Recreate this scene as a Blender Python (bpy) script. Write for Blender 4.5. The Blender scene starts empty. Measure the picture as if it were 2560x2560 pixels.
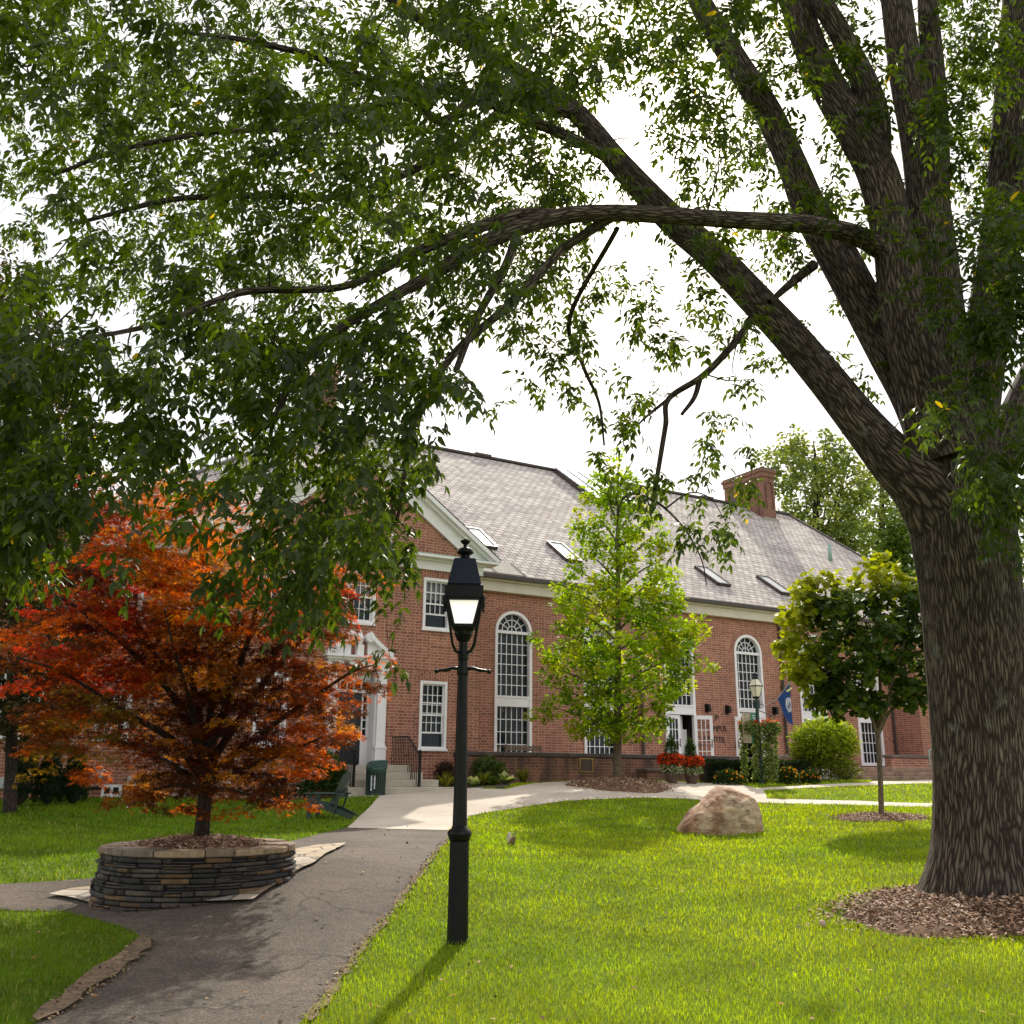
import bpy, bmesh, math, random
import numpy as np
from mathutils import Vector, Matrix
from mathutils.geometry import tessellate_polygon

rng = np.random.default_rng(7)
random.seed(7)
sc = bpy.context.scene
col = sc.collection
PI = math.pi

# ------------------------------------------------------------------ camera geometry (used to survey the site)
F, CXY = 2379.0, 1280.0
PITCH = math.atan(652 / 2379.0)
ROLL = 0.0067
EYE = np.array([0, 0, 1.6])
cp, sp, cr, sr = math.cos(PITCH), math.sin(PITCH), math.cos(ROLL), math.sin(ROLL)
FWD = np.array([0, cp, sp]); UP0 = np.array([0, -sp, cp]); R0 = np.array([1.0, 0, 0])
RIGHT = cr * R0 + sr * UP0
UP = cr * UP0 - sr * R0
NAT = 2560 / 1932.0          # survey sheet units -> native units


def ray(px, py):
    d = FWD + ((px - CXY) / F) * RIGHT + ((CXY - py) / F) * UP
    return d / d[1]


def at(px, py, Y):
    """survey point (sheet units) at forward distance Y"""
    return EYE + ray(px * NAT, py * NAT) * Y


# ------------------------------------------------------------------ terrain
CTRL = np.array([
    (0, 0, 0.0), (-8, 3, 0.02), (8, 3, 0.25), (0, -10, -0.1), (-.47, 9.5, .08), (4.8, 10.2, .36), (-2.6, 12.2, .40), (-4.9, 11.4, .10), (-1.0, 12.2, .32), (-6.3, 10, .06),
    (-8, 12.8, .24), (-9, 18, .5), (-4.3, 23, .52), (-4.0, 28.2, .92), (-2.4, 30.0, 1.05), (-9.6, 26.5, .77), (-3.7, 29.4, .92),
    (-20, 26, .7), (-14, 14, .4), (0.02, 16.5, .42), (4.0, 19, .5), (8.2, 22, .76), (9, 25.3, .86), (11, 30.5, 1.29),
    (0.8, 32, 1.27), (3.3, 31, 1.36), (5.3, 31.5, 1.32), (13.5, 35, 1.39), (10.5, 33, 1.40), (16, 20, .9), (16, 10, .6),
    (24, 35, 1.4), (30, 20, 1.0), (0, 55, 1.4), (30, 60, 1.5), (-30, 55, 1.2), (-30, 10, .4), (30, 0, .4), (-25, -10, 0), (25, -10, .2),
    (0, -40, -.1), (60, 40, 1.5), (-60, 40, 1.0), (0, 100, 1.5)], float)


def _phi(r2):
    return np.sqrt(r2 + 9.0)


def _fit():
    P = CTRL[:, :2]; n = len(P)
    A = _phi(((P[:, None] - P[None]) ** 2).sum(-1)) - 0.02 * 0 * np.eye(n)
    Q = np.hstack([P, np.ones((n, 1))])
    K = np.block([[A, Q], [Q.T, np.zeros((3, 3))]])
    return np.linalg.solve(K, np.concatenate([CTRL[:, 2], np.zeros(3)]))


_W = _fit()


def zg(x, y):
    x = np.asarray(x, float); y = np.asarray(y, float)
    sh = np.broadcast(x, y).shape
    P = np.stack([np.broadcast_to(x, sh).ravel(), np.broadcast_to(y, sh).ravel()], -1)
    n = len(CTRL); out = np.empty(len(P))
    for i in range(0, len(P), 20000):
        p = P[i:i + 20000]
        out[i:i + 20000] = _phi(((p[:, None] - CTRL[None, :, :2]) ** 2).sum(-1)) @ _W[:n] + p @ _W[n:n + 2] + _W[n + 2]
    r = np.hypot(P[:, 0], P[:, 1] - 20)
    w = np.clip((r - 60) / 60, 0, 1)
    out = np.clip(out * (1 - w) + 1.0 * w, -0.6, 1.7)
    return out.reshape(sh) if sh else float(out[0])


def gh(px, py):
    """where the sight line of a survey point meets the ground"""
    r = ray(px * NAT, py * NAT)
    Ys = np.arange(1.0, 48, 0.02)
    z = EYE[2] + r[2] * Ys
    g = zg(r[0] * Ys, Ys)
    k = np.nonzero(z <= g)[0]
    i = k[0] if len(k) else int(np.argmin(z - g))
    return np.array([r[0] * Ys[i], Ys[i], g[i]])


# ------------------------------------------------------------------ mesh building
def link(o, parent=None):
    col.objects.link(o)
    if parent is not None:
        o.parent = parent
    return o


def tag(o, label=None, cat=None, group=None, kind=None):
    if label: o['label'] = label
    if cat: o['category'] = cat
    if group: o['group'] = group
    if kind: o['kind'] = kind
    return o


def thing(name, label, cat, loc=(0, 0, 0), rotz=0.0, group=None):
    o = bpy.data.objects.new(name, None)
    o.empty_display_size = .1
    o.location = loc; o.rotation_euler = (0, 0, rotz)
    link(o)
    return tag(o, label, cat, group)


def copy_tree(o, parent=None):
    c = o.copy(); col.objects.link(c)
    if parent is not None: c.parent = parent
    for ch in list(o.children):
        copy_tree(ch, c)
    return c


class MB:
    def __init__(s):
        s.v = []; s.f = []; s.m = []; s.cur = 0

    def face(s, pts):
        i = len(s.v); s.v += [tuple(p) for p in pts]
        s.f.append(tuple(range(i, i + len(pts)))); s.m.append(s.cur)

    def add(s, verts, faces):
        i = len(s.v); s.v += [tuple(p) for p in verts]
        for f in faces:
            s.f.append(tuple(i + k for k in f)); s.m.append(s.cur)
        return s

    def box(s, c, d, rot=None, taper=1.0):
        x, y, z = d[0] / 2, d[1] / 2, d[2] / 2
        P = [(-x, -y, -z), (x, -y, -z), (x, y, -z), (-x, y, -z)]
        t = taper
        P += [(-x * t, -y * t, z), (x * t, -y * t, z), (x * t, y * t, z), (-x * t, y * t, z)]
        if rot is not None:
            P = [rot @ Vector(p) for p in P]
        P = [(p[0] + c[0], p[1] + c[1], p[2] + c[2]) for p in P]
        return s.add(P, [(3, 2, 1, 0), (4, 5, 6, 7), (0, 1, 5, 4), (1, 2, 6, 5), (2, 3, 7, 6), (3, 0, 4, 7)])

    def span(s, x0, x1, y0, y1, z0, z1):
        return s.box(((x0 + x1) / 2, (y0 + y1) / 2, (z0 + z1) / 2), (x1 - x0, y1 - y0, z1 - z0))

    def bar(s, a, b, w, h=None, up=(0, 0, 1)):
        a = Vector(a); b = Vector(b); h = h or w
        t = (b - a); L = t.length; t.normalize()
        u = Vector(up)
        sd = t.cross(u)
        if sd.length < 1e-4: sd = t.cross(Vector((1, 0, 0)))
        sd.normalize(); u = sd.cross(t)
        P = []
        for q in (a, b):
            for i, j in ((-1, -1), (1, -1), (1, 1), (-1, 1)):
                P.append(q + sd * (i * w / 2) + u * (j * h / 2))
        return s.add(P, [(3, 2, 1, 0), (4, 5, 6, 7), (0, 1, 5, 4), (1, 2, 6, 5), (2, 3, 7, 6), (3, 0, 4, 7)])

    def tube(s, pts, rad, n=8, cap=True):
        pts = [Vector(p) for p in pts]
        if not hasattr(rad, '__len__'): rad = [rad] * len(pts)
        V = []; k = len(pts)
        prev = None
        for i, p in enumerate(pts):
            t = (pts[min(i + 1, k - 1)] - pts[max(i - 1, 0)])
            if t.length < 1e-9: t = Vector((0, 0, 1))
            t.normalize()
            if prev is None:
                a = Vector((1, 0, 0)) if abs(t.x) < .8 else Vector((0, 1, 0))
                sd = t.cross(a).normalized()
            else:
                sd = (prev - t * prev.dot(t))
                if sd.length < 1e-6: sd = t.cross(Vector((1, .3, .2)))
                sd.normalize()
            prev = sd; u = t.cross(sd)
            for j in range(n):
                an = 2 * PI * j / n
                V.append(p + sd * (rad[i] * math.cos(an)) + u * (rad[i] * math.sin(an)))
        Fc = []
        for i in range(k - 1):
            for j in range(n):
                j2 = (j + 1) % n
                Fc.append((i * n + j, i * n + j2, (i + 1) * n + j2, (i + 1) * n + j))
        if cap:
            Fc.append(tuple(range(n - 1, -1, -1))); Fc.append(tuple((k - 1) * n + j for j in range(n)))
        return s.add(V, Fc)

    def lathe(s, prof, n=24, c=(0, 0, 0), flute=None, closed=True):
        """prof: list of (r,z); flute: function(r,z,angle)->r"""
        V = []
        for r, z in prof:
            for j in range(n):
                a = 2 * PI * j / n
                rr = flute(r, z, j) if flute else r
                V.append((c[0] + rr * math.cos(a), c[1] + rr * math.sin(a), c[2] + z))
        k = len(prof); Fc = []
        for i in range(k - 1):
            for j in range(n):
                j2 = (j + 1) % n
                Fc.append((i * n + j, i * n + j2, (i + 1) * n + j2, (i + 1) * n + j))
        if closed:
            Fc.append(tuple(range(n - 1, -1, -1))); Fc.append(tuple((k - 1) * n + j for j in range(n)))
        return s.add(V, Fc)

    def frustum(s, hw0, z0, hw1, z1, c=(0, 0), cap=True):
        P = [(c[0] + i * hw0, c[1] + j * hw0, z0) for i, j in ((-1, -1), (1, -1), (1, 1), (-1, 1))]
        P += [(c[0] + i * hw1, c[1] + j * hw1, z1) for i, j in ((-1, -1), (1, -1), (1, 1), (-1, 1))]
        f = [(0, 1, 5, 4), (1, 2, 6, 5), (2, 3, 7, 6), (3, 0, 4, 7)]
        if cap: f += [(3, 2, 1, 0), (4, 5, 6, 7)]
        return s.add(P, f)

    def prism(s, poly, y0, y1, axis='y'):
        """extrude a 2-D polygon; axis y: poly in (x,z); axis x: poly in (y,z); axis z: poly in (x,y)"""
        def mk(p, t):
            return {'y': (p[0], t, p[1]), 'x': (t, p[0], p[1]), 'z': (p[0], p[1], t)}[axis]
        n = len(poly)
        V = [mk(p, y0) for p in poly] + [mk(p, y1) for p in poly]
        Fc = [tuple(range(n)), tuple(range(2 * n - 1, n - 1, -1))]
        for i in range(n):
            j = (i + 1) % n
            Fc.append((j, i, n + i, n + j))
        return s.add(V, Fc)

    def blob(s, c, r, n=10, m=7, jit=.0):
        V = []; Fc = []
        for i in range(m + 1):
            t = PI * i / m
            for j in range(n):
                a = 2 * PI * j / n
                q = 1 + random.uniform(-jit, jit)
                V.append((c[0] + r[0] * math.sin(t) * math.cos(a) * q, c[1] + r[1] * math.sin(t) * math.sin(a) * q, c[2] + r[2] * math.cos(t) * q))
        for i in range(m):
            for j in range(n):
                j2 = (j + 1) % n
                Fc.append((i * n + j, (i + 1) * n + j, (i + 1) * n + j2, i * n + j2))
        return s.add(V, Fc)

    def build(s, name, mats, parent=None, smooth=False, bevel=0.0, recalc=True):
        me = bpy.data.meshes.new(name)
        me.from_pydata(s.v, [], s.f)
        if not isinstance(mats, (list, tuple)): mats = [mats]
        for m in mats: me.materials.append(m)
        if len(mats) > 1:
            me.polygons.foreach_set('material_index', s.m)
        if recalc:
            bm = bmesh.new(); bm.from_mesh(me)
            bmesh.ops.recalc_face_normals(bm, faces=bm.faces)
            bm.to_mesh(me); bm.free()
        auto_uv(me)
        if smooth:
            me.polygons.foreach_set('use_smooth', [True] * len(me.polygons))
        me.update()
        o = bpy.data.objects.new(name, me)
        link(o, parent)
        if bevel:
            bv = o.modifiers.new('bevel', 'BEVEL'); bv.width = bevel; bv.segments = 1; bv.limit_method = 'ANGLE'
        if smooth == 'auto':
            pass
        return o


def auto_uv(me):
    uv = me.uv_layers.new(name='UVMap')
    nl = len(me.loops)
    if nl == 0: return
    co = np.empty(len(me.vertices) * 3); me.vertices.foreach_get('co', co); co = co.reshape(-1, 3)
    li = np.empty(nl, int); me.loops.foreach_get('vertex_index', li)
    nf = len(me.polygons)
    N = np.empty(nf * 3); me.polygons.foreach_get('normal', N); N = N.reshape(-1, 3)
    tot = np.empty(nf, int); me.polygons.foreach_get('loop_total', tot)
    Ln = np.repeat(N, tot, axis=0)
    u = np.stack([-Ln[:, 1], Ln[:, 0], np.zeros(len(Ln))], -1)
    l = np.linalg.norm(u, axis=1)
    flat = l < .2
    u[flat] = (1, 0, 0); l[flat] = 1
    u /= l[:, None]
    v = np.cross(Ln, u)
    p = co[li]
    out = np.stack([(p * u).sum(1), (p * v).sum(1)], -1)
    uv.data.foreach_set('uv', out.ravel())


def fast_mesh(name, V, loops, starts, totals, mat, parent=None, cols=None, smooth=False, tc=None):
    """vertices and faces straight from arrays, with an optional colour for each vertex"""
    me = bpy.data.meshes.new(name)
    me.vertices.add(len(V)); me.vertices.foreach_set('co', np.asarray(V, np.float32).ravel())
    me.loops.add(len(loops)); me.loops.foreach_set('vertex_index', np.asarray(loops, np.int32))
    me.polygons.add(len(starts)); me.polygons.foreach_set('loop_start', np.asarray(starts, np.int32))
    try:
        me.polygons.foreach_set('loop_total', np.asarray(totals, np.int32))
    except Exception:
        pass
    me.update(calc_edges=True)
    if cols is not None:
        a = me.color_attributes.new('Col', 'FLOAT_COLOR', 'POINT')
        c4 = np.ones((len(V), 4), np.float32); c4[:, :3] = cols
        a.data.foreach_set('color', c4.ravel())
    if tc is not None:
        a = me.attributes.new('tc', 'FLOAT_VECTOR', 'POINT')
        a.data.foreach_set('vector', np.asarray(tc, np.float32).ravel())
    if smooth:
        me.polygons.foreach_set('use_smooth', np.ones(len(starts), bool))
    me.materials.append(mat)
    me.validate()
    o = bpy.data.objects.new(name, me)
    link(o, parent)
    return o


LEAF = (np.array([(0, 0, 0), (.3, .2, .06), (.35, 0, 0), (.3, -.2, .06), (.68, .15, .02), (.7, 0, -.04), (.68, -.15, .02), (1, 0, -.13)]),
        [(0, 2, 1), (0, 3, 2), (1, 2, 5, 4), (2, 3, 6, 5), (4, 5, 7), (5, 6, 7)])
OVAL = (np.array([(0, 0, 0), (.28, .3, .05), (.3, -.3, .05), (.72, .27, .0), (.72, -.27, .0), (1, 0, -.1)]),
        [(0, 2, 1), (1, 2, 4, 3), (3, 4, 5)])
NEEDLE = (np.array([(0, -.1, 0), (0, .1, 0), (.6, .12, .03), (.6, -.12, .03), (1, 0, -.08)]), [(0, 1, 2, 3), (3, 2, 4)])


def _palm():
    V = [(0.0, 0.0, 0.0)]; Fc = []
    for a, L in ((-112, .55), (-55, .88), (0, 1.0), (55, .88), (112, .55)):
        a = math.radians(a); k = len(V)
        for da, q in ((-.3, .5), (0, 1.0), (.3, .5)):
            V.append((L * q * math.cos(a + da) , L * q * math.sin(a + da), -.10 * q * L + (.04 if q < 1 else -.06)))
        Fc.append((0, k, k + 1, k + 2))
    return np.array(V), Fc


PALM = _palm()
LOBED = (np.array([(0, 0, 0), (.12, .42, .03), (.45, .28, .0), (.72, .42, -.03), (1, 0, -.1), (.72, -.42, -.03), (.45, -.28, 0), (.12, -.42, .03)]),
         [(0, 4, 3, 2), (0, 2, 1), (0, 6, 5, 4), (0, 7, 6)])


def leaves(name, pos, d, nrm, size, colr, mat, parent, tpl=LEAF, wid=1.0):
    T, Fc = tpl
    d = d / np.maximum(np.linalg.norm(d, axis=1, keepdims=True), 1e-6)
    sd = np.cross(nrm, d); l = np.linalg.norm(sd, axis=1, keepdims=True)
    sd = np.where(l > 1e-4, sd / np.maximum(l, 1e-6), np.array([[1.0, 0, 0]]))
    n = np.cross(d, sd)
    N, K = len(pos), len(T)
    V = pos[:, None] + size[:, None, None] * (T[None, :, 0:1] * d[:, None] + wid * T[None, :, 1:2] * sd[:, None] + T[None, :, 2:3] * n[:, None])
    V = V.reshape(-1, 3)
    fl = np.array([i for f in Fc for i in f]); ft = np.array([len(f) for f in Fc])
    loops = (fl[None] + (np.arange(N) * K)[:, None]).ravel()
    tot = np.tile(ft, N); st = np.concatenate([[0], np.cumsum(tot)[:-1]])
    return fast_mesh(name, V, loops, st, tot, mat, parent, cols=np.repeat(colr, K, axis=0))


def unit(n):
    v = rng.normal(size=(n, 3))
    return v / np.linalg.norm(v, axis=1, keepdims=True)


# ------------------------------------------------------------------ materials
def M(name):
    m = bpy.data.materials.new(name); m.use_nodes = True
    nt = m.node_tree
    return m, nt, nt.nodes['Principled BSDF']


def nd(nt, typ, ins=None, **kw):
    n = nt.nodes.new(typ)
    for k, v in kw.items(): setattr(n, k, v)
    for k, v in (ins or {}).items():
        if isinstance(v, bpy.types.NodeSocket): nt.links.new(v, n.inputs[k])
        else: n.inputs[k].default_value = v
    return n


def c4(c): return (c[0], c[1], c[2], 1.0)


def ramp(nt, fac, stops):
    r = nd(nt, 'ShaderNodeValToRGB', {'Fac': fac})
    e = r.color_ramp.elements
    while len(e) < len(stops): e.new(.5)
    for i, (p, c) in enumerate(stops):
        e[i].position = p; e[i].color = c4(c) if hasattr(c, '__len__') else (c, c, c, 1)
    return r.outputs['Color']


def mixc(nt, fac, a, b, mode='MIX'):
    n = nd(nt, 'ShaderNodeMix', data_type='RGBA', blend_type=mode)
    for k, v in ((0, fac), (6, a), (7, b)):
        if isinstance(v, bpy.types.NodeSocket): nt.links.new(v, n.inputs[k])
        else: n.inputs[k].default_value = c4(v) if hasattr(v, '__len__') else v
    return n.outputs[2]


def noise(nt, vec, scale, detail=4, rough=.55, dist=0.0):
    n = nd(nt, 'ShaderNodeTexNoise', {'Scale': scale, 'Detail': detail, 'Roughness': rough, 'Distortion': dist})
    if vec is not None: nt.links.new(vec, n.inputs['Vector'])
    return n.outputs['Fac']


def coord(nt, which='Object'):
    return nd(nt, 'ShaderNodeTexCoord').outputs[which]


def geopos(nt):
    return nd(nt, 'ShaderNodeNewGeometry').outputs['Position']


def scaled(nt, vec, s):
    return nd(nt, 'ShaderNodeMapping', {'Vector': vec, 'Scale': s}).outputs['Vector']


def bump(nt, bs, h, strength=.4, dist=.02):
    b = nd(nt, 'ShaderNodeBump', {'Height': h, 'Strength': strength, 'Distance': dist})
    nt.links.new(b.outputs['Normal'], bs.inputs['Normal'])


def simple(name, c1, c2=None, rough=.6, scale=6.0, metal=0.0, bmp=0.0, spec=.5, detail=5, bscale=None):
    m, nt, bs = M(name)
    c2 = c2 or tuple(x * .75 for x in c1)
    v = geopos(nt)
    f = noise(nt, v, scale, detail)
    nt.links.new(ramp(nt, f, [(.3, c2), (.7, c1)]), bs.inputs['Base Color'])
    bs.inputs['Roughness'].default_value = rough; bs.inputs['Metallic'].default_value = metal
    bs.inputs['Specular IOR Level'].default_value = spec
    if bmp: bump(nt, bs, noise(nt, v, bscale or scale * 3, 5), bmp, .02)
    return m


def leafmat(name, trans=.45, rough=.5, gain=1.0, spec=.35, tgain=(1.5, 1.5, .6)):
    m, nt, bs = M(name)
    a = nd(nt, 'ShaderNodeVertexColor', layer_name='Col').outputs['Color']
    nt.links.new(a, bs.inputs['Base Color'])
    bs.inputs['Roughness'].default_value = rough
    bs.inputs['Specular IOR Level'].default_value = spec
    t = nd(nt, 'ShaderNodeBsdfTranslucent')
    nt.links.new(mixc(nt, 1.0, a, tgain, 'MULTIPLY'), t.inputs['Color'])
    mx = nd(nt, 'ShaderNodeMixShader', {0: trans, 1: bs.outputs[0], 2: t.outputs[0]})
    nt.links.new(mx.outputs[0], nt.nodes['Material Output'].inputs['Surface'])
    return m


def brickmat(name, soldier=False, dark=1.0, bw=.275, bh=.098, stain=.0):
    m, nt, bs = M(name)
    uv = coord(nt, 'UV')
    if soldier:
        uv = nd(nt, 'ShaderNodeMapping', {'Vector': uv, 'Rotation': (0, 0, PI / 2)}).outputs['Vector']
    def bt(c1, c2, mo, w, off):
        n = nd(nt, 'ShaderNodeTexBrick', {'Vector': uv, 'Color1': c4(c1), 'Color2': c4(c2), 'Mortar': c4(mo), 'Scale': 1.0, 'Mortar Size': .009,
               'Mortar Smooth': .1, 'Bias': -.1, 'Brick Width': w, 'Row Height': bh}, offset=off, squash=.55, squash_frequency=2)
        return n
    d = dark
    b = bt((.43 * d, .165 * d, .105 * d), (.24 * d, .080 * d, .055 * d), (.54 * d, .40 * d, .31 * d), bw, .5)
    big = noise(nt, scaled(nt, uv, (.35, .35, .35)), 1.5, 4)
    c = mixc(nt, .45, b.outputs['Color'], ramp(nt, big, [(.3, (.55, .5, .5)), (.7, (1.2, 1.15, 1.1))]), 'MULTIPLY')
    fine = noise(nt, uv, 28, 3)
    c = mixc(nt, .5, c, ramp(nt, fine, [(.3, (.6, .6, .6)), (.7, (1.25, 1.2, 1.2))]), 'MULTIPLY')
    if stain:
        st = noise(nt, scaled(nt, uv, (1.2, .35, 1)), 1.6, 5)
        c = mixc(nt, ramp(nt, st, [(.42, 0.0), (.62, stain)]), c, (.05, .035, .035))
    nt.links.new(c, bs.inputs['Base Color'])
    bs.inputs['Roughness'].default_value = .85
    bump(nt, bs, b.outputs['Fac'], -.5, .006)
    return m


def slatemat(name):
    m, nt, bs = M(name)
    uv = coord(nt, 'UV')
    b = nd(nt, 'ShaderNodeTexBrick', {'Vector': uv, 'Color1': c4((.56, .51, .48)), 'Color2': c4((.36, .33, .32)), 'Mortar': c4((.10, .085, .08)), 'Scale': 1.0,
           'Mortar Size': .026, 'Mortar Smooth': .3, 'Bias': .1, 'Brick Width': .42, 'Row Height': .30}, offset=.5)
    big = noise(nt, scaled(nt, uv, (.2, .45, 1)), 1.2, 5)
    c = mixc(nt, .7, b.outputs['Color'], ramp(nt, big, [(.3, (.78, .74, .78)), (.5, (1.1, 1.08, 1.04)), (.7, (1.3, 1.3, 1.28))]), 'MULTIPLY')
    patch = noise(nt, scaled(nt, uv, (2.4, 3.4, 1)), 1.0, 1)
    c = mixc(nt, ramp(nt, patch, [(.60, 0.0), (.68, .5)]), c, (.20, .13, .13))
    nt.links.new(c, bs.inputs['Base Color'])
    bs.inputs['Roughness'].default_value = .95; bs.inputs['Specular IOR Level'].default_value = .08
    # each course is a small step
    sx = nd(nt, 'ShaderNodeSeparateXYZ', {'Vector': uv})
    fr = nd(nt, 'ShaderNodeMath', {0: nd(nt, 'ShaderNodeMath', {0: sx.outputs['Y'], 1: .30}, operation='DIVIDE').outputs[0]}, operation='FRACT').outputs[0]
    h = nd(nt, 'ShaderNodeMath', {0: fr, 1: -1.0}, operation='MULTIPLY').outputs[0]
    bump(nt, bs, h, .8, .02)
    return m


def barkmat(name, c1, c2, vs=.16, sc_=16, strength=1.0, lichen=.0):
    m, nt, bs = M(name)
    tc = nd(nt, 'ShaderNodeAttribute', attribute_name='tc').outputs['Vector']
    v = scaled(nt, tc, (1, 1, vs))
    wob = noise(nt, scaled(nt, tc, (1, 1, .5)), 5, 3)
    vv = nd(nt, 'ShaderNodeVectorMath', {0: v, 1: nd(nt, 'ShaderNodeVectorMath', {0: nd(nt, 'ShaderNodeCombineXYZ', {0: wob, 1: wob, 2: 0.0}).outputs[0], 'Scale': .07}, operation='SCALE').outputs[0]}, operation='ADD').outputs[0]
    vo = nd(nt, 'ShaderNodeTexVoronoi', {'Vector': vv, 'Scale': sc_}, feature='DISTANCE_TO_EDGE').outputs['Distance']
    n2 = noise(nt, v, sc_ * 2.2, 6, .65)
    hh = nd(nt, 'ShaderNodeMath', {0: ramp(nt, vo, [(.0, 0.0), (.30, 1.0)]), 1: n2}, operation='MULTIPLY').outputs[0]
    c = mixc(nt, ramp(nt, hh, [(.08, 0.0), (.42, .55), (.75, 1.0)]), c2, c1)
    big = noise(nt, tc, 1.3, 4)
    c = mixc(nt, .6, c, ramp(nt, big, [(.3, (.6, .58, .55)), (.7, (1.3, 1.28, 1.25))]), 'MULTIPLY')
    if lichen:
        l = noise(nt, tc, 4.5, 5, .6)
        c = mixc(nt, ramp(nt, l, [(.62, 0.0), (.70, lichen)]), c, (.26, .30, .23))
    nt.links.new(c, bs.inputs['Base Color'])
    bs.inputs['Roughness'].default_value = .9
    bs.inputs['Specular IOR Level'].default_value = .25
    bump(nt, bs, hh, strength, .035)
    return m


def glassmat(name, c=(.008, .016, .020), rough=.05):
    m, nt, bs = M(name)
    v = geopos(nt)
    nt.links.new(ramp(nt, noise(nt, v, 1.7, 3), [(.35, tuple(x * .5 for x in c)), (.7, tuple(x * 1.8 for x in c))]), bs.inputs['Base Color'])
    bs.inputs['Roughness'].default_value = rough
    bs.inputs['Specular IOR Level'].default_value = .22
    bump(nt, bs, noise(nt, v, 2.5, 2), .06, .02)
    return m


MAT = {}
MAT['brick'] = brickmat('brick_wall')
MAT['brick_soldier'] = brickmat('brick_soldier', soldier=True, dark=.92)
MAT['brick_old'] = brickmat('brick_weathered', dark=.72, stain=.75)
MAT['brick_chim'] = brickmat('brick_chimney', dark=.60)
MAT['brick_arch'] = brickmat('brick_blind_arch', soldier=True, dark=.42)
MAT['slate'] = slatemat('roof_slate')
MAT['white'] = simple('white_paint', (.90, .865, .89), (.85, .815, .84), rough=.45, scale=2, spec=.4)
MAT['cream'] = simple('cream_paint', (.76, .68, .58), (.66, .58, .48), rough=.5, scale=2)
MAT['glass'] = glassmat('dark_window_glass')
MAT['skyglass'] = simple('skylight_glass', (.50, .50, .52), (.42, .42, .44), rough=.45, scale=1, spec=.25)
MAT['blind'] = simple('window_blind', (.16, .17, .175), (.10, .11, .115), rough=.3, scale=3)
MAT['navydoor'] = simple('navy_paint', (.010, .013, .026), (.007, .009, .018), rough=.35)
MAT['brownmetal'] = simple('brown_metal', (.075, .05, .045), (.04, .028, .026), rough=.5)
MAT['copper'] = simple('green_copper', (.30, .45, .38), (.22, .34, .29), rough=.6, scale=4)
MAT['leadmetal'] = simple('roof_metal_sheet', (.36, .34, .29), (.27, .26, .22), rough=.8, scale=3, spec=.1)
MAT['black'] = simple('black_iron', (.009, .009, .010), (.005, .005, .006), rough=.36, scale=20, spec=.22, bmp=.05)
MAT['navy'] = simple('navy_metal', (.010, .016, .036), (.007, .011, .026), rough=.4, scale=9, spec=.3)
MAT['interior'] = simple('dark_interior', (.02, .017, .015), rough=.9)
MAT['brass'] = simple('brass', (.55, .38, .12), (.4, .26, .08), rough=.35, metal=.8)
MAT['bronze'] = simple('bronze_plate', (.10, .065, .05), (.06, .04, .03), rough=.4, metal=.3, scale=14)
MAT['coping'] = simple('coping_stone', (.21, .155, .135), (.10, .075, .07), rough=.85, scale=3, bmp=.3)
MAT['darkcoping'] = simple('dark_coping_stone', (.12, .09, .08), (.055, .045, .042), rough=.85, scale=2.5, bmp=.3)
MAT['stepstone'] = simple('step_stone', (.52, .46, .39), (.40, .35, .29), rough=.85, scale=3, bmp=.2)
MAT['brownstone'] = simple('brown_step_stone', (.34, .22, .15), (.17, .10, .075), rough=.85, scale=2.2, bmp=.3)
MAT['wood'] = simple('weathered_teak', (.27, .19, .13), (.17, .115, .08), rough=.8, scale=8, bmp=.2)
MAT['greenpl'] = simple('dark_green_plastic', (.016, .045, .034), (.011, .032, .025), rough=.5, scale=6)
MAT['greenlid'] = simple('green_lid', (.015, .060, .050), (.012, .045, .038), rough=.3, scale=4)
MAT['greybox'] = simple('grey_box_paint', (.50, .52, .53), (.42, .44, .45), rough=.5)
MAT['terracotta'] = simple('terracotta', (.13, .07, .05), (.08, .045, .035), rough=.8)
MAT['flagblue'] = simple('flag_blue', (.025, .085, .28), (.018, .065, .22), rough=.8, scale=3)
MAT['flagwhite'] = simple('flag_white', (.72, .74, .80), (.65, .67, .75), rough=.8)
MAT['bangreen'] = simple('banner_green', (.02, .22, .11), (.015, .17, .09), rough=.7)
MAT['banbeige'] = simple('banner_beige', (.52, .45, .34), (.20, .13, .09), rough=.7, scale=7)
MAT['fur'] = simple('grey_brown_fur', (.33, .24, .17), (.20, .14, .10), rough=.9, scale=60)
MAT['palefur'] = simple('pale_fur', (.70, .62, .55), (.55, .47, .40), rough=.9, scale=60)
MAT['pebble'] = simple('pale_pebble', (.55, .38, .30), (.42, .28, .22), rough=.7, scale=20)

# frosted lamp panes, lit
m, nt, bs = M('lit_frosted_glass')
bs.inputs['Base Color'].default_value = (.85, .83, .78, 1); bs.inputs['Roughness'].default_value = .4
zc = nd(nt, 'ShaderNodeSeparateXYZ', {'Vector': coord(nt, 'Generated')}).outputs['Z']
nt.links.new(ramp(nt, zc, [(.0, (1.0, .94, .86)), (.75, (1, .95, .88)), (1.0, (.62, .60, .48))]), bs.inputs['Emission Color'])
bs.inputs['Emission Strength'].default_value = .95
MAT['lampglass'] = m
m, nt, bs = M('milky_glass')
bs.inputs['Base Color'].default_value = (.62, .56, .44, 1); bs.inputs['Roughness'].default_value = .35
bs.inputs['Emission Color'].default_value = (1, .92, .76, 1); bs.inputs['Emission Strength'].default_value = .12
MAT['milkglass'] = m

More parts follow.
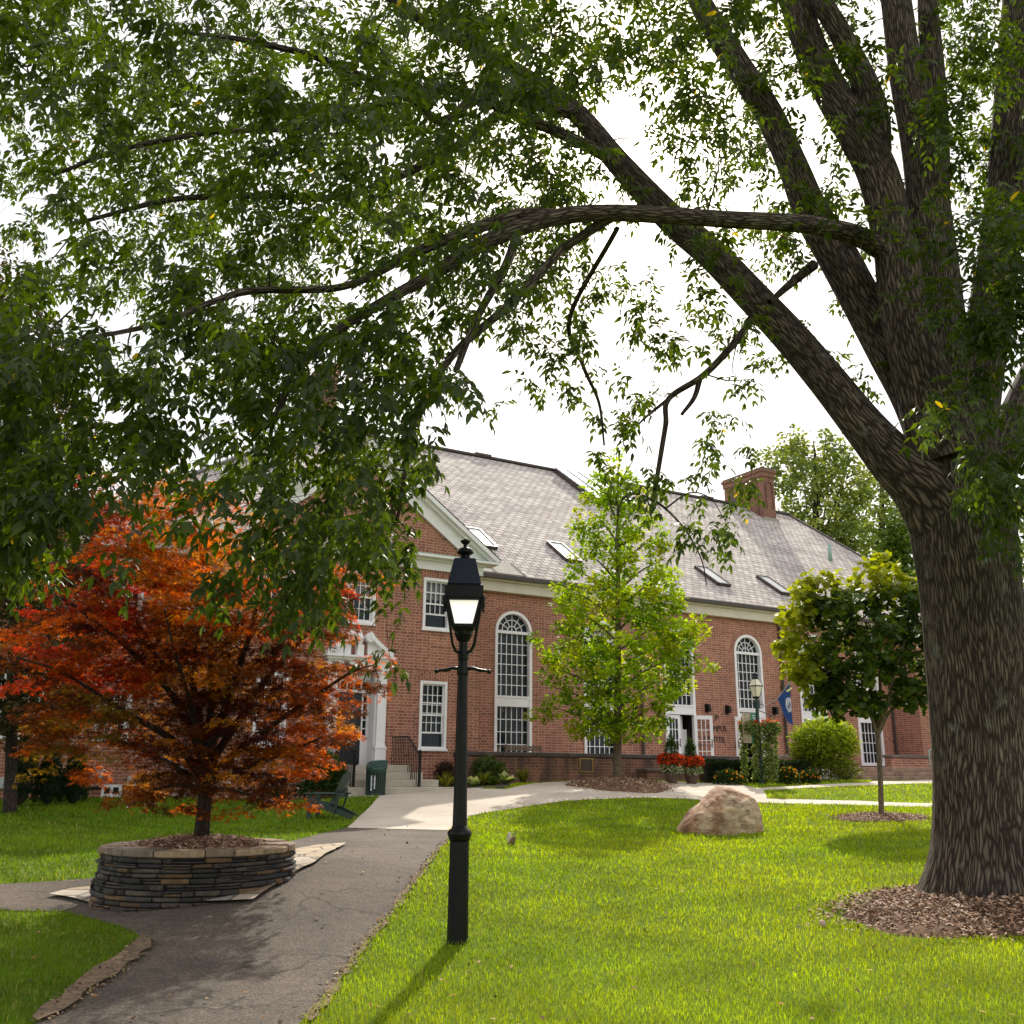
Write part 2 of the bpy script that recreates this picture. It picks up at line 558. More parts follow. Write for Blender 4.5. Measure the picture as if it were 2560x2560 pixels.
# ground materials
m, nt, bs = M('lawn_soil')
v = geopos(nt)
f1 = noise(nt, v, .35, 4); f2 = noise(nt, v, 9, 5, .7); f3 = noise(nt, v, 60, 3, .7)
c = ramp(nt, f1, [(.3, (.105, .165, .012)), (.7, (.15, .215, .014))])
c = mixc(nt, .7, c, ramp(nt, f2, [(.25, (.55, .6, .5)), (.75, (1.35, 1.3, 1.2))]), 'MULTIPLY')
c = mixc(nt, .6, c, ramp(nt, f3, [(.25, (.45, .5, .4)), (.75, (1.4, 1.4, 1.3))]), 'MULTIPLY')
nt.links.new(c, bs.inputs['Base Color']); bs.inputs['Roughness'].default_value = .95
bs.inputs['Specular IOR Level'].default_value = .1
bump(nt, bs, f3, .6, .03)
MAT['lawn'] = m

m, nt, bs = M('asphalt')
v = geopos(nt)
gr = nd(nt, 'ShaderNodeMath', {0: noise(nt, v, 150, 2, .8), 1: noise(nt, v, 42, 3, .8)}, operation='ADD').outputs[0]; gr = nd(nt, 'ShaderNodeMath', {0: gr, 1: .5}, operation='MULTIPLY').outputs[0]; bg = noise(nt, v, .7, 5); md = noise(nt, v, 6, 5, .6)
c = ramp(nt, gr, [(.36, (.036, .030, .028)), (.50, (.092, .076, .066)), (.63, (.26, .215, .18))])
c = mixc(nt, .8, c, ramp(nt, bg, [(.3, (.62, .60, .60)), (.7, (1.35, 1.28, 1.18))]), 'MULTIPLY')
c = mixc(nt, .55, c, ramp(nt, md, [(.3, (.65, .65, .65)), (.7, (1.3, 1.28, 1.25))]), 'MULTIPLY')
wv = nd(nt, 'ShaderNodeVectorMath', {0: v, 1: nd(nt, 'ShaderNodeVectorMath', {0: nd(nt, 'ShaderNodeTexNoise', {'Vector': v, 'Scale': 1.6, 'Detail': 5}).outputs['Color'], 'Scale': .9}, operation='SCALE').outputs[0]}, operation='ADD').outputs[0]
vo = nd(nt, 'ShaderNodeTexVoronoi', {'Vector': scaled(nt, wv, (.45, .75, 1)), 'Scale': 1.0}, feature='DISTANCE_TO_EDGE').outputs['Distance']
crk = ramp(nt, vo, [(.0, 1.0), (.017, 0.0)])
crk = mixc(nt, 1.0, crk, ramp(nt, noise(nt, v, .9, 2), [(.42, 0.0), (.54, .9)]), 'MULTIPLY')
c = mixc(nt, crk, c, (.022, .02, .018))
nt.links.new(c, bs.inputs['Base Color']); bs.inputs['Roughness'].default_value = .9
bs.inputs['Specular IOR Level'].default_value = .25
bump(nt, bs, gr, .5, .008)
MAT['asphalt'] = m

m, nt, bs = M('concrete')
v = geopos(nt)
bg = noise(nt, v, .6, 5); fn = noise(nt, v, 30, 4, .7)
c = ramp(nt, bg, [(.3, (.43, .36, .295)), (.7, (.58, .50, .42))])
c = mixc(nt, .35, c, ramp(nt, fn, [(.3, (.7, .7, .7)), (.7, (1.25, 1.25, 1.25))]), 'MULTIPLY')
sx = nd(nt, 'ShaderNodeSeparateXYZ', {'Vector': v})
fr = nd(nt, 'ShaderNodeMath', {0: nd(nt, 'ShaderNodeMath', {0: sx.outputs['Y'], 1: 1.65}, operation='DIVIDE').outputs[0]}, operation='FRACT').outputs[0]
c = mixc(nt, ramp(nt, fr, [(.0, .55), (.018, .55), (.022, 0.0)]), c, (.12, .10, .085))
nt.links.new(c, bs.inputs['Base Color']); bs.inputs['Roughness'].default_value = .9
MAT['concrete'] = m

m, nt, bs = M('flagstone')
v = geopos(nt)
vo = nd(nt, 'ShaderNodeTexVoronoi', {'Vector': scaled(nt, v, (1, 1, 0)), 'Scale': 1.9})
ve = nd(nt, 'ShaderNodeTexVoronoi', {'Vector': scaled(nt, v, (1, 1, 0)), 'Scale': 1.9}, feature='DISTANCE_TO_EDGE').outputs['Distance']
sv = nd(nt, 'ShaderNodeSeparateXYZ', {'Vector': vo.outputs['Color']}).outputs[0]
c = ramp(nt, sv, [(.0, (.30, .22, .14)), (.4, (.46, .36, .24)), (.7, (.34, .31, .28)), (1.0, (.55, .46, .36))])
c = mixc(nt, .6, c, ramp(nt, noise(nt, v, 5, 5), [(.3, (.65, .65, .65)), (.7, (1.2, 1.2, 1.2))]), 'MULTIPLY')
c = mixc(nt, ramp(nt, ve, [(.02, .8), (.05, 0.0)]), c, (.07, .06, .045))
nt.links.new(c, bs.inputs['Base Color']); bs.inputs['Roughness'].default_value = .85
MAT['flagstone'] = m

MAT['soil'] = simple('bare_soil', (.25, .165, .10), (.075, .048, .028), rough=.95, scale=16, bmp=.5, bscale=40)
MAT['mulch'] = simple('mulch_bed', (.20, .10, .05), (.07, .033, .018), rough=.95, scale=22, bmp=.8, bscale=50)
MAT['darksoil'] = simple('dark_soil', (.05, .035, .025), (.03, .02, .015), rough=.95, scale=9)

m, nt, bs = M('boulder_rock')
v = coord(nt, 'Object')
f1 = noise(nt, v, 1.6, 6, .6, .6); f2 = noise(nt, scaled(nt, v, (1, 1, 2.4)), 3.5, 7, .65, .8); f3 = noise(nt, v, 22, 4, .7)
c = ramp(nt, f1, [(.30, (.20, .095, .055)), (.45, (.38, .225, .14)), (.58, (.52, .39, .27)), (.72, (.34, .26, .14))])
c = mixc(nt, .8, c, ramp(nt, f2, [(.30, (.28, .24, .22)), (.48, (.95, .93, .92)), (.68, (1.5, 1.48, 1.42))]), 'MULTIPLY')
c = mixc(nt, .4, c, ramp(nt, f3, [(.3, (.7, .7, .7)), (.7, (1.2, 1.2, 1.2))]), 'MULTIPLY')
nt.links.new(c, bs.inputs['Base Color']); bs.inputs['Roughness'].default_value = .85
bump(nt, bs, f2, .9, .06)
MAT['boulder'] = m

m, nt, bs = M('dry_stone')
v = coord(nt, 'Object')
a = nd(nt, 'ShaderNodeVertexColor', layer_name='Col').outputs['Color']
c = mixc(nt, .8, a, ramp(nt, noise(nt, v, 9, 6, .65), [(.3, (.5, .5, .5)), (.7, (1.35, 1.3, 1.25))]), 'MULTIPLY')
nt.links.new(c, bs.inputs['Base Color']); bs.inputs['Roughness'].default_value = .9
bump(nt, bs, noise(nt, v, 25, 6, .7), .7, .02)
MAT['drystone'] = m

MAT['bark'] = barkmat('ash_bark', (.29, .228, .178), (.028, .020, .016), vs=.10, sc_=38, strength=1.0, lichen=.35)
MAT['bark_thin'] = barkmat('twig_bark', (.15, .125, .10), (.06, .048, .04), vs=.3, sc_=30, strength=.4)
MAT['bark_grey'] = barkmat('smooth_bark', (.24, .18, .13), (.12, .09, .065), vs=.25, sc_=22, strength=.4)
MAT['bark_dark'] = barkmat('dark_bark', (.075, .055, .045), (.03, .022, .02), vs=.25, sc_=22, strength=.5)
MAT['ashleaf'] = leafmat('ash_leaf', .5, .42, spec=.4, tgain=(3.3, 3.1, .6))
MAT['mapleleaf'] = leafmat('maple_leaf', .55, .55, spec=.2, tgain=(2.9, 2.5, .8))
MAT['limeleaf'] = leafmat('bright_leaf', .5, .55, spec=.2, tgain=(2.2, 2.0, .4))
MAT['shrubleaf'] = leafmat('shrub_leaf', .35, .55, spec=.2, tgain=(2.0, 1.9, .5))
MAT['grass'] = leafmat('grass_blade', .5, .55, spec=.3, tgain=(1.6, 1.5, .4))
MAT['petal'] = leafmat('flower_petal', .35, .6, spec=.2, tgain=(1.3, 1.1, .8))
MAT['chip'] = leafmat('wood_chip', .0, .85, spec=.2)
# ------------------------------------------------------------------ camera, sky, sun
cam_d = bpy.data.cameras.new('camera'); cam_d.sensor_width = 36; cam_d.sensor_fit = 'HORIZONTAL'
cam_d.lens = F / 2560 * 36
cam_d.clip_start = .05; cam_d.clip_end = 2000
cam = bpy.data.objects.new('camera', cam_d); link(cam)
cam.matrix_world = Matrix(((RIGHT[0], UP[0], -FWD[0], EYE[0]), (RIGHT[1], UP[1], -FWD[1], EYE[1]), (RIGHT[2], UP[2], -FWD[2], EYE[2]), (0, 0, 0, 1)))
sc.camera = cam
sc.view_settings.view_transform = 'Standard'; sc.view_settings.look = 'None'
sc.view_settings.exposure = 0; sc.view_settings.gamma = 1
sc.cycles.max_bounces = 8; sc.cycles.diffuse_bounces = 4; sc.cycles.transmission_bounces = 6
sc.cycles.sample_clamp_indirect = 6
sc.cycles.use_denoising = True
try:
    sc.cycles.denoiser = 'OPENIMAGEDENOISE'
except Exception:
    pass

sun_dir = ray(1195 * NAT, 232 * NAT); sun_dir = sun_dir / np.linalg.norm(sun_dir)
SUN_EL = math.asin(sun_dir[2]); SUN_AZ = math.atan2(sun_dir[0], sun_dir[1])
W = bpy.data.worlds.new('World'); sc.world = W; W.use_nodes = True
nt = W.node_tree; bgd = nt.nodes['Background']
sky = nd(nt, 'ShaderNodeTexSky', sky_type='NISHITA', sun_disc=False, sun_elevation=SUN_EL, sun_rotation=SUN_AZ, air_density=1.2, dust_density=3.0, ozone_density=1.0)
g = coord(nt, 'Generated')
dt = nd(nt, 'ShaderNodeVectorMath', {0: g, 1: tuple(sun_dir)}, operation='DOT_PRODUCT').outputs['Value']
cloud = noise(nt, scaled(nt, g, (1, 1, 2.2)), 2.2, 5, .5)
veil = ramp(nt, cloud, [(.3, (8.4, 8.35, 8.3)), (.7, (9.6, 9.55, 9.5))])
halo = ramp(nt, dt, [(.90, (0, 0, 0)), (.965, (1.1, .95, .75)), (.992, (6, 5.2, 4.0)), (1.0, (24, 21, 17))])
mx = mixc(nt, .86, sky.outputs['Color'], veil)
mx = mixc(nt, 1.0, mx, halo, 'ADD')
nt.links.new(mx, bgd.inputs['Color']); bgd.inputs['Strength'].default_value = .148
L = bpy.data.lights.new('sun', 'SUN'); L.energy = 5.0; L.angle = math.radians(.9); L.color = (1.0, .93, .80)
lo = bpy.data.objects.new('sun', L); link(lo)
lo.rotation_euler = Vector(sun_dir).to_track_quat('Z', 'Y').to_euler()
lo.location = (0, 60, 60)

# ------------------------------------------------------------------ ground sheet
def ground_sheet():
    near = np.arange(-24, 40.001, .5)
    def axis(lo_, hi_):
        a = list(np.arange(lo_, hi_ + .001, .5)); s = .5; q = hi_
        while q < 900: s *= 1.35; q += s; a.append(q)
        s = .5; q = lo_
        while q > -900: s *= 1.35; q -= s; a.insert(0, q)
        return np.array(a)
    X, Y = axis(-24, 26), axis(-4, 46)
    GX, GY = np.meshgrid(X, Y)
    Z = zg(GX, GY)
    V = np.stack([GX.ravel(), GY.ravel(), Z.ravel()], -1)
    ny, nx = GX.shape
    i = (np.arange(ny - 1)[:, None] * nx + np.arange(nx - 1)[None]).ravel()
    L_ = np.stack([i, i + 1, i + nx + 1, i + nx], -1)
    n = len(L_)
    o = fast_mesh('lawn', V, L_.ravel(), np.arange(n) * 4, np.full(n, 4), MAT['lawn'], smooth=True)
    tag(o, kind='structure')


ground_sheet()
PATHS = []          # plan outlines that grass keeps off


def drape(name, poly, lift, mat, keep=True, kind='structure'):
    """a sheet with a plan outline, laid over the terrain"""
    if keep: PATHS.append(np.array([(p[0], p[1]) for p in poly]))
    bm = bmesh.new()
    pv = [Vector((p[0], p[1], 0)) for p in poly]
    tri = tessellate_polygon([pv])
    vs = [bm.verts.new(p) for p in pv]
    for t in tri:
        try: bm.faces.new([vs[i] for i in t])
        except ValueError: pass
    xs = [p.x for p in pv]; ys = [p.y for p in pv]
    for ax, a, b in ((0, min(xs), max(xs)), (1, min(ys), max(ys))):
        q = math.ceil(a / .5) * .5
        while q < b:
            co = Vector((q, 0, 0)) if ax == 0 else Vector((0, q, 0))
            no = Vector((1, 0, 0)) if ax == 0 else Vector((0, 1, 0))
            bmesh.ops.bisect_plane(bm, geom=bm.verts[:] + bm.edges[:] + bm.faces[:], plane_co=co, plane_no=no, dist=1e-4)
            q += .5
    bmesh.ops.remove_doubles(bm, verts=bm.verts, dist=.002)
    co = np.array([v.co for v in bm.verts])
    z = zg(co[:, 0], co[:, 1])
    for v, zz in zip(bm.verts, z): v.co.z = zz + lift
    for f in bm.faces:
        if f.normal.z < 0: f.normal_flip()
    me = bpy.data.meshes.new(name); bm.to_mesh(me); bm.free()
    me.materials.append(mat); auto_uv(me)
    me.polygons.foreach_set('use_smooth', [True] * len(me.polygons))
    o = bpy.data.objects.new(name, me); link(o)
    if kind: tag(o, kind=kind)
    return o


def plan(pts):
    return [gh(*p)[:2] for p in pts]


def dense(poly, step=.35, jit=.03, seed=1):
    r = random.Random(seed); out = []
    n = len(poly)
    for i in range(n):
        a = np.array(poly[i]); b = np.array(poly[(i + 1) % n])
        k = max(1, int(np.linalg.norm(b - a) / step))
        for j in range(k):
            p = a + (b - a) * j / k
            out.append((p[0] + r.uniform(-jit, jit), p[1] + r.uniform(-jit, jit)))
    return out


def spline(pts, k=6):
    """closed smooth outline through the points"""
    P = [np.array(p, float) for p in pts]; n = len(P); out = []
    for i in range(n):
        p0, p1, p2, p3 = P[i - 1], P[i], P[(i + 1) % n], P[(i + 2) % n]
        for j in range(k):
            t = j / k
            out.append(.5 * ((2 * p1) + (-p0 + p2) * t + (2 * p0 - 5 * p1 + 4 * p2 - p3) * t * t + (-p0 + 3 * p1 - 3 * p2 + p3) * t ** 3))
    return out


# asphalt walk: near part and the branch that runs behind the planter to the left
asph = plan([(75, 1932), (140, 1888), (212, 1838), (262, 1800), (279, 1784), (268, 1768), (236, 1752), (190, 1738), (120, 1722), (0, 1719)])
asph = [(asph[0][0] - .35, 4.2), (asph[0][0] - .8, 2.0), (asph[0][0] - 2, -8)] [::-1] + asph
lefty = plan([(0, 1719)])[0]; leftf = plan([(0, 1669)])[0]
asph += [(-14, lefty[1] + .2), (-14, leftf[1] + .1)]
asph += plan([(0, 1669), (100, 1664), (205, 1654), (330, 1622), (455, 1601), (545, 1589), (600, 1575), (652, 1563)])
asph += plan([(846, 1568), (846, 1590), (800, 1642), (742, 1718), (690, 1780), (640, 1845), (572, 1932)])
e = asph[-1]
asph += [(e[0] - .1, 4.0), (e[0] + .2, 2.0), (e[0] + .5, -8)]
drape('asphalt_path', dense(asph, .4, .025, 3), .010, MAT['asphalt'])

conc = plan([(846, 1568), (652, 1563), (680, 1540), (708, 1513), (738, 1491)])
conc += [(-3.3, 29.6), (-1.0, 30.4), (0.3, 31.2)] + plan([(905, 1489), (955, 1490), (990, 1482)]) + [(1.1, 31.9), (3.0, 32.4), (4.6, 32.9), (5.6, 32.6), (6.3, 31.7)]
conc += plan([(1378, 1478)])
upper_hi = [(1600 + .414 * a, 1500 + .414 * b) for a, b in ((700, 1138), (1000, 1122), (1385, 1106), (1410, 1096), (1790, 1086))]
upper_lo = [(1600 + .414 * a, 1500 + .414 * b) for a, b in ((1790, 1110), (1430, 1121), (1000, 1138), (745, 1152))]
low_hi = [(1600 + .414 * a, 1500 + .414 * b) for a, b in ((770, 1203), (1000, 1208), (1300, 1215), (1805, 1232))]
low_lo = [(1600 + .414 * a, 1500 + .414 * b) for a, b in ((1805, 1256), (1300, 1241), (1000, 1236), (780, 1230))]
S = lambda L_: plan([(a / NAT, b / NAT) for a, b in L_])
uh, ul, lh, ll = S(upper_hi), S(upper_lo), S(low_hi), S(low_lo)
conc += uh + [(30, uh[-1][1] + 4.5), (30, ul[0][1] + 3.0)] + ul + lh + [(26, lh[-1][1] + .6), (26, ll[0][1] + .6)] + ll
conc += plan([(1330, 1512), (1290, 1508), (1220, 1506), (1150, 1508), (1060, 1513), (980, 1525), (915, 1535), (886, 1541), (875, 1556)])
drape('concrete_path', dense(conc, .5, .015, 5), .016, MAT['concrete'])

dirt = plan([(60, 1932), (120, 1878), (190, 1830), (240, 1798), (262, 1782), (268, 1770), (284, 1785), (268, 1806), (214, 1846), (142, 1896), (80, 1934)])
drape('bare_soil_edge', dense(dirt, .18, .04, 8), .036, MAT['soil'])
dirt2 = plan([(576, 1928), (640, 1838), (690, 1772), (742, 1710), (800, 1634), (842, 1585), (848, 1585), (808, 1640), (752, 1717), (700, 1780), (650, 1848), (588, 1934)])
drape('gravel_soil_edge', dense(dirt2, .16, .03, 9), .020, MAT['soil'], keep=False)
flag = plan([(90, 1694), (130, 1684), (192, 1678), (300, 1672), (430, 1650), (540, 1612), (600, 1600), (652, 1596), (640, 1604), (590, 1636), (540, 1660), (500, 1690), (474, 1706), (400, 1709), (320, 1708), (250, 1714), (180, 1712), (140, 1702)])
drape('flagstone_apron', dense(flag, .2, .015, 10), .050, MAT['flagstone'])
bed = plan([(815, 1489), (860, 1489), (905, 1487), (955, 1488), (990, 1478)]) + [(1.0, 32.1), (-.2, 31.9), (-1.4, 31.0)]
drape('planting_bed', dense(bed, .3, .03, 12), .024, MAT['darksoil'])
# ------------------------------------------------------------------ the brick hall (local axes: x along the front, y into the building)
B0 = EYE + ray(885, 1912) * 30.5
BX, BY = float(B0[0]), float(B0[1])
BROT = math.radians(30)
DV = np.array([math.cos(BROT), math.sin(BROT), 0]); NV = np.array([-math.sin(BROT), math.cos(BROT), 0])
BO = np.array([BX, BY, 0])


def onp(px, py, o, nrm):
    r = ray(px * NAT, py * NAT); t = ((o - EYE) @ nrm) / (r @ nrm)
    return EYE + r * t


def lc(p):
    q = p - BO
    return np.array([q @ DV, q @ NV, p[2]])


def fl(px, py, b):                      # survey point on the front plane at depth b -> (s, z)
    q = lc(onp(px, py, BO + NV * b, NV)); return float(q[0]), float(q[2])


def fs(px, py, s):                      # survey point on a cross plane at s -> (b, z)
    q = lc(onp(px, py, BO + DV * s, DV)); return float(q[1]), float(q[2])


def W3(s, b, z):
    return BO + DV * s + NV * b + np.array([0, 0, z])


RS, REAVE_B, REAVE_Z = .70, 2.1, 8.86   # main roof slope and eave


def rz(b): return REAVE_Z + RS * (b - REAVE_B)


RN = np.array([0, -RS, 1.0])
RNW = NV * (-RS) + np.array([0, 0, 1.0])


def fr_(px, py):                        # survey point on the main roof plane -> (s, b)
    q = lc(onp(px, py, W3(0, REAVE_B, REAVE_Z), RNW)); return float(q[0]), float(q[1])


hall = thing('brick_hall', 'long red brick hall with slate roof, white arched windows and a gabled entrance front', 'building', (BX, BY, 0), BROT)
HB = 2.5
GC, GL, GR_ = -.05, -4.45, 4.35


def wall(mb, s0, s1, z0, z1, b, ops):
    S_ = sorted(set([s0, s1] + [o[0] for o in ops] + [o[1] for o in ops]))
    Z_ = sorted(set([z0, z1] + [o[2] for o in ops] + [o[3] for o in ops]))
    for i in range(len(S_) - 1):
        for j in range(len(Z_) - 1):
            cs, cz = (S_[i] + S_[i + 1]) / 2, (Z_[j] + Z_[j + 1]) / 2
            if any(o[0] < cs < o[1] and o[2] < cz < o[3] for o in ops): continue
            mb.face([(S_[i], b, Z_[j]), (S_[i + 1], b, Z_[j]), (S_[i + 1], b, Z_[j + 1]), (S_[i], b, Z_[j + 1])])
    for o in ops:
        if len(o) > 4:                   # arched head: fill the corners above the curve
            c = (o[0] + o[1]) / 2; r = (o[1] - o[0]) / 2; zs = o[3] - r
            n = 12
            for sg in (-1, 1):
                for k in range(n):
                    a0, a1 = PI / 2 * k / n, PI / 2 * (k + 1) / n
                    p0 = (c + sg * r * math.cos(a0), zs + r * math.sin(a0)); p1 = (c + sg * r * math.cos(a1), zs + r * math.sin(a1))
                    mb.face([(p0[0], b, p0[1]), (p1[0], b, p1[1]), (p1[0], b, o[3]), (p0[0], b, o[3])])


AW = .81
ARCH = [7.13, 11.13, 15.15, 19.10, 22.95, 26.62]
ATOP, ASPR = 7.58, 7.58 - AW
mb = MB()
base_l = [(-9.9, -8.75, 2.5, 4.7), (-7.3, -6.3, 2.5, 4.7), (-9.9, -8.75, 6.2, 8.0), (-7.3, -6.3, 6.2, 8.0), (-12.4, -11.3, 2.5, 4.7)]
hall_ops = base_l + [(c - AW, c + AW, 1.84, ATOP, 1) for c in ARCH]
wall(mb, -15.0, 36.5, 0.2, 8.7, HB, hall_ops)
low_w = [(-3.24, -2.25, 2.33, 4.5), (2.15, 3.14, 2.33, 4.5)]
up_w = [(-3.25, -2.26, 6.22, 7.95), (-.56, .46, 6.22, 7.95), (2.16, 3.17, 6.22, 7.95)]
wall(mb, GL, GR_, .4, 8.75, 0, low_w + up_w + [(-.72, .62, 1.8, 4.72)])
for s in (GL, GR_):
    mb.face([(s, 0, .4), (s, HB, .4), (s, HB, 8.75), (s, 0, 8.75)])
PE_Z, PE_H, APEX = 8.66, 5.02, 12.28      # pediment spring, half width, top
k_ = (APEX - PE_Z) / PE_H
mb.face([(GL, 0, 8.75), (GR_, 0, 8.75), (GR_, 0, APEX - k_ * (GR_ - GC)), (GC, 0, APEX - .05), (GL, 0, APEX - k_ * (GC - GL))])
# right-hand wing that steps forward
WS = 28.25
WB = fs(1733, 1330, WS)[0]
WB = max(-3.0, min(1.2, WB))
mb.face([(WS, WB, 1.0), (WS, HB, 1.0), (WS, HB, 8.2), (WS, WB, 8.2)])
mb.face([(WS, WB, 1.0), (WS + 11, WB, 1.0), (WS + 11, WB, 8.2), (WS, WB, 8.2)])
mb.face([(WS + 11, WB, 1.0), (WS + 11, 20, 1.0), (WS + 11, 20, 8.2), (WS + 11, WB, 8.2)])
mb.face([(36.5, HB, 8.0), (36.5, 30, 8.0), (36.5, 16.3, 18.7)])
mb.face([(-15, HB, .2), (-15, 20, .2), (-15, 20, 7.4), (-15, HB, 7.4)])
mb.build('wall', MAT['brick'], hall, recalc=False)

# --- roofs
RB, RZ = 16.3, rz(16.3)
RL, RR = 3.4, 35.6
mb = MB()
mb.face([(-8.75, REAVE_B, REAVE_Z), (36.9, REAVE_B, REAVE_Z), (36.9, RB, RZ), (RL, RB, RZ)])
mb.face([(36.9, 30.5, REAVE_Z), (-8.75, 30.5, REAVE_Z), (RL, RB, RZ), (36.9, RB, RZ)])
mb.face([(-8.75, 30.5, REAVE_Z), (-8.75, REAVE_B, REAVE_Z), (RL, RB, RZ)])
gy = REAVE_B + (APEX - REAVE_Z) / RS
mb.face([(GC - PE_H, -.42, PE_Z + .1), (GC, -.42, APEX + .1), (GC, gy + .14, APEX + .1), (GC - PE_H, REAVE_B - .15, PE_Z + .1)])
mb.face([(GC, -.42, APEX + .1), (GC + PE_H, -.42, PE_Z + .1), (GC + PE_H, REAVE_B - .15, PE_Z + .1), (GC, gy + .14, APEX + .1)])
WRs, WRz = WS + 5.5, 11.4
mb.face([(WS - .45, WB - .4, 8.1), (WRs, WB - .4, WRz), (WRs, 9, WRz), (WS - .45, 9, 8.1)])
mb.face([(WRs, WB - .4, WRz), (WS + 11.4, WB - .4, 8.1), (WS + 11.4, 9, 8.1), (WRs, 9, WRz)])
mb.face([(-15.4, HB - .4, 7.4), (-8.2, HB - .4, 7.4), (-8.2, 12, 11.5), (-15.4, 12, 11.5)])
roof = mb.build('roof', MAT['slate'], hall, recalc=False)
mb = MB()
mb.face([(WS, WB + .01, 8.2), (WS + 11, WB + .01, 8.2), (WRs, WB + .01, WRz - .1)])
mb.build('wing_gable', MAT['brick'], hall, recalc=False)
# ridge cap
mb = MB()
mb.bar((RL, RB, RZ + .03), (36.9, RB, RZ + .03), .42, .12)
mb.bar((-8.75, REAVE_B, REAVE_Z + .02), (RL, RB, RZ + .04), .26, .08)
mb.bar((36.9, REAVE_B, REAVE_Z + .03), (36.9, RB, RZ + .05), .18, .10)
for s in (13.0, 21.5, 29.5): mb.bar((s - .5, RB, RZ + .10), (s + .5, RB, RZ + .10), .5, .14)
mb.build('ridge_cap', MAT['brownmetal'], hall)

# --- eaves, gutters, cornice, raking boards
mb = MB()
mb.span(GR_ + .02, WS - .02, 2.28, HB - .002, 8.24, 8.62)
mb.span(GR_ + .02, WS - .02, 2.16, HB - .004, 8.62, 8.74)
mb.build('frieze', MAT['cream'], hall, bevel=.01)
mb = MB()
mb.span(GR_ + .15, WS - .3, 1.98, 2.14, 8.70, 8.85)
mb.span(GR_ - .02, GR_ + .75, 1.6, 2.1, 8.74, 8.80)
mb.span(-8.8, GL - .3, 1.98, 2.14, 8.70, 8.85)
mb.build('gutter', MAT['brownmetal'], hall)
mb = MB()
mb.span(-8.7, GL - .03, 2.2, HB - .003, 8.3, 8.7)
mb.span(GL - .06, GR_ + .06, -.07, .30, 8.22, 8.52)
mb.span(GL - .14, GR_ + .14, -.16, .30, 8.52, 8.60)
mb.span(GC - PE_H + .1, GC + PE_H - .1, -.40, .30, 8.60, 8.68)
for sg in (-1, 1):                       # returns along the sides
    x0 = GL if sg < 0 else GR_
    a, c = (x0 - .06, x0 - .002) if sg < 0 else (x0 + .002, x0 + .06)
    mb.span(a, c, .3, HB - .3, 8.22, 8.52)
mb.build('cornice', MAT['white'], hall, bevel=.008)
mb = MB()
mb.span(GL - .1, GR_ + .1, -.36, .02, 8.685, 8.72)
mb.build('copper_flashing', MAT['copper'], hall)
mb = MB()
for sg in (-1, 1):
    for off, thick, y0, y1 in ((.0, .17, -.40, -.01), (.17, .12, -.26, -.01), (.29, .50, -.10, -.005)):
        P = [(GC + sg * PE_H, PE_Z + .06 - off), (GC, APEX + .06 - off), (GC, APEX + .06 - off - thick), (GC + sg * PE_H, PE_Z + .06 - off - thick)]
        lim = 8.69
        if P[0][1] < lim or P[3][1] < lim:
            def cut(z0):
                return GC + sg * min(PE_H, (APEX + .06 - z0 - lim) / k_)
            xa, xb = cut(off), cut(off + thick)
            P = [(xa, max(lim, PE_Z + .06 - off)), (GC, APEX + .06 - off), (GC, APEX + .06 - off - thick), (xb, lim)]
        mb.prism(P, y0, y1)
mb.build('raking_cornice', MAT['white'], hall)
# metal sheets where the gable meets the hall roof
mb = MB()
for i in range(2):
    a = 4.95 + i * 1.28
    pts = [(a, REAVE_B + .06), (a + 1.24, REAVE_B + .06), (a + 1.12, REAVE_B + 1.0), (a + .02, REAVE_B + 1.0)]
    mb.face([(p[0], p[1], rz(p[1]) + .03) for p in pts])
    mb.bar((a + 1.25, REAVE_B + .06, rz(REAVE_B + .06) + .035), (a + 1.13, REAVE_B + 1.0, rz(REAVE_B + 1.0) + .035), .04, .04)
mb.build('metal_sheet', MAT['leadmetal'], hall, recalc=False)

# --- skylights
def skylight(s0, s1, b0, b1, h=.14):
    def P(s, b, e): return Vector((s, b, rz(b))) + Vector((0, -RS, 1)).normalized() * e
    mb = MB()
    w = .09
    for a, c in (((s0, b0), (s1, b0)), ((s1, b0), (s1, b1)), ((s1, b1), (s0, b1)), ((s0, b1), (s0, b0))):
        mb.bar(P(*a, h / 2), P(*c, h / 2), w, h + .04, up=(0, -RS, 1))
    f = mb.build('skylight', MAT['brownmetal'], hall)
    mb = MB(); mb.face([P(s0, b0, h * .9), P(s1, b0, h * .9), P(s1, b1, h * .9), P(s0, b1, h * .9)])
    mb.build('pane', MAT['skyglass'], f, recalc=False)


for a, c in (((888, 1017), (936, 1020)), ((1047, 1042), (1098, 1048)), ((1327, 1090), (1374, 1090)), ((1444, 1108), (1493, 1107))):
    s, b = fr_(a[0] + 16, (a[1] + c[1]) / 2 + 0)
    skylight(s - .35, s + .40, b - .75, b + .80)
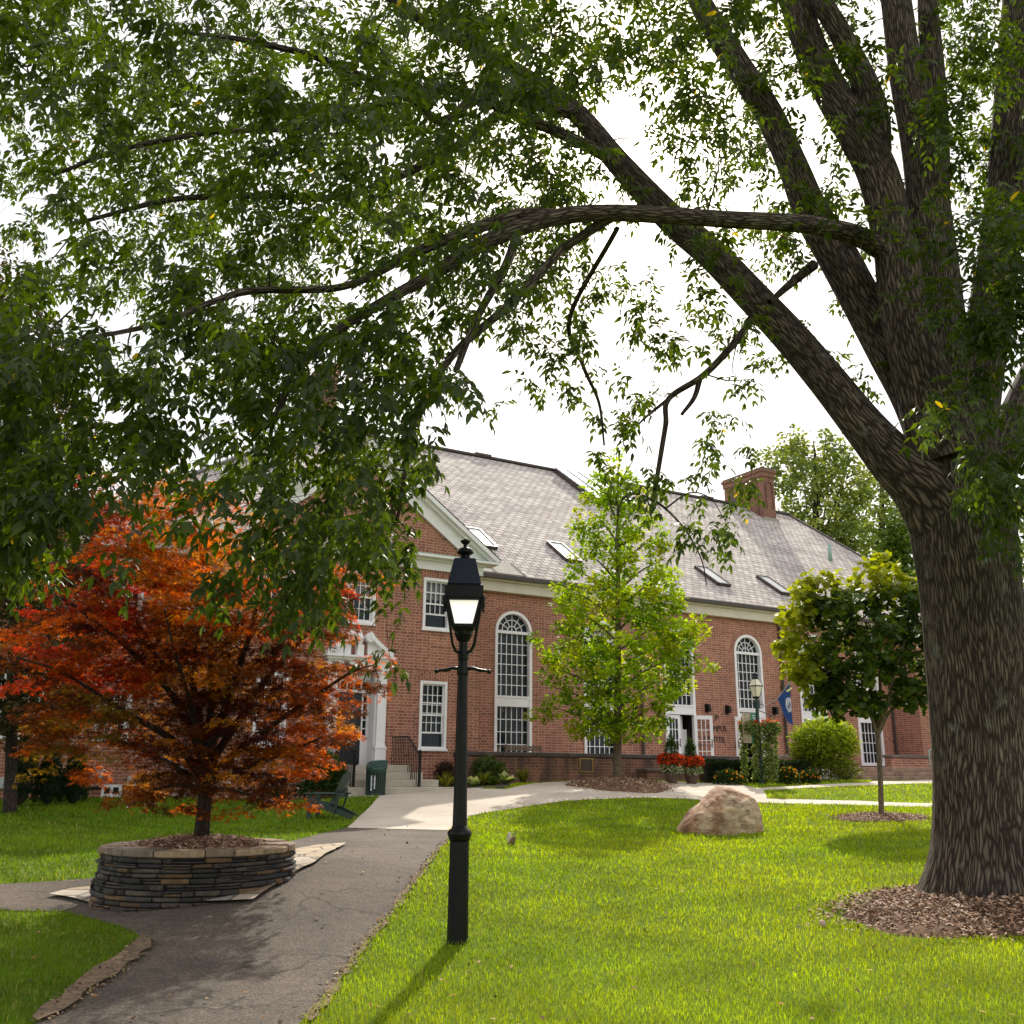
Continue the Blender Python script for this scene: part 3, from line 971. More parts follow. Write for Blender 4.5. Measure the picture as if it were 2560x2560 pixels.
# raised metal hatch below the ridge
s, b = fr_(1108, 914)
def RPt(s, b, e): return Vector((s, b, rz(b))) + Vector((0, -RS, 1)).normalized() * e
mb = MB()
for (sa, sb) in ((s - 1.6, s + 1.7),):
    V = [RPt(sa, RB - 4.2, 0), RPt(sb, RB - 4.2, 0), RPt(sb, RB - .3, 0), RPt(sa, RB - .3, 0), RPt(sa, RB - 4.2, .30), RPt(sb, RB - 4.2, .30), RPt(sb, RB - .3, .30), RPt(sa, RB - .3, .30)]
    mb.add(V, [(0, 1, 5, 4), (1, 2, 6, 5), (2, 3, 7, 6), (3, 0, 4, 7)])
hatch = mb.build('roof_hatch', MAT['brownmetal'], hall)
mb = MB()
mb.face([RPt(s - 1.68, RB - 4.28, .31), RPt(s + 1.78, RB - 4.28, .31), RPt(s + 1.78, RB - .22, .31), RPt(s - 1.68, RB - .22, .31)])
for q in range(5):
    x = s - 1.6 + q * .8
    mb.bar(RPt(x, RB - 4.28, .335), RPt(x, RB - .22, .335), .04, .05, up=(0, -RS, 1))
mb.build('hatch_sheet', MAT['skyglass'], hatch, recalc=False)
s, b = fr_(1567, 1058)
mb = MB(); mb.tube([(s, b, rz(b) - .1), (s, b, rz(b) + .95)], .12, 10)
mb.build('vent_pipe', MAT['copper'], hall, smooth=True)


def chimney(s0, s1, b0, b1, ztop, louver):
    zb = rz(min(b0, b1)) - .6
    mb = MB()
    mb.span(s0, s1, b0, b1, zb, ztop - .62)
    mb.span(s0 - .07, s1 + .07, b0 - .07, b1 + .07, ztop - .62, ztop - .30)
    mb.span(s0 - .13, s1 + .13, b0 - .13, b1 + .13, ztop - .30, ztop - .10)
    ch = mb.build('chimney', MAT['brick_chim'], hall)
    mb = MB(); mb.span(s0 - .05, s1 + .05, b0 - .05, b1 + .05, ztop - .10, ztop)
    mb.build('chimney_cap', MAT['darkcoping'], ch)
    mb = MB()
    L_ = b1 - b0
    for q in range(2):                   # blind arches, standing proud of the face
        c = b0 + L_ * (.28 + .44 * q); r = L_ * .15; zs = ztop - 1.25
        pts = []
        for k in range(9):
            a = PI * k / 8; pts.append((s0 - .015, c + r * math.cos(a), zs + r * math.sin(a)))
        pts = [(s0 - .015, c + r, zb + .9)] + pts + [(s0 - .015, c - r, zb + .9)]
        for i in range(len(pts) - 1): mb.bar(pts[i], pts[i + 1], .06, .10, up=(1, 0, 0))
    c = (s0 + s1) / 2; r = (s1 - s0) * .28; zs = ztop - 1.25
    pts = [(c + r * math.cos(PI * k / 8), b0 - .015, zs + r * math.sin(PI * k / 8)) for k in range(9)]
    pts = [(c + r, b0 - .015, zb + 1.4)] + pts + [(c - r, b0 - .015, zb + 1.4)]
    for i in range(len(pts) - 1): mb.bar(pts[i], pts[i + 1], .06, .10, up=(0, 1, 0))
    mb.build('blind_arch', MAT['brick_arch'], ch)
    if louver:
        mb = MB(); c = b0 + L_ * .72
        mb.span(s0 - .05, s0 + .02, c - .36, c + .36, ztop - 2.35, ztop - 1.25)
        mb.build('louver', MAT['brownmetal'], ch)
    mb = MB(); mb.span(s0 - .12, s1 + .12, b0 - .12, b1 + .12, rz(min(b0, RB)) - .35, rz(min(b0, RB)) + .12)
    mb.build('chimney_flashing', MAT['leadmetal'] if louver else MAT['copper'], ch)


def chim_at(px_front_l, px_front_r, px_back, pyb, pyt, louver, depth):
    # front corner standing just in front of the ridge
    b = RB - depth / 2
    s0 = fl(px_front_l, pyb, b)[0]; s1 = fl(px_front_r, pyb, b)[0]
    zt = fl(px_front_l, pyt, b)[1]
    chimney(s0, s1, b, b + depth, zt, louver)


chim_at(1442, 1464, 1368, 965, 882, True, 3.6)
chim_at(606, 634, 558, 782, 680, False, 3.2)

# --- flat arches and arch rings
for (a, c, z0, z1) in low_w + up_w:
    mb = MB()
    mb.prism([(a - .02, z1), (c + .02, z1), (c + .13, z1 + .32), (a - .13, z1 + .32)], -.012, .05)
    mb.build('flat_arch', MAT['brick_soldier'], hall)
for c in ARCH:
    n = 20; mb = MB()
    for k in range(n):
        a0, a1 = PI * k / n, PI * (k + 1) / n
        q = [(c + r * math.cos(a), ASPR + r * math.sin(a)) for r, a in ((AW, a0), (AW + .23, a0), (AW + .23, a1), (AW, a1))]
        mb.prism(q, HB - .014, HB + .03)
    mb.build('brick_arch', MAT['brick_soldier'], hall, recalc=True)


# --- windows
def sash_window(s0, s1, z0, z1, b, cols=4, rows=(3, 3), open_=0.0, sill=True):
    mb = MB(); w = .095
    mb.span(s0, s0 + w, b - .045, b + .16, z0, z1); mb.span(s1 - w, s1, b - .045, b + .16, z0, z1)
    mb.span(s0 + w, s1 - w, b - .045, b + .16, z1 - w, z1); mb.span(s0 + w, s1 - w, b - .045, b + .16, z0, z0 + .07)
    win = mb.build('window', MAT['white'], hall, bevel=.006)
    mb = MB(); mb.span(s0 - .04, s1 + .04, b - .09, b + .02, z0 - .07, z0 - .002)
    mb.build('sill', MAT['white'], win, bevel=.005)
    a, c, d, e = s0 + w, s1 - w, z0 + .07, z1 - w
    mid = (d + e) / 2
    mb = MB(); t = .022

    def grid(z_0, z_1, y, nr):
        fr = .042
        mb.span(a, a + fr, y, y + .035, z_0, z_1); mb.span(c - fr, c, y, y + .035, z_0, z_1)
        mb.span(a + fr, c - fr, y, y + .035, z_0, z_0 + fr * 1.3); mb.span(a + fr, c - fr, y, y + .035, z_1 - fr, z_1)
        for i in range(1, cols):
            x = a + fr + (c - a - 2 * fr) * i / cols; mb.span(x - t / 2, x + t / 2, y + .004, y + .03, z_0 + fr, z_1 - fr)
        for j in range(1, nr):
            z = z_0 + fr + (z_1 - z_0 - 2 * fr) * j / nr; mb.span(a + fr, c - fr, y + .006, y + .028, z - t / 2, z + t / 2)
    grid(mid - .02, e, b + .05, rows[0])
    grid(d + open_, mid + .02 + open_ * .95, b + .095, rows[1])
    mb.build('sash', MAT['white'], win)
    mb = MB(); mb.face([(a, b + .14, d), (c, b + .14, d), (c, b + .14, e), (a, b + .14, e)])
    mb.build('pane', MAT['glass'], win, recalc=False)


for i, (a, c, z0, z1) in enumerate(low_w + up_w):
    sash_window(a, c, z0, z1, 0, 4, (3, 3) if z1 < 5 else (2, 2), open_=.42 if i in (1, 4) else 0.0)
    if z1 > 5:
        mb = MB(); zm = z1 - .1 - (z1 - z0) * (.36 + .1 * (i % 2)); mb.face([(a + .1, .138, zm), (c - .1, .138, zm), (c - .1, .138, z1 - .1), (a + .1, .138, z1 - .1)])
        mb.build('window_blind', MAT['blind'], hall, recalc=False)
for (a, c, z0, z1) in base_l:
    sash_window(a, c, z0, z1, HB, 4, (3, 3) if z1 < 6 else (2, 2))


def arched(c, door=False):
    mb = MB(); w = .115; y0, y1 = HB - .05, HB + .24
    zb = 1.86 if door else 2.02
    n = 24
    pts = [(-AW, zb), (-AW, ASPR)] + [(-AW * math.cos(PI * k / n), ASPR + AW * math.sin(PI * k / n)) for k in range(1, n)] + [(AW, ASPR), (AW, zb)]
    q = (AW - w) / AW
    inn = [(-AW + w, zb), (-AW + w, ASPR)] + [(-(AW - w) * math.cos(PI * k / n), ASPR + (AW - w) * math.sin(PI * k / n)) for k in range(1, n)] + [(AW - w, ASPR), (AW - w, zb)]
    for i in range(len(pts) - 1):
        o0, o1, i0, i1 = pts[i], pts[i + 1], inn[i], inn[i + 1]
        mb.face([(c + o0[0], y0, o0[1]), (c + i0[0], y0, i0[1]), (c + i1[0], y0, i1[1]), (c + o1[0], y0, o1[1])])
        mb.face([(c + i0[0], y0, i0[1]), (c + i0[0], y1, i0[1]), (c + i1[0], y1, i1[1]), (c + i1[0], y0, i1[1])])
        mb.face([(c + o0[0], y0, o0[1]), (c + o1[0], y0, o1[1]), (c + o1[0], HB + .05, o1[1]), (c + o0[0], HB + .05, o0[1])])
    a, e = c - AW + w, c + AW - w
    mb.span(a, e, HB - .035, HB + .22, 3.98, 4.36)
    mb.span(a, e, HB - .055, HB + .20, 4.30, 4.375)
    mb.span(a, e, HB + .02, HB + .20, ASPR - .06, ASPR + .05)
    if not door: mb.span(a, e, HB - .03, HB + .2, zb, zb + .14)
    win = mb.build('arched_window', MAT['white'], hall, bevel=0)
    mb = MB(); t = .028; y = HB + .11
    def g(z0, z1, nc, nr):
        for i in range(1, nc):
            x = a + (e - a) * i / nc; mb.span(x - t / 2, x + t / 2, y, y + .03, z0, z1)
        for j in range(1, nr):
            z = z0 + (z1 - z0) * j / nr; mb.span(a, e, y + .002, y + .028, z - t / 2, z + t / 2)
    g(4.40, ASPR - .06, 6, 6)
    if not door: g(zb + .14, 3.97, 6, 4)
    R1 = AW - w
    for r in (R1 * .62, R1 * .28):
        for k in range(16):
            a0, a1 = PI * k / 16, PI * (k + 1) / 16
            mb.bar((c + r * math.cos(a0), y + .015, ASPR + .05 + r * math.sin(a0)), (c + r * math.cos(a1), y + .015, ASPR + .05 + r * math.sin(a1)), .03, .03, up=(0, 1, 0))
    for k in range(1, 6):
        an = PI * k / 6
        r0 = R1 * .28 if k != 3 else 0
        mb.bar((c + r0 * math.cos(an), y + .017, ASPR + .05 + r0 * math.sin(an)), (c + R1 * math.cos(an), y + .017, ASPR + .05 + R1 * .97 * math.sin(an)), .026, .026, up=(0, 1, 0))
    mb.build('sash', MAT['white'], win)
    mb = MB(); yy = HB + .15
    mb.face([(a, yy, 4.3), (e, yy, 4.3), (e, yy, ASPR), (a, yy, ASPR)])
    mb.face([(a, yy, ASPR)] + [(c - R1 * math.cos(PI * k / 16), yy, ASPR + R1 * math.sin(PI * k / 16)) for k in range(1, 16)] + [(e, yy, ASPR)])
    if not door: mb.face([(a, yy, zb), (e, yy, zb), (e, yy, 4.0), (a, yy, 4.0)])
    mb.build('pane', MAT['glass'], win, recalc=False)
    return a, e


def glazed_leaf(hx, hy, ang, wdt, z0, z1, right_hinge, handle=True, nc=3, nr=4):
    """door leaf hinged at (hx, hy); ang = swing of the leaf from the front line, outward"""
    sg = -1 if right_hinge else 1
    # local leaf axis: from the hinge along dirx
    dx, dy = sg * math.cos(ang), -math.sin(ang)
    nx, ny = -dy, dx
    def P(u, v, z): return Vector((hx + dx * u + nx * v, hy + dy * u + ny * v, z))
    def bx(mb, u0, u1, v0, v1, z_0, z_1):
        V = [P(u, v, z) for z in (z_0, z_1) for u, v in ((u0, v0), (u1, v0), (u1, v1), (u0, v1))]
        mb.add(V, [(3, 2, 1, 0), (4, 5, 6, 7), (0, 1, 5, 4), (1, 2, 6, 5), (2, 3, 7, 6), (3, 0, 4, 7)])
    mb = MB(); st = .125; th = .045
    bx(mb, 0, st, 0, th, z0, z1); bx(mb, wdt - st, wdt, 0, th, z0, z1)
    bx(mb, st, wdt - st, 0, th, z0, z0 + .2); bx(mb, st, wdt - st, 0, th, z1 - .16, z1)
    for i in range(1, nc):
        x = st + (wdt - 2 * st) * i / nc; bx(mb, x - .014, x + .014, .006, th - .006, z0 + .2, z1 - .16)
    for j in range(1, nr):
        z = z0 + .2 + (z1 - z0 - .36) * j / nr; bx(mb, st, wdt - st, .008, th - .008, z - .014, z + .014)
    d = mb.build('door', MAT['white'], hall)
    mb = MB()
    for v in (-.05, th + .05):
        mb.tube([P(wdt - .07, v, z0 + .78), P(wdt - .07, v, z0 + 1.12)], .016, 6)
        mb.tube([P(.08, v, z0 + .88), P(wdt - .07, v, z0 + .88)], .014, 6)
    mb.build('handle', MAT['brownmetal'], d)
    return d, P, st, th


for i, c in enumerate(ARCH):
    door = i in (2, 3)
    a, e = arched(c, door)
    if door:
        mid = (a + e) / 2
        # dark hallway behind the doors
        mb = MB(); mb.face([(a, HB + .9, 1.86), (e, HB + .9, 1.86), (e, HB + .9, 4.0), (a, HB + .9, 4.0)])
        mb.face([(a, HB + .1, 1.86), (a, HB + .9, 1.86), (a, HB + .9, 4.0), (a, HB + .1, 4.0)])
        mb.face([(e, HB + .9, 1.86), (e, HB + .1, 1.86), (e, HB + .1, 4.0), (e, HB + .9, 4.0)])
        mb.face([(a, HB + .1, 3.99), (e, HB + .1, 3.99), (e, HB + .9, 3.99), (a, HB + .9, 3.99)])
        mb.build('doorway', MAT['interior'], hall, recalc=False)
        if i == 2:
            d, P, st, th = glazed_leaf(a, HB + .02, 0.0, mid - a, 1.88, 3.96, False)
            mb = MB(); V = [P(st, .02, 2.05), P(mid - a - st, .02, 2.05), P(mid - a - st, .02, 3.8), P(st, .02, 3.8)]; mb.face(V); mb.build('pane', MAT['glass'], d, recalc=False)
            glazed_leaf(e, HB - .05, math.radians(155), .78, 1.88, 3.96, True)
            mb = MB(); mb.span(e - .36, e - .03, HB + .42, HB + .46, 1.88, 3.4); mb.span(e - .36, e - .25, HB + .42, HB + .46, 3.4, 3.95)
            mb.build('inner_door', MAT['white'], hall)
        else:
            glazed_leaf(a, HB - .05, math.radians(150), .78, 1.88, 3.96, False)
            glazed_leaf(e, HB + .02, 0.0, e - mid, 1.88, 3.96, True)
# wall lights
for px, py in ((1233, 1332), (1333, 1336), (1371, 1339), (1460, 1341), (1195, 1331)):
    s, z = fl(px, py, HB)
    mb = MB(); mb.box((s, HB - .12, z), (.16, .24, .30), taper=.8); mb.box((s, HB - .01, z), (.2, .03, .36))
    mb.build('wall_light', MAT['black'], hall, bevel=.02)
# downspouts
for px, py, b, z0, z1 in ((1211, 1400, HB, 1.9, 8.6), (1475, 1300, HB, 1.9, 8.6), (1684, 1370, HB, 1.9, 8.1)):
    s, z = fl(px, py, b)
    mb = MB(); mb.tube([(s, b - .10, z0), (s, b - .10, z1 - .25), (s, b - .38, z1 + .05)], .06, 8)
    for zz in (3.2, 5.4, 7.4): mb.box((s, b - .07, zz), (.18, .13, .05))
    mb.build('downspout', MAT['brownmetal'], hall)
s = GL - .18
mb = MB(); mb.tube([(s, HB - .10, .7), (s, HB - .10, 8.4), (s, HB - .38, 8.7)], .07, 8)
mb.build('downspout', MAT['brownmetal'], hall)
mb = MB(); mb.tube([(GR_ + .10, 1.4, 7.9), (GR_ + .10, 1.4, 8.5), (GR_ + .2, 1.7, 8.75)], .06, 8)
mb.build('downspout', MAT['brownmetal'], hall)

# --- entrance portal
mb = MB()
pz = 1.80
for sg in (-1, 1):
    c = GC + sg * .83
    mb.span(c - .15, c + .15, -.16, .02, pz + .62, 4.62)             # pilaster
    mb.span(c - .185, c + .185, -.20, .02, pz, pz + .50)
    mb.span(c - .20, c + .20, -.22, .02, pz + .50, pz + .56); mb.span(c - .175, c + .175, -.19, .02, pz + .56, pz + .62)
    mb.span(c - .19, c + .19, -.20, .02, 4.62, 4.74)
    a = GC + sg * .68
    mb.span(min(a, a - sg * .05), max(a, a - sg * .05), -.03, .55, pz, 4.7)   # panelled reveals
    for zz in (pz + .1, pz + .8, pz + 1.6):
        mb.span(min(a - sg * .05, a - sg * .058), max(a - sg * .05, a - sg * .058), .1, .45, zz, zz + .55)
mb.span(GC - 1.02, GC + 1.02, -.18, .02, 4.74, 5.00)
mb.span(GC - 1.08, GC + 1.08, -.26, .02, 5.00, 5.08); mb.span(GC - 1.14, GC + 1.14, -.34, .02, 5.08, 5.15)
mb.span(GC - .6, GC + .6, .3, .5, 4.46, 4.70)
portal = mb.build('portal', MAT['white'], hall, bevel=.01)
# swan-neck pediment with scrolls
mb = MB()
for sg in (-1, 1):
    pts = []
    for k in range(13):
        t = k / 12
        x = 1.10 - .82 * t; z = 5.18 + .62 * (t ** 1.6) + .07 * math.sin(t * PI)
        pts.append((x, z))
    up_ = [(GC + sg * x, z + .11) for x, z in pts]; lo_ = [(GC + sg * x, z - .05 if i else 5.152) for i, (x, z) in enumerate(pts)]
    mb.prism(up_ + lo_[::-1], -.32, -.02)
    # tympanum below the scroll
    mb.prism([(GC + sg * 1.0, 5.152)] + [(GC + sg * x, z - .05) for x, z in pts[2:]] + [(GC + sg * .28, 5.152)], -.12, -.015)
    cx, cz = GC + sg * .30, 5.74
    pr = []
    for k in range(30):
        a = k / 29 * 2.4 * PI; r = .155 * (1 - .75 * k / 29)
        pr.append((cx + sg * r * math.sin(a), -.20, cz + r * math.cos(a)))
    mb.tube(pr, [.055 * (1 - .5 * k / 29) for k in range(30)], 6)
    mb.prism([(cx + .15 * math.cos(PI * 2 * k / 14), cz + .15 * math.sin(PI * 2 * k / 14)) for k in range(14)], -.30, -.05)
mb.span(GC - .11, GC + .11, -.24, -.01, 5.152, 5.5)
mb.lathe([(.05, 5.5), (.10, 5.58), (.13, 5.72), (.07, 5.84), (.05, 5.9), (.02, 6.0)], 12, (GC, -.13, 0))
mb.build('broken_pediment', MAT['white'], portal)
# door set back between sidelights, fanlight strip above
mb = MB()
dy = .5
mb.span(GC - .40, GC + .40, dy, dy + .05, pz + .01, 4.05)
for zz, hh in ((pz + .12, .55), (pz + .75, .32), (pz + 1.15, .45), (pz + 1.68, .20), (pz + 1.95, .2)):
    for sg in (-1, 1):
        a = GC + sg * .19
        mb.span(a - .14, a + .14, dy - .014, dy, zz, zz + hh)
d = mb.build('door', MAT['navydoor'], hall, bevel=.006)
mb = MB(); mb.span(GC + .31, GC + .36, dy - .03, dy - .002, pz + .85, pz + 1.2); mb.tube([(GC + .335, dy - .05, pz + .95), (GC + .335, dy - .09, pz + .95)], .03, 8)
mb.build('handle', MAT['brass'], d)
mb = MB()
for sg in (-1, 1):
    a, c = sorted((GC + sg * .40, GC + sg * .63))
    mb.span(a, a + .05, dy - .02, dy + .06, pz, 4.05); mb.span(c - .05, c, dy - .02, dy + .06, pz, 4.05)
    mb.span(a + .05, c - .05, dy - .02, dy + .06, pz, pz + .85)
    for j in range(6): mb.span(a + .05, c - .05, dy - .015, dy + .06, pz + .85 + j * .265 - .0, pz + .885 + j * .265)
mb.span(GC - .63, GC + .63, dy - .04, dy + .07, 4.05, 4.14)
mb.span(GC - .63, GC + .63, dy - .03, dy + .07, 4.40, 4.48)
for j in range(6): mb.span(GC - .63 + j * .246, GC - .60 + j * .246, dy - .02, dy + .06, 4.14, 4.40)
sl = mb.build('sidelight', MAT['white'], hall)
mb = MB(); mb.face([(GC - .64, dy + .065, pz), (GC + .64, dy + .065, pz), (GC + .64, dy + .065, 4.7), (GC - .64, dy + .065, 4.7)])
mb.build('pane', MAT['glass'], sl, recalc=False)
# raised metal lettering on the wall, partly behind the open door leaf
def letters(txt, size):
    cu = bpy.data.curves.new('t', 'FONT'); cu.body = txt; cu.size = size; cu.extrude = .012; cu.resolution_u = 2
    o = bpy.data.objects.new('t', cu); col.objects.link(o)
    me = bpy.data.meshes.new_from_object(o.evaluated_get(bpy.context.evaluated_depsgraph_get()))
    bpy.data.objects.remove(o)
    return me


def put_text(name, txt, size, M4, mat, parent=None, width=None):
    me = letters(txt, size)
    if width:
        xs = [v.co.x for v in me.vertices]; k = width / (max(xs) - min(xs)); x0 = min(xs)
        for v in me.vertices: v.co.x = (v.co.x - x0) * k
    me.transform(M4)
    me.materials.clear(); me.materials.append(mat)
    o = bpy.data.objects.new(name, me); link(o, parent)
    me.name = name
    return o


ML = Matrix(((1, 0, 0, 0), (0, 0, 1, 0), (0, 1, 0, 0), (0, 0, 0, 1)))   # text plane -> front plane, glyphs face -y
ML = Matrix(((1, 0, 0, 0), (0, 0, -1, 0), (0, 1, 0, 0), (0, 0, 0, 1)))
for txt, px, py, wd in (('P', 1352, 1354, .2), ('CAMPUS', 1370, 1375, 1.15), ('CENTER', 1367, 1395, 1.15)):
    s, z = fl(px, py, HB)
    put_text('lettering', txt, .34, Matrix.Translation((s - wd if wd > .5 else s - .1, HB - .02, z - .12)) @ ML, MAT['brownmetal'], hall, wd)

# --- left end: small basement windows and service boxes
for px0, px1, py0, py1 in ((192, 228, 1480, 1501), (327, 352, 1494, 1501)):
    s0, z1 = fl(px0, py0, HB); s1, z0 = fl(px1, py1, HB)
    z0 = max(z0, z1 - .62)
    mb = MB(); y = HB
    mb.span(s0, s1, y - .05, y + .02, z1 - .08, z1); mb.span(s0, s1, y - .05, y + .02, z0 - .2, z0 + .05)
    for x in (s0 + .04, (s0 + s1) / 2, s1 - .04): mb.span(x - .04, x + .04, y - .05, y + .02, z0 + .05, z1 - .08)
    bw = mb.build('basement_window', MAT['white'], hall)
    mb = MB(); mb.face([(s0, y - .012, z0), (s1, y - .012, z0), (s1, y - .012, z1), (s0, y - .012, z1)])
    mb.build('pane', MAT['interior'], bw, recalc=False)
for px0, px1, py0, py1, mat in ((0, 12, 1466, 1488, 'greybox'), (180, 191, 1452, 1468, 'greybox'), (240, 256, 1465, 1483, 'greybox')):
    s0, z1 = fl(px0, py0, HB); s1, z0 = fl(px1, py1, HB)
    mb = MB(); mb.span(s0, s1, HB - .28, HB - .003, z0, z1)
    mb.build('utility_box', MAT[mat], hall, bevel=.02)
s, z = fl(176, 1470, HB)
mb = MB(); mb.tube([(s - .5, HB - .1, z - .9), (s - .5, HB - .1, z - .25), (s + .2, HB - .1, z - .25), (s + .2, HB - .1, z + .1)], .05, 8)
mb.build('pipe', MAT['black'], hall)

# ------------------------------------------------------------------ terrace, steps and walls in front of the hall
def bthing(name, label, cat, group=None):
    return thing(name, label, cat, (BX, BY, 0), BROT, group)


def g_at(s, b):
    p = W3(s, b, 0); return float(zg(p[0], p[1]))


terr = MB(); terr.span(GR_ + .003, 21.5, -.75, HB - .003, .8, 1.84)
tag(terr.build('terrace_paving', MAT['stepstone'], None), kind='structure')
o = bpy.data.objects['terrace_paving']; o.location = (BX, BY, 0); o.rotation_euler = (0, 0, BROT)
tw = bthing('terrace_wall', 'weathered brick wall with dark stone coping and a bronze plaque, along the terrace', 'wall')
TB = -1.0
sl_, zc = fl(884, 1419, TB); sr_, zc2 = fl(1392, 1425, TB)
CAPZ = (zc + zc2) / 2
mb = MB(); mb.span(sl_, sr_, TB, TB + .36, .8, CAPZ - .14); mb.span(sl_, sl_ + .36, TB + .36, -.004, .8, CAPZ - .14)
mb.build('brickwork', MAT['brick_old'], tw)
mb = MB(); n = 9
for i in range(n):
    a = sl_ - .05 + (sr_ - sl_ + .1) * i / n; c = sl_ - .05 + (sr_ - sl_ + .1) * (i + 1) / n
    mb.span(a + .004, c - .004, TB - .06, TB + .42, CAPZ - .14, CAPZ + random.uniform(-.006, .006))
mb.span(sl_ - .05, sl_ + .41, TB + .43, -.004, CAPZ - .14, CAPZ)
mb.build('coping', MAT['darkcoping'], tw, bevel=.02)
s0, z1 = fl(1094, 1432, TB); s1, z0 = fl(1117, 1455, TB)
mb = MB(); mb.span(s0, s1, TB - .02, TB - .002, z0, z1)
pq = mb.build('plaque', MAT['bronze'], tw)
mb = MB(); t = .025
mb.span(s0 - t, s1 + t, TB - .035, TB - .003, z1, z1 + t); mb.span(s0 - t, s1 + t, TB - .035, TB - .003, z0 - t, z0)
mb.span(s0 - t, s0, TB - .035, TB - .003, z0, z1); mb.span(s1, s1 + t, TB - .035, TB - .003, z0, z1)
mb.build('plaque_frame', MAT['brass'], pq)
# sloping parapet of the ramp
rw = bthing('ramp_wall', 'low brick ramp wall with sloping stone coping behind the hanging baskets', 'wall')
RBb = -2.1
sA, zA = fl(1335, 1438, RBb); sB, zB = fl(1498, 1425, RBb)
mb = MB(); mb.prism([(sA, .9), (sB, .9), (sB, zB - .1), (sA, zA - .1)], RBb, RBb + .3)
mb.build('brickwork', MAT['brick'], rw)
mb = MB(); mb.prism([(sA - .05, zA - .1), (sB + .05, zB - .1), (sB + .05, zB + .03), (sA - .05, zA + .03)], RBb - .06, RBb + .36)
mb.build('coping', MAT['coping'], rw, bevel=.015)
pw = bthing('planter_wall', 'short low brick block with stone cap left of the flower pots', 'wall')
s0, z1 = fl(1221, 1450, -1.9); s1, z0 = fl(1258, 1474, -1.9)
mb = MB(); mb.span(s0, s1 + .5, -1.9, -1.3, z0 - .4, z1 - .1); mb.build('brickwork', MAT['brick_old'], pw)
mb = MB(); mb.span(s0 - .05, s1 + .55, -1.96, -1.24, z1 - .1, z1); mb.build('cap', MAT['coping'], pw, bevel=.02)

# entrance steps with iron railings
st_ = bthing('entrance_steps', 'pale stone steps rising to the white portal and navy door', 'steps')
gz = g_at(1.0, -2.3)
nst = 4; top = pz; rise = (top - gz + .04) / nst
ext = [2.62, 2.0, 1.62, 1.35]
LX0 = fl(657, 1490, -2.35)[0]
extl = [GC - LX0, GC - LX0 - .03, GC - LX0 - .06, GC - LX0 - .09]
for i in range(nst):
    z1 = gz - .04 + rise * (i + 1); bfront = -2.35 + .33 * i
    mb = MB(); mb.span(GC - extl[i], GC + ext[i], bfront, -.002 if i == nst - 1 else -2.35 + .33 * (i + 1) + .04, (gz - .5) if i == 0 else z1 - rise, z1)
    if i < nst - 1:
        mb.span(GC + ext[i + 1] - .01, GC + ext[i], -2.35 + .33 * (i + 1) + .042, -.8 + .1 * i, (gz - .5) if i == 0 else z1 - rise, z1)
    mb.build('step', MAT['stepstone'], st_, bevel=.015)


def railing(name, s_, label):
    t = bthing(name, label, 'railing')
    zt = top + .86; z_b = gz + rise + .02
    ya, yb, yc = -.2, -1.25, -2.28
    zc_ = z_b + .80
    mb = MB(); mb.tube([(s_, ya, zt), (s_, yb, zt), (s_, yb - .2, zt - .03), (s_, yc, zc_ + .08), (s_, yc - .12, zc_ + .02)], .022, 8)
    if s_ < GC:
        mb.tube([(s_, yc - .12 - .14 * math.sin(a), zc_ - .12 + .14 * math.cos(a)) for a in [k * .35 for k in range(14)]], [.022 - .0008 * k for k in range(14)], 6)
    mb.build('handrail', MAT['black'], t, smooth=True)
    n = 17
    for k in range(n):
        y = ya + (yc - ya) * k / (n - 1) * .97
        zt_ = zt if y > yb - .1 else zt + (zc_ + .08 - zt) * (yb - .15 - y) / (yb - .15 - yc)
        i = int((y + 2.35) / .33); zb_ = gz - .04 + rise * (min(nst - 1, max(0, i)) + 1)
        mb = MB(); mb.box((s_, y, (zb_ + zt_) / 2), (.02, .02, zt_ - zb_))
        mb.build('baluster', MAT['black'], t)
    mb = MB(); mb.box((s_, yc - .02, (gz + rise * .9 + zc_ + .12) / 2), (.07, .07, zc_ + .12 - gz - rise * .9)); mb.blob((s_, yc - .02, zc_ + .16), (.05, .05, .05))
    mb.build('newel_post', MAT['black'], t)


railing('iron_railing', GC + 1.22, 'black iron stair railing right of the navy door')
railing('iron_railing', LX0 + .16, 'black iron stair railing left of the navy door, ending in a scroll')

# broad brown steps at the right
rs = bthing('brown_steps', 'wide brown stone steps leading up to the right end of the hall', 'steps')
s0, zz0 = fl(1622, 1473, -2.6)
zb0 = zz0
s1 = 34.0
lv = [fl(1640, y, -2.6 + .45 * i)[1] for i, y in enumerate((1462, 1452, 1443))]
zs_ = [zb0 + (1.92 - zb0) * (i + 1) / 3 for i in range(3)]
for i in range(3):
    mb = MB(); bf = -2.6 + .45 * i
    k = 6
    for q in range(k):
        a = s0 + .3 * i + (s1 - s0 - .3 * i) * q / k; c = s0 + .3 * i + (s1 - s0 - .3 * i) * (q + 1) / k
        mb.span(a + .004, c - .004, bf, bf + .5 if i < 2 else HB - .003, zb0 - .4 if i == 0 else zs_[i - 1], zs_[i])
    mb.build('step', MAT['brownstone'], rs, bevel=.02)
lw = bthing('low_wall', 'low brick wall with pale coping above the brown steps', 'wall')
s0, z1 = fl(1681, 1424, -.6); s1, z0 = fl(1770, 1447, -.6)
mb = MB(); mb.span(s0, s0 + 5, -.6, -.25, 1.6, z1 - .12); mb.build('brickwork', MAT['brick'], lw)
mb = MB(); mb.span(s0 - .06, s0 + 5.06, -.67, -.18, z1 - .12, z1); mb.build('coping', MAT['coping'], lw, bevel=.015)
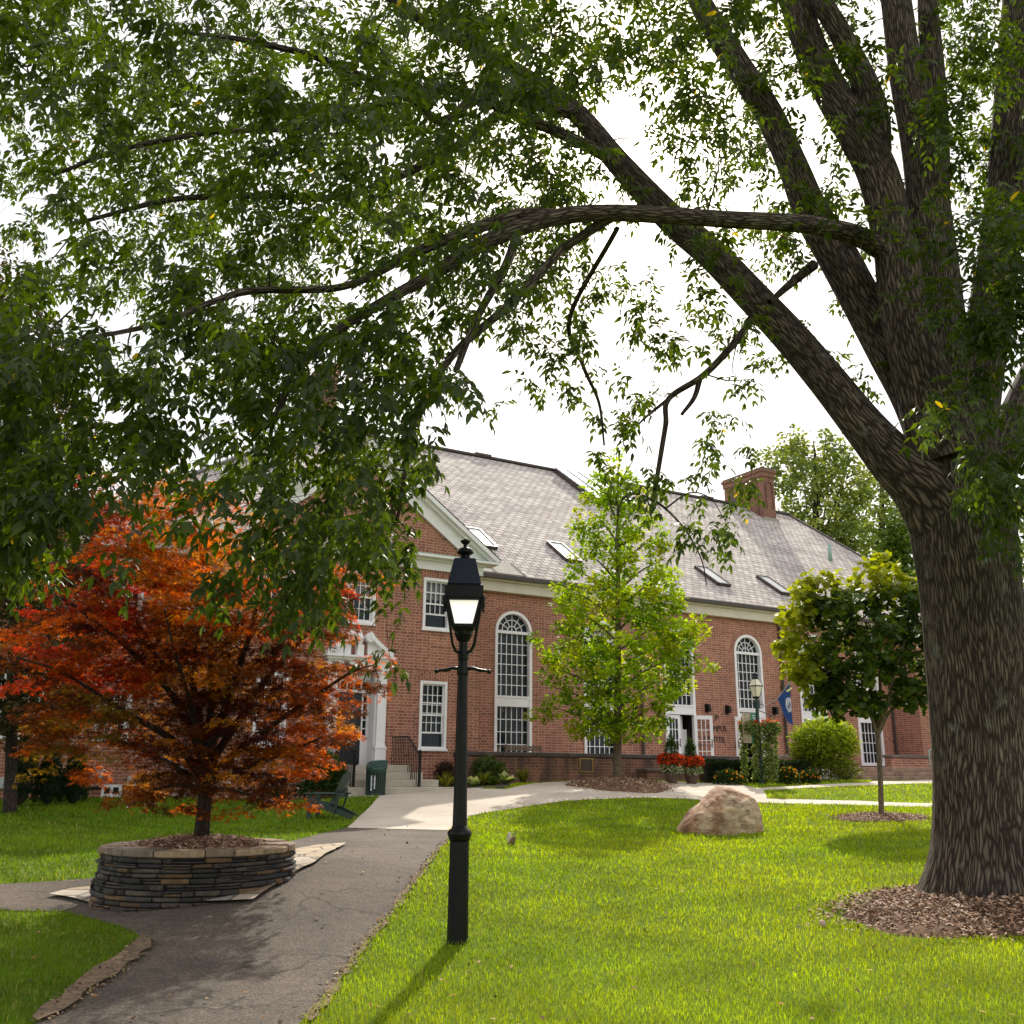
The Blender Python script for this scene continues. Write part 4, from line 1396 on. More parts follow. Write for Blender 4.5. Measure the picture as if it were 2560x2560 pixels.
hr = bthing('handrail', 'slim grey-green metal handrail at the brown steps beside the big trunk', 'railing')
s, z = fl(1754, 1432, -1.5)
mb = MB(); mb.tube([(s, -1.5, 1.6), (s, -1.5, z + .32), (s + .08, -1.5, z + .38), (s + 1.6, -1.5, z + .38)], .03, 8)
mb.tube([(s + 1.6, -1.5, 1.6), (s + 1.6, -1.5, z + .38)], .03, 8)
mb.build('rail', MAT['copper'], hr, smooth=True)
# ------------------------------------------------------------------ street furniture
def flute(nf, depth, z0, z1):
    def f(r, z, j):
        if z0 < z < z1: return r - (depth if j % 4 in (1, 2) else 0)
        return r
    return f


p = gh(863, 1779); LX, LY, LZ = p
lamp = thing('street_lamp', 'tall black lamp post with fluted base, navy lantern hood and lit pane, front centre', 'street lamp', (LX, LY, LZ), math.radians(2))
mb = MB()
mb.lathe([(.102, -.1), (.102, .02), (.099, .03), (.090, 1.02), (.096, 1.03)], 48, flute=flute(12, .007, .03, 1.025))
base = mb.build('base', MAT['black'], lamp)
mb = MB(); mb.lathe([(.090, 1.03), (.100, 1.04), (.106, 1.07), (.116, 1.10), (.116, 1.12), (.106, 1.145), (.080, 1.165), (.072, 1.2)], 32)
mb.build('collar', MAT['black'], base, smooth=True)
mb = MB(); mb.lathe([(.070, 1.19), (.064, 1.5), (.050, 2.60)], 40, flute=flute(10, .0045, 1.25, 2.55))
mb.lathe([(.052, 2.58), (.058, 2.60), (.058, 2.66), (.048, 2.69), (.046, 2.74), (.052, 2.76), (.056, 2.82), (.050, 2.87), (.046, 2.9), (.044, 3.00), (.046, 3.02)], 24)
mb.build('post', MAT['black'], lamp)
mb = MB()
for sg in (-1, 1):
    mb.tube([(0, 0, 2.645), (sg * .10, 0, 2.655), (sg * .17, 0, 2.632), (sg * .22, 0, 2.630), (sg * .255, 0, 2.622)], [.024, .018, .019, .014, .012], 8)
    mb.blob((sg * .262, 0, 2.62), (.022, .022, .022), 8, 6)
mb.build('ladder_bar', MAT['black'], lamp, smooth=True)
mb = MB()
mb.lathe([(.046, 3.0), (.070, 3.03), (.088, 3.07), (.094, 3.12)], 4 * 6)
mb.frustum(.085, 3.10, .108, 3.135)
mb.build('lantern_cup', MAT['black'], lamp, bevel=.004)
mb = MB()
for i, j in ((-1, -1), (1, -1), (1, 1), (-1, 1)):
    mb.tube([(i * .035, j * .035, 2.83), (i * .075, j * .075, 2.86), (i * .108, j * .108, 2.96), (i * .17, j * .17, 3.30), (i * .185, j * .185, 3.34)], [.013, .013, .013, .012, .012], 6)
    mb.blob((i * .192, j * .192, 3.335), (.022, .022, .03), 6, 5); mb.blob((i * .196, j * .196, 3.295), (.014, .014, .02), 6, 5)
mb.build('yoke', MAT['black'], lamp, smooth=True)
mb = MB()
q0, q1, zz0, zz1 = .100, .170, 3.135, 3.345
for i, j in ((-1, -1), (1, -1), (1, 1), (-1, 1)):
    mb.bar((i * q0, j * q0, zz0), (i * q1, j * q1, zz1), .026)
for (a, b_, z) in ((q0, .022, zz0 + .01), (q1, .022, zz1 - .008)):
    for sx, sy in ((1, 0), (-1, 0), (0, 1), (0, -1)):
        mb.box((sx * a, sy * a, z), (b_ if sx else 2 * a, b_ if sy else 2 * a, .022))
mb.span(-.055, .055, -.055, .055, 3.13, 3.19)
mb.build('lantern_frame', MAT['black'], lamp)
mb = MB(); mb.frustum(q0 - .006, zz0 + .02, q1 - .006, zz1 - .016)
mb.build('lantern_glass', MAT['lampglass'], lamp)
mb = MB(); mb.frustum(.190, 3.345, .193, 3.43); mb.frustum(.180, 3.430, .172, 3.445)
mb.build('lantern_band', MAT['black'], lamp, bevel=.006)
mb = MB(); mb.frustum(.170, 3.445, .108, 3.70); mb.build('hood', MAT['navy'], lamp, bevel=.006)
mb = MB()
mb.lathe([(.050, 3.69), (.050, 3.745)], 20)
mb.lathe([(.060, 3.735), (.086, 3.745), (.086, 3.76), (.070, 3.79), (.036, 3.815), (.018, 3.83), (.022, 3.845), (.016, 3.87), (.020, 3.885), (.044, 3.925), (.050, 3.95), (.050, 3.96), (.018, 3.967), (.012, 3.98), (.016, 3.99), (.004, 4.01)], 20)
mb.build('finial', MAT['black'], lamp, smooth=True)

for o_ in [lamp.children[i] for i in range(len(lamp.children))] + [c_ for q_ in lamp.children for c_ in q_.children]:
    for v_ in o_.data.vertices:
        v_.co.z = float(np.interp(v_.co.z, [-.2, 0, 1.03, 1.2, 2.645, 2.83, 3.0, 3.12, 3.145, 3.345, 3.43, 3.70, 3.745, 3.79, 3.925, 4.01], [-.2, 0, .895, 1.03, 2.511, 2.667, 2.777, 2.90, 2.935, 3.20, 3.322, 3.618, 3.689, 3.734, 3.80, 3.85]))


# second lamp by the flower bed
p = np.array([0, 0, 0.]); Y2 = 31.2
q = at(1437, 1480, Y2); X2 = q[0]
Z2 = float(zg(X2, Y2))
lamp2 = thing('street_lamp', 'dark green lamp post with pale glass lantern, carrying a banner and two flower baskets', 'street lamp', (X2, Y2, Z2), math.radians(30))
H2 = at(1428, 1270, Y2)[2] - Z2
k = H2 / 3.62
mb = MB(); mb.lathe([(.13, -.1), (.13, .12), (.11, .2), (.095, .75), (.10, .8), (.07, .86)], 20); b2 = mb.build('base', MAT['greenpl'], lamp2)
mb = MB(); mb.lathe([(.068, .84), (.052, 2.62), (.075, 2.64), (.075, 2.68), (.05, 2.71), (.05, 2.82)], 16); mb.build('post', MAT['greenpl'], lamp2)
mb = MB()
for sg in (-1, 1): mb.tube([(0, 0, 2.58), (sg * .22, 0, 2.60), (sg * .30, 0, 2.59)], .014, 6)
mb.build('ladder_bar', MAT['black'], lamp2)
mb = MB()
mb.frustum(.10, 2.84, .20, 3.18, cap=True); mb.build('lantern_glass', MAT['milkglass'], lamp2)
mb = MB(); mb.frustum(.205, 3.20, .10, 3.42); mb.build('hood_glass', MAT['milkglass'], lamp2)
mb = MB()
for i, j in ((-1, -1), (1, -1), (1, 1), (-1, 1)):
    mb.bar((i * .10, j * .10, 2.84), (i * .203, j * .203, 3.18), .018); mb.bar((i * .207, j * .207, 3.2), (i * .10, j * .10, 3.42), .018)
mb.frustum(.215, 3.17, .215, 3.205); mb.frustum(.07, 2.80, .105, 2.85); mb.frustum(.11, 3.41, .08, 3.45)
mb.build('lantern_frame', MAT['black'], lamp2)
mb = MB(); mb.lathe([(.075, 3.44), (.09, 3.47), (.05, 3.50), (.03, 3.53), (.05, 3.57), (.045, 3.60), (.012, 3.63), (.008, 3.68)], 14); mb.build('finial', MAT['black'], lamp2, smooth=True)
mb = MB()
for z in (2.30, 1.30): mb.tube([(0, 0, z), (-.72, 0, z)], .014, 6)
mb.tube([(0, 0, 2.40), (.25, 0, 2.34), (.60, 0, 2.26)], .012, 6)
mb.blob((-.74, 0, 2.30), (.03, .03, .03), 8, 6); mb.blob((.61, 0, 2.25), (.03, .03, .03), 8, 6)
mb.build('banner_rod', MAT['black'], lamp2)
mb = MB()
for sg, z in ((-1, 1.86), (1, 1.86)):
    mb.tube([(0, 0, z), (sg * .3, 0, z + .05), (sg * .42, 0, z), (sg * .42, 0, z - .18)], .014, 6)
mb.build('basket_bracket', MAT['black'], lamp2)
for o in list(lamp2.children):
    o.scale = (k, k, k)
    if o.name.split('.')[0] in ('lantern_glass', 'hood_glass', 'lantern_frame'):
        for v_ in o.data.vertices: v_.co.x *= .78; v_.co.y *= .78

ban = thing('banner', 'beige and green vertical banner on the far lamp post', 'banner', (X2, Y2, Z2), math.radians(30))
mb = MB(); mb.span(-.70 * k, -.33 * k, -.004, .004, 1.32 * k, 2.28 * k); mb.build('picture_panel', MAT['banbeige'], ban)
mb = MB(); mb.span(-.33 * k, -.075 * k, -.004, .004, 1.32 * k, 2.28 * k); gp = mb.build('green_panel', MAT['bangreen'], ban)
put_text('lettering', 'INTER', .2 * k, Matrix.Translation((-.265 * k, -.008, 2.22 * k)) @ ML @ Matrix.Rotation(-PI / 2, 4, 'Z'), MAT['flagwhite'], gp, .80 * k)

# flag on a short staff
fb = thing('flag', 'blue flag with white round seal hanging from a wall staff', 'flag', (BX, BY, 0), BROT)
fbz = .9
s_t, z_t = fl(1489, 1289, fbz); s_b, z_b = fl(1467, 1318, 1.55)
mb = MB(); mb.tube([(s_b - .35, HB - .05, z_b - .45), (s_b, 1.55, z_b), (s_t, fbz, z_t)], .018, 8); mb.blob((s_t, fbz - .02, z_t + .03), (.035, .035, .05), 8, 6)
mb.build('staff', MAT['greybox'], fb)
def flagpt(u, v):
    """u along the staff edge, v hanging down; the free cloth gathers in folds"""
    a = Vector((s_b, 1.55, z_b)); b_ = Vector((s_t, fbz, z_t))
    e = a.lerp(b_, u)
    tip_s, tip_z = fl(1493, 1367, 1.1)
    bot = Vector((tip_s - .10 + .20 * u, 1.1 + .05 * math.sin(u * 9), tip_z + .06 * (1 - u)))
    p_ = e.lerp(bot, v)
    p_.y += .07 * math.sin(u * 12 + v * 2) * min(1, v * 2) ; p_.x += .05 * math.sin(v * PI) * (u - .3)
    return p_
mb = MB(); nu, nv = 14, 18
V = [flagpt(i / nu, j / nv) for j in range(nv + 1) for i in range(nu + 1)]
mb.add(V, [(j * (nu + 1) + i, j * (nu + 1) + i + 1, (j + 1) * (nu + 1) + i + 1, (j + 1) * (nu + 1) + i) for j in range(nv) for i in range(nu)])
cloth = mb.build('cloth', MAT['flagblue'], fb, smooth=True, recalc=False)
nrm = (flagpt(.9, .5) - flagpt(.5, .5)).cross(flagpt(.6, .6) - flagpt(.6, .4)).normalized()
if nrm.y > 0: nrm = -nrm
mb = MB(); n = 20; rings = 4
C_ = lambda u, v: flagpt(u, v) + nrm * .012
pts = [C_(.64, .47)]
for r_ in range(1, rings + 1):
    for q in range(n):
        a = 2 * PI * q / n; pts.append(C_(.64 + .34 * r_ / rings * math.cos(a), .47 + .20 * r_ / rings * math.sin(a)))
Fs = [(0, 1 + q, 1 + (q + 1) % n) for q in range(n)]
for r_ in range(rings - 1):
    for q in range(n):
        a = 1 + r_ * n + q; b_ = 1 + r_ * n + (q + 1) % n
        Fs.append((a, a + n, b_ + n, b_))
mb.add(pts, Fs); seal = mb.build('seal', MAT['flagwhite'], cloth, recalc=False)
mb = MB()
D_ = lambda u, v: flagpt(u, v) + nrm * .024
for (u0, v0, u1, v1) in ((.44, .52, .66, .40), (.54, .55, .80, .42), (.68, .56, .84, .48)):
    a, b_ = D_(u0, v0), D_(u1, v1); w_ = Vector((0, 0, .03))
    mb.face([a - w_, b_ - w_, b_ + w_, a + w_])
mb.build('seal_stripes', MAT['flagblue'], seal, recalc=False)

# Adirondack chair, facing left
p = gh(620, 1544)
ch = thing('garden_chair', 'dark green slatted wooden garden chair standing on the lawn by the path', 'chair', (p[0], p[1], p[2]), PI + math.radians(-8))
for sg in (-1, 1):
    mb = MB(); mb.box((.38, sg * .31, .27), (.10, .035, .54)); mb.build('front_leg', MAT['greenpl'], ch, bevel=.006)
    mb = MB(); mb.prism([(.44, .40), (.44, .28), (.10, .22), (-.30, .10), (-.62, .0), (-.66, .0), (-.66, .06), (-.40, .19), (-.10, .30), (.2, .37)], sg * .27 - .016, sg * .27 + .016)
    mb.build('side_rail', MAT['greenpl'], ch, bevel=.005)
    mb = MB(); mb.prism([(.50, sg * .26), (.50, sg * .40), (.1, sg * .41), (-.30, sg * .36), (-.42, sg * .33), (-.42, sg * .28), (-.1, sg * .28)], .545, .575, axis='z')
    mb.build('armrest', MAT['greenpl'], ch, bevel=.006)
    mb = MB(); mb.bar((-.20, sg * .30, .10), (-.34, sg * .30, .55), .05, .035); mb.build('back_leg', MAT['greenpl'], ch)
for i in range(5):
    t = i / 4; mb = MB(); mb.box((.40 - .42 * t, 0, .405 - .13 * t), (.095, .56, .022), rot=Matrix.Rotation(math.radians(-14), 3, 'Y')); mb.build('seat_slat', MAT['greenpl'], ch, bevel=.004)
for i in range(6):
    y = (i - 2.5) * .096; spread = y * .25
    top_ = 1.08 - .035 * abs(i - 2.5)
    mb = MB(); mb.bar((-.06, y * .92, .26), (-.06 - (top_ - .26) * .47, y + spread * .4, top_), .082, .022, up=(1, 0, .5)); mb.build('back_slat', MAT['greenpl'], ch, bevel=.004)
mb = MB(); mb.bar((-.27, -.33, .53), (-.27, .33, .53), .03, .09); mb.bar((-.13, -.28, .36), (-.13, .28, .36), .03, .07); mb.bar((.43, -.3, .35), (.43, .3, .35), .025, .11)
mb.build('cross_rail', MAT['greenpl'], ch)

# litter bin
p = at(708, 1501, 28.2); p[2] = float(zg(p[0], p[1]))
Yc = p[1]
hb = (at(708, 1434, Yc)[2] - p[2]); kb = hb / 1.12
tb = thing('litter_bin', 'dark green slatted litter bin with hooded lid beside the steps', 'litter bin', (p[0], p[1], p[2]), math.radians(22))
mb = MB(); mb.lathe([(.27 * kb, .0), (.27 * kb, .80 * kb)], 24); mb.build('liner', MAT['black'], tb)
ns = 26
for i in range(ns):
    a = 2 * PI * i / ns
    mb = MB(); mb.box((.300 * kb * math.cos(a), .300 * kb * math.sin(a), .42 * kb), (.022, .056 * kb, .78 * kb), rot=None) if False else mb.bar((.300 * kb * math.cos(a), .300 * kb * math.sin(a), .03 * kb), (.312 * kb * math.cos(a), .312 * kb * math.sin(a), .80 * kb), .052 * kb, .018, up=(math.cos(a), math.sin(a), 0))
    mb.build('slat', MAT['greenpl'], tb)
mb = MB()
for z in (.08, .76): mb.lathe([(.322 * kb, z * kb - .02), (.322 * kb, z * kb + .02)], 26, closed=False)
mb.build('band', MAT['greenpl'], tb)
mb = MB()
mb.lathe([(.335 * kb, .79 * kb), (.335 * kb, .86 * kb), (.31 * kb, .875 * kb)], 26)
pr = [(-.30, .86), (-.29, .93), (-.25, 1.01), (-.18, 1.07), (-.08, 1.105), (.05, 1.12), (.29, 1.125), (.30, 1.10), (.30, .86)]
mb.prism([(x * kb, z * kb) for x, z in pr], -.25 * kb, .25 * kb)
mb.build('lid', MAT['greenlid'], tb, bevel=.03)
mb = MB()
for c, n_ in ((-1.88, 9), (-1.56, 8)):
    for j in range(n_):
        r_ = .325 * kb; z = (.62 - .052 * j) * kb
        mb.box((r_ * math.cos(c - .38), r_ * math.sin(c - .38), z), (.035, .012, .026 + .012 * (j % 3)), rot=None)
tm = mb.build('lettering_mark', MAT['flagwhite'], tb)
pad = MB(); pad.box((0, 0, -.01), (.85, .85, .08)); pad.build('pad', MAT['stepstone'], tb)

# bench behind the terrace wall (only its back shows)
sb, zb_ = fl(1298, 1405, .2) if False else fl(980, 1412, .2)
bn = thing('bench', 'weathered wooden slat-back bench on the terrace in front of the arched window', 'bench', tuple(W3(sb, .2, 1.84)), BROT)
hbk = fl(980, 1408, .2)[1] - 1.84
wb = (fl(1014, 1412, .2)[0] - fl(946, 1412, .2)[0]) / 2
for sg in (-1, 1):
    mb = MB(); mb.box((sg * (wb - .03), -.28, hbk / 2 + .02), (.06, .06, hbk + .06)); mb.build('back_post', MAT['wood'], bn, bevel=.006)
    mb = MB(); mb.box((sg * (wb - .03), .25, .3), (.06, .06, .6)); mb.build('front_leg', MAT['wood'], bn, bevel=.006)
    mb = MB(); mb.box((sg * (wb - .03), 0, .62), (.06, .62, .03)); mb.build('armrest', MAT['wood'], bn)
mb = MB(); mb.box((0, -.28, hbk - .03), (2 * wb - .12, .035, .07)); mb.box((0, -.28, .52), (2 * wb - .12, .035, .06)); mb.build('back_rail', MAT['wood'], bn)
n = 15
for i in range(n):
    x = -wb + .1 + (2 * wb - .2) * i / (n - 1)
    mb = MB(); mb.box((x, -.28, (hbk + .49) / 2), (.045, .02, hbk - .62)); mb.build('back_slat', MAT['wood'], bn)
for i in range(5):
    mb = MB(); mb.box((0, -.2 + .11 * i, .43), (2 * wb - .12, .09, .025)); mb.build('seat_slat', MAT['wood'], bn)

# ------------------------------------------------------------------ boulder
from mathutils import noise as mnoise
p = gh(1368, 1574)
bw_ = at(1450, 1570, p[1])[0] - at(1283, 1570, p[1])[0]
bh_ = at(1400, 1480, p[1] + .3)[2] - p[2]
TOPP = [(0, .0), (.015, .12), (.05, .24), (.15, .44), (.26, .64), (.36, .80), (.44, .92), (.52, .985), (.65, 1.0), (.74, .95), (.82, .88), (.9, .76), (.95, .63), (.985, .38), (1.0, .0)]
def top_(u): return float(np.interp(u, [q[0] for q in TOPP], [q[1] for q in TOPP]))
bm = bmesh.new(); NU, NVv = 120, 90
gridv = []
for iu in range(NU + 1):
    u = .5 - .5 * math.cos(PI * iu / NU)
    rowv = []
    for jv in range(NVv + 1):
        t = PI * jv / NVv
        ww = .50 * math.sin(PI * min(max(u, .001), .999)) ** .5
        ct, st2 = math.cos(t), math.sin(t)
        yy = -ww * math.copysign(abs(ct) ** .75, ct); hh2 = top_(u) * st2 ** .62
        q = Vector((u * 1.8, yy * 1.8, hh2))
        led = mnoise.noise(Vector((q.x * 1.1 + 2, q.y * .9, q.z * 2.2 - q.x * .9)))
        crk = 1 - abs(mnoise.noise(Vector((q.x * 1.6 + 7, q.y * 1.6, q.z * 3.4 + q.x * 1.5)))) * 3
        f_ = mnoise.fractal(q * 1.6 + Vector((3, 1, 2)), .9, 2.1, 4)
        disp = .05 * f_ + -.11 * (mnoise.voronoi(q * 1.25 + Vector((1.3, .4, 2.2)))[0][0] - .4) + .028 * math.tanh(led * 7) - .07 * max(0, crk - .5) + .018 * mnoise.fractal(q * 8, .8, 2, 4)
        nrm_ = Vector(((u - .55) * .9, ct * -1.0, st2 * .8)).normalized()
        q += nrm_ * disp * min(1, 4 * min(u + .02, 1.02 - u))
        rowv.append(bm.verts.new(((q.x / 1.8 - .5) * bw_, q.y / 1.8 * bw_ * .95, q.z * bh_ - .03)))
    gridv.append(rowv)
for iu in range(NU):
    for jv in range(NVv):
        bm.faces.new((gridv[iu][jv], gridv[iu + 1][jv], gridv[iu + 1][jv + 1], gridv[iu][jv + 1]))
bmesh.ops.recalc_face_normals(bm, faces=bm.faces)
me = bpy.data.meshes.new('boulder'); bm.to_mesh(me); bm.free()
me.materials.append(MAT['boulder']); auto_uv(me)
me.polygons.foreach_set('use_smooth', [True] * len(me.polygons))
bo = bpy.data.objects.new('boulder', me); link(bo); bo.location = (p[0] - .01, p[1] + .45, p[2] - .02)
tag(bo, 'large brown rounded boulder with cracked pale faces, lying on the bright lawn', 'boulder')

# ------------------------------------------------------------------ round dry-stone planter
pc = at(374, 1640, 12.0); PX, PY = pc[0], 12.0
PR = (at(549, 1610, 12.0)[0] - at(201, 1610, 12.0)[0]) / 2
PZ = at(378, 1592, 12.0)[2] + .0       # top level
plz = PZ - .02
planter = thing('stone_planter', 'round dry-stone raised planter of dark slate under the red maple', 'planter', (PX, PY, plz))
V, Fc, Cc = [], [], []
pal = [(.060, .054, .052), (.04, .037, .038), (.075, .064, .053), (.13, .080, .044), (.05, .046, .042), (.085, .070, .058), (.045, .042, .042)]
ncr = 15; crs = .058
r2 = random.Random(5)


def scol_(c_, a, b_):
    q_ = r2.uniform(a, b_); return tuple(x * q_ for x in c_)


def ring_stone(a0, a1, z0, z1, r0, r1, colr, nseg=4, jit=.012):
    i = len(V)
    for k in range(nseg + 1):
        a = a0 + (a1 - a0) * k / nseg
        jr = r2.uniform(-jit, jit)
        for r, z in ((r0, z0), (r1 + jr - .012, z0 + .004), (r1 + jr, z0 + .016), (r1 + jr + r2.uniform(-.006, .006), z1 - .012), (r1 + jr - .014, z1), (r0, z1)):
            if k in (0, nseg): r = r if r == r0 else r - .012
            V.append((r * math.cos(a), r * math.sin(a), z)); Cc.append(colr)
    for k in range(nseg):
        for j in range(5):
            a = i + k * 6 + j; b_ = i + (k + 1) * 6 + j
            Fc.append((a, b_, b_ + 1, a + 1))
    Fc.append(tuple(i + j for j in range(6))); Fc.append(tuple(i + nseg * 6 + 5 - j for j in range(6)))


z = -.055
for c_ in range(ncr):
    h_ = crs * r2.uniform(.8, 1.25); a = r2.uniform(0, 1)
    end = a + 2 * PI
    rr = PR + .007 * c_
    while a < end - .03:
        da = min(r2.uniform(.10, .34), end - a)
        if end - a - da < .08: da = end - a
        split = r2.random() < .25
        colr = scol_(r2.choice(pal), .7, 1.3)
        rj = rr + r2.uniform(-.02, .025)
        if split:
            zm = z - h_ * r2.uniform(.4, .6)
            ring_stone(a + .004, a + da - .004, zm + .003, z - .003, PR - .3, rj, colr)
            ring_stone(a + .004, a + da - .004, z - h_ + .003, zm - .003, PR - .3, rj + r2.uniform(-.015, .015), scol_(r2.choice(pal), .7, 1.3))
        else:
            ring_stone(a + .004, a + da - .004, z - h_ + .003, z - .003, PR - .3, rj, colr)
        a += da
    z -= h_


def stone_mesh(name, parent, bev=0):
    me = bpy.data.meshes.new(name); me.from_pydata(V, [], Fc)
    ca = me.color_attributes.new('Col', 'FLOAT_COLOR', 'POINT')
    c_ = np.ones((len(V), 4), np.float32); c_[:, :3] = np.array(Cc); ca.data.foreach_set('color', c_.ravel())
    bm = bmesh.new(); bm.from_mesh(me); bmesh.ops.recalc_face_normals(bm, faces=bm.faces); bm.to_mesh(me); bm.free()
    me.materials.append(MAT['drystone']); auto_uv(me)
    o = bpy.data.objects.new(name, me); link(o, parent); return o


stone_mesh('stone_wall', planter)
V, Fc, Cc = [], [], []
a = .3; end = a + 2 * PI
while a < end - .05:
    da = min(r2.uniform(.28, .5), end - a)
    if end - a - da < .2: da = end - a
    ring_stone(a + .006, a + da - .006, -.055, r2.uniform(.012, .03), PR - .34 - r2.uniform(0, .12), PR + .02, scol_(r2.choice([(.30, .22, .16), (.22, .17, .14), (.34, .25, .16), (.16, .13, .12)]), .8, 1.2), nseg=5, jit=.02)
    a += da
stone_mesh('coping', planter)


def chips(name, cx, cy, rx, ry, n, parent, zf, size=(.02, .055), mat='chip', pal=((.36, .22, .14), (.23, .125, .075), (.48, .32, .23), (.13, .075, .045), (.56, .42, .33)), edge=.30):
    """loose bark chips over a bed"""
    r = np.sqrt(rng.uniform(0, 1, n)) * (1 + rng.normal(0, edge * .35, n).clip(-.3, .3)); a = rng.uniform(0, 2 * PI, n)
    x = cx + rx * r * np.cos(a); y = cy + ry * r * np.sin(a)
    z = zf(x, y) + rng.uniform(.012, .036, n)
    d = np.stack([rng.normal(size=n), rng.normal(size=n), rng.normal(size=n) * .3], -1)
    nn = np.stack([rng.normal(size=n) * .4, rng.normal(size=n) * .4, np.ones(n)], -1)
    pa = np.array(pal); c_ = pa[rng.integers(0, len(pa), n)] * rng.uniform(.6, 1.3, (n, 1))
    return leaves(name, np.stack([x, y, z], -1), d, nn, rng.uniform(size[0], size[1], n), c_, MAT[mat], parent, NEEDLE, 1.4)


def mound(name, cx, cy, rx, ry, h, mat, parent, zf=None, seed=0, n=48, m=10):
    mb = MB(); r_ = random.Random(seed)
    wob = [1 + .08 * math.sin(3 * 2 * PI * j / n + seed) + .05 * math.sin(7 * 2 * PI * j / n + 2 * seed) for j in range(n)]
    V_ = []
    for i in range(m + 1):
        t = i / m
        for j in range(n):
            a = 2 * PI * j / n
            x = cx + rx * t * wob[j] * math.cos(a); y = cy + ry * t * wob[j] * math.sin(a)
            V_.append([x, y, h * (1 - t * t) ** 1.0 + r_.uniform(-.008, .008) * (1 if i < m else 0) + .02 * (1 - t)])
    A_ = np.array(V_)
    base_ = zf(A_[:, 0], A_[:, 1]) if zf else 0
    A_[:, 2] += base_ + .012; A_[m * n:, 2] -= .05
    F_ = []
    for i in range(m):
        for j in range(n):
            j2 = (j + 1) % n
            F_.append((i * n + j, (i + 1) * n + j, (i + 1) * n + j2, i * n + j2))
    mb.add([tuple(v) for v in A_], F_)
    o = mb.build(name, MAT[mat], parent, smooth=True, recalc=False)
    PATHS.append(np.array([(A_[m * n + j][0], A_[m * n + j][1]) for j in range(n)]))
    def top(x, y):
        t = np.clip(np.hypot((x - cx) / rx, (y - cy) / ry), 0, 1.1)
        return (zf(x, y) if zf else 0) + h * np.clip(1 - t * t, 0, 1) + .015
    return o, top


mo, topf = mound('soil', 0, 0, PR - .28, PR - .28, .10, 'mulch', planter, zf=lambda x, y: np.zeros_like(x) - .02, seed=2)
PATHS.pop(); PATHS.append(np.array([(PX + (PR + .1) * math.cos(a * .2), PY + (PR + .1) * math.sin(a * .2)) for a in range(32)]))
chips('bark_chips', 0, 0, PR - .3, PR - .3, 2600, planter, topf, edge=.05)

# mulch rings on the lawn
def mulch_ring(label, cx, cy, rx, ry, h, n, seed, size=(.02, .055)):
    t = thing('mulch_bed', label, 'mulch bed', (0, 0, 0))
    o, tf = mound('mulch', cx, cy, rx, ry, h, 'mulch', t, zf=zg, seed=seed)
    chips('bark_chips', cx, cy, rx, ry, n, t, tf, size)
    return tf


BTX, BTY = at(1868, 1690, 10.3)[0], 10.3
tf_big = mulch_ring('mulch bed of reddish bark chips round the foot of the massive tree', BTX + .1, BTY - .35, 1.75, 1.45, .14, 15000, 3, (.025, .065))
gp_ = gh(1663, 1545); SX, SY = gp_[0], gp_[1]
mulch_ring('low mulch circle round the slim young tree by the boulder', SX, SY, .95, .95, .07, 2600, 4, (.03, .07))
GX_, GY_ = at(1165, 1476, 30.5)[0], 30.5
gn_ = gh(1165, 1497)[1]
mulch_ring('mulch mound under the yellow-green tree, between the concrete paths', GX_ - .05, (gn_ + GY_ + .8) / 2, 1.62, (GY_ + .8 - gn_) / 2, .14, 2600, 5, (.04, .09))

# pebble by the mulch
p = gh(1552, 1750)
mb = MB(); mb.blob((0, 0, .03), (.036, .033, .034), 14, 10); pb = mb.build('pebble', MAT['pebble'], smooth=True); pb.location = p
tag(pb, 'small round pinkish pebble in the grass left of the big mulch bed', 'stone')

# squirrel
p = gh(965, 1596)
sq = thing('squirrel', 'small grey-brown squirrel sitting on the bright lawn right of the lamp post', 'squirrel', tuple(p), math.radians(20))
sk = [(0, 0, .045), (0, -.05, .085), (0, -.085, .125), (0, -.11, .15), (0, -.14, .145), (.035, .02, .03), (.045, -.05, .012), (-.035, .02, .03), (-.045, -.05, .012), (.02, -.095, .10), (.015, -.125, .085), (-.02, -.095, .10), (-.015, -.125, .085)]
ed = [(0, 1), (1, 2), (2, 3), (3, 4), (0, 5), (5, 6), (0, 7), (7, 8), (2, 9), (9, 10), (2, 11), (11, 12)]
rad = [.052, .05, .032, .033, .013, .035, .014, .035, .014, .014, .009, .014, .009]
def skin(name, pts, edges, radii, mat, parent, sub=2):
    me = bpy.data.meshes.new(name); me.from_pydata(pts, edges, []); me.materials.append(mat)
    o = bpy.data.objects.new(name, me); link(o, parent)
    md = o.modifiers.new('skin', 'SKIN'); md.use_smooth_shade = True
    for i, r_ in enumerate(radii): me.skin_vertices[0].data[i].radius = (r_, r_)
    me.skin_vertices[0].data[0].use_root = True
    sm = o.modifiers.new('sub', 'SUBSURF'); sm.levels = sub; sm.render_levels = sub
    return o
skin('body', sk, ed, rad, MAT['fur'], sq)
skin('tail', [(0, .06, .03), (0, .11, .06), (0, .12, .12), (0, .105, .18), (0, .125, .215)], [(0, 1), (1, 2), (2, 3), (3, 4)], [.014, .03, .042, .036, .014], MAT['palefur'], sq)
for sg in (-1, 1):
    mb = MB(); mb.blob((sg * .018, -.10, .186), (.010, .006, .018), 8, 6); mb.build('ear', MAT['fur'], sq, smooth=True)
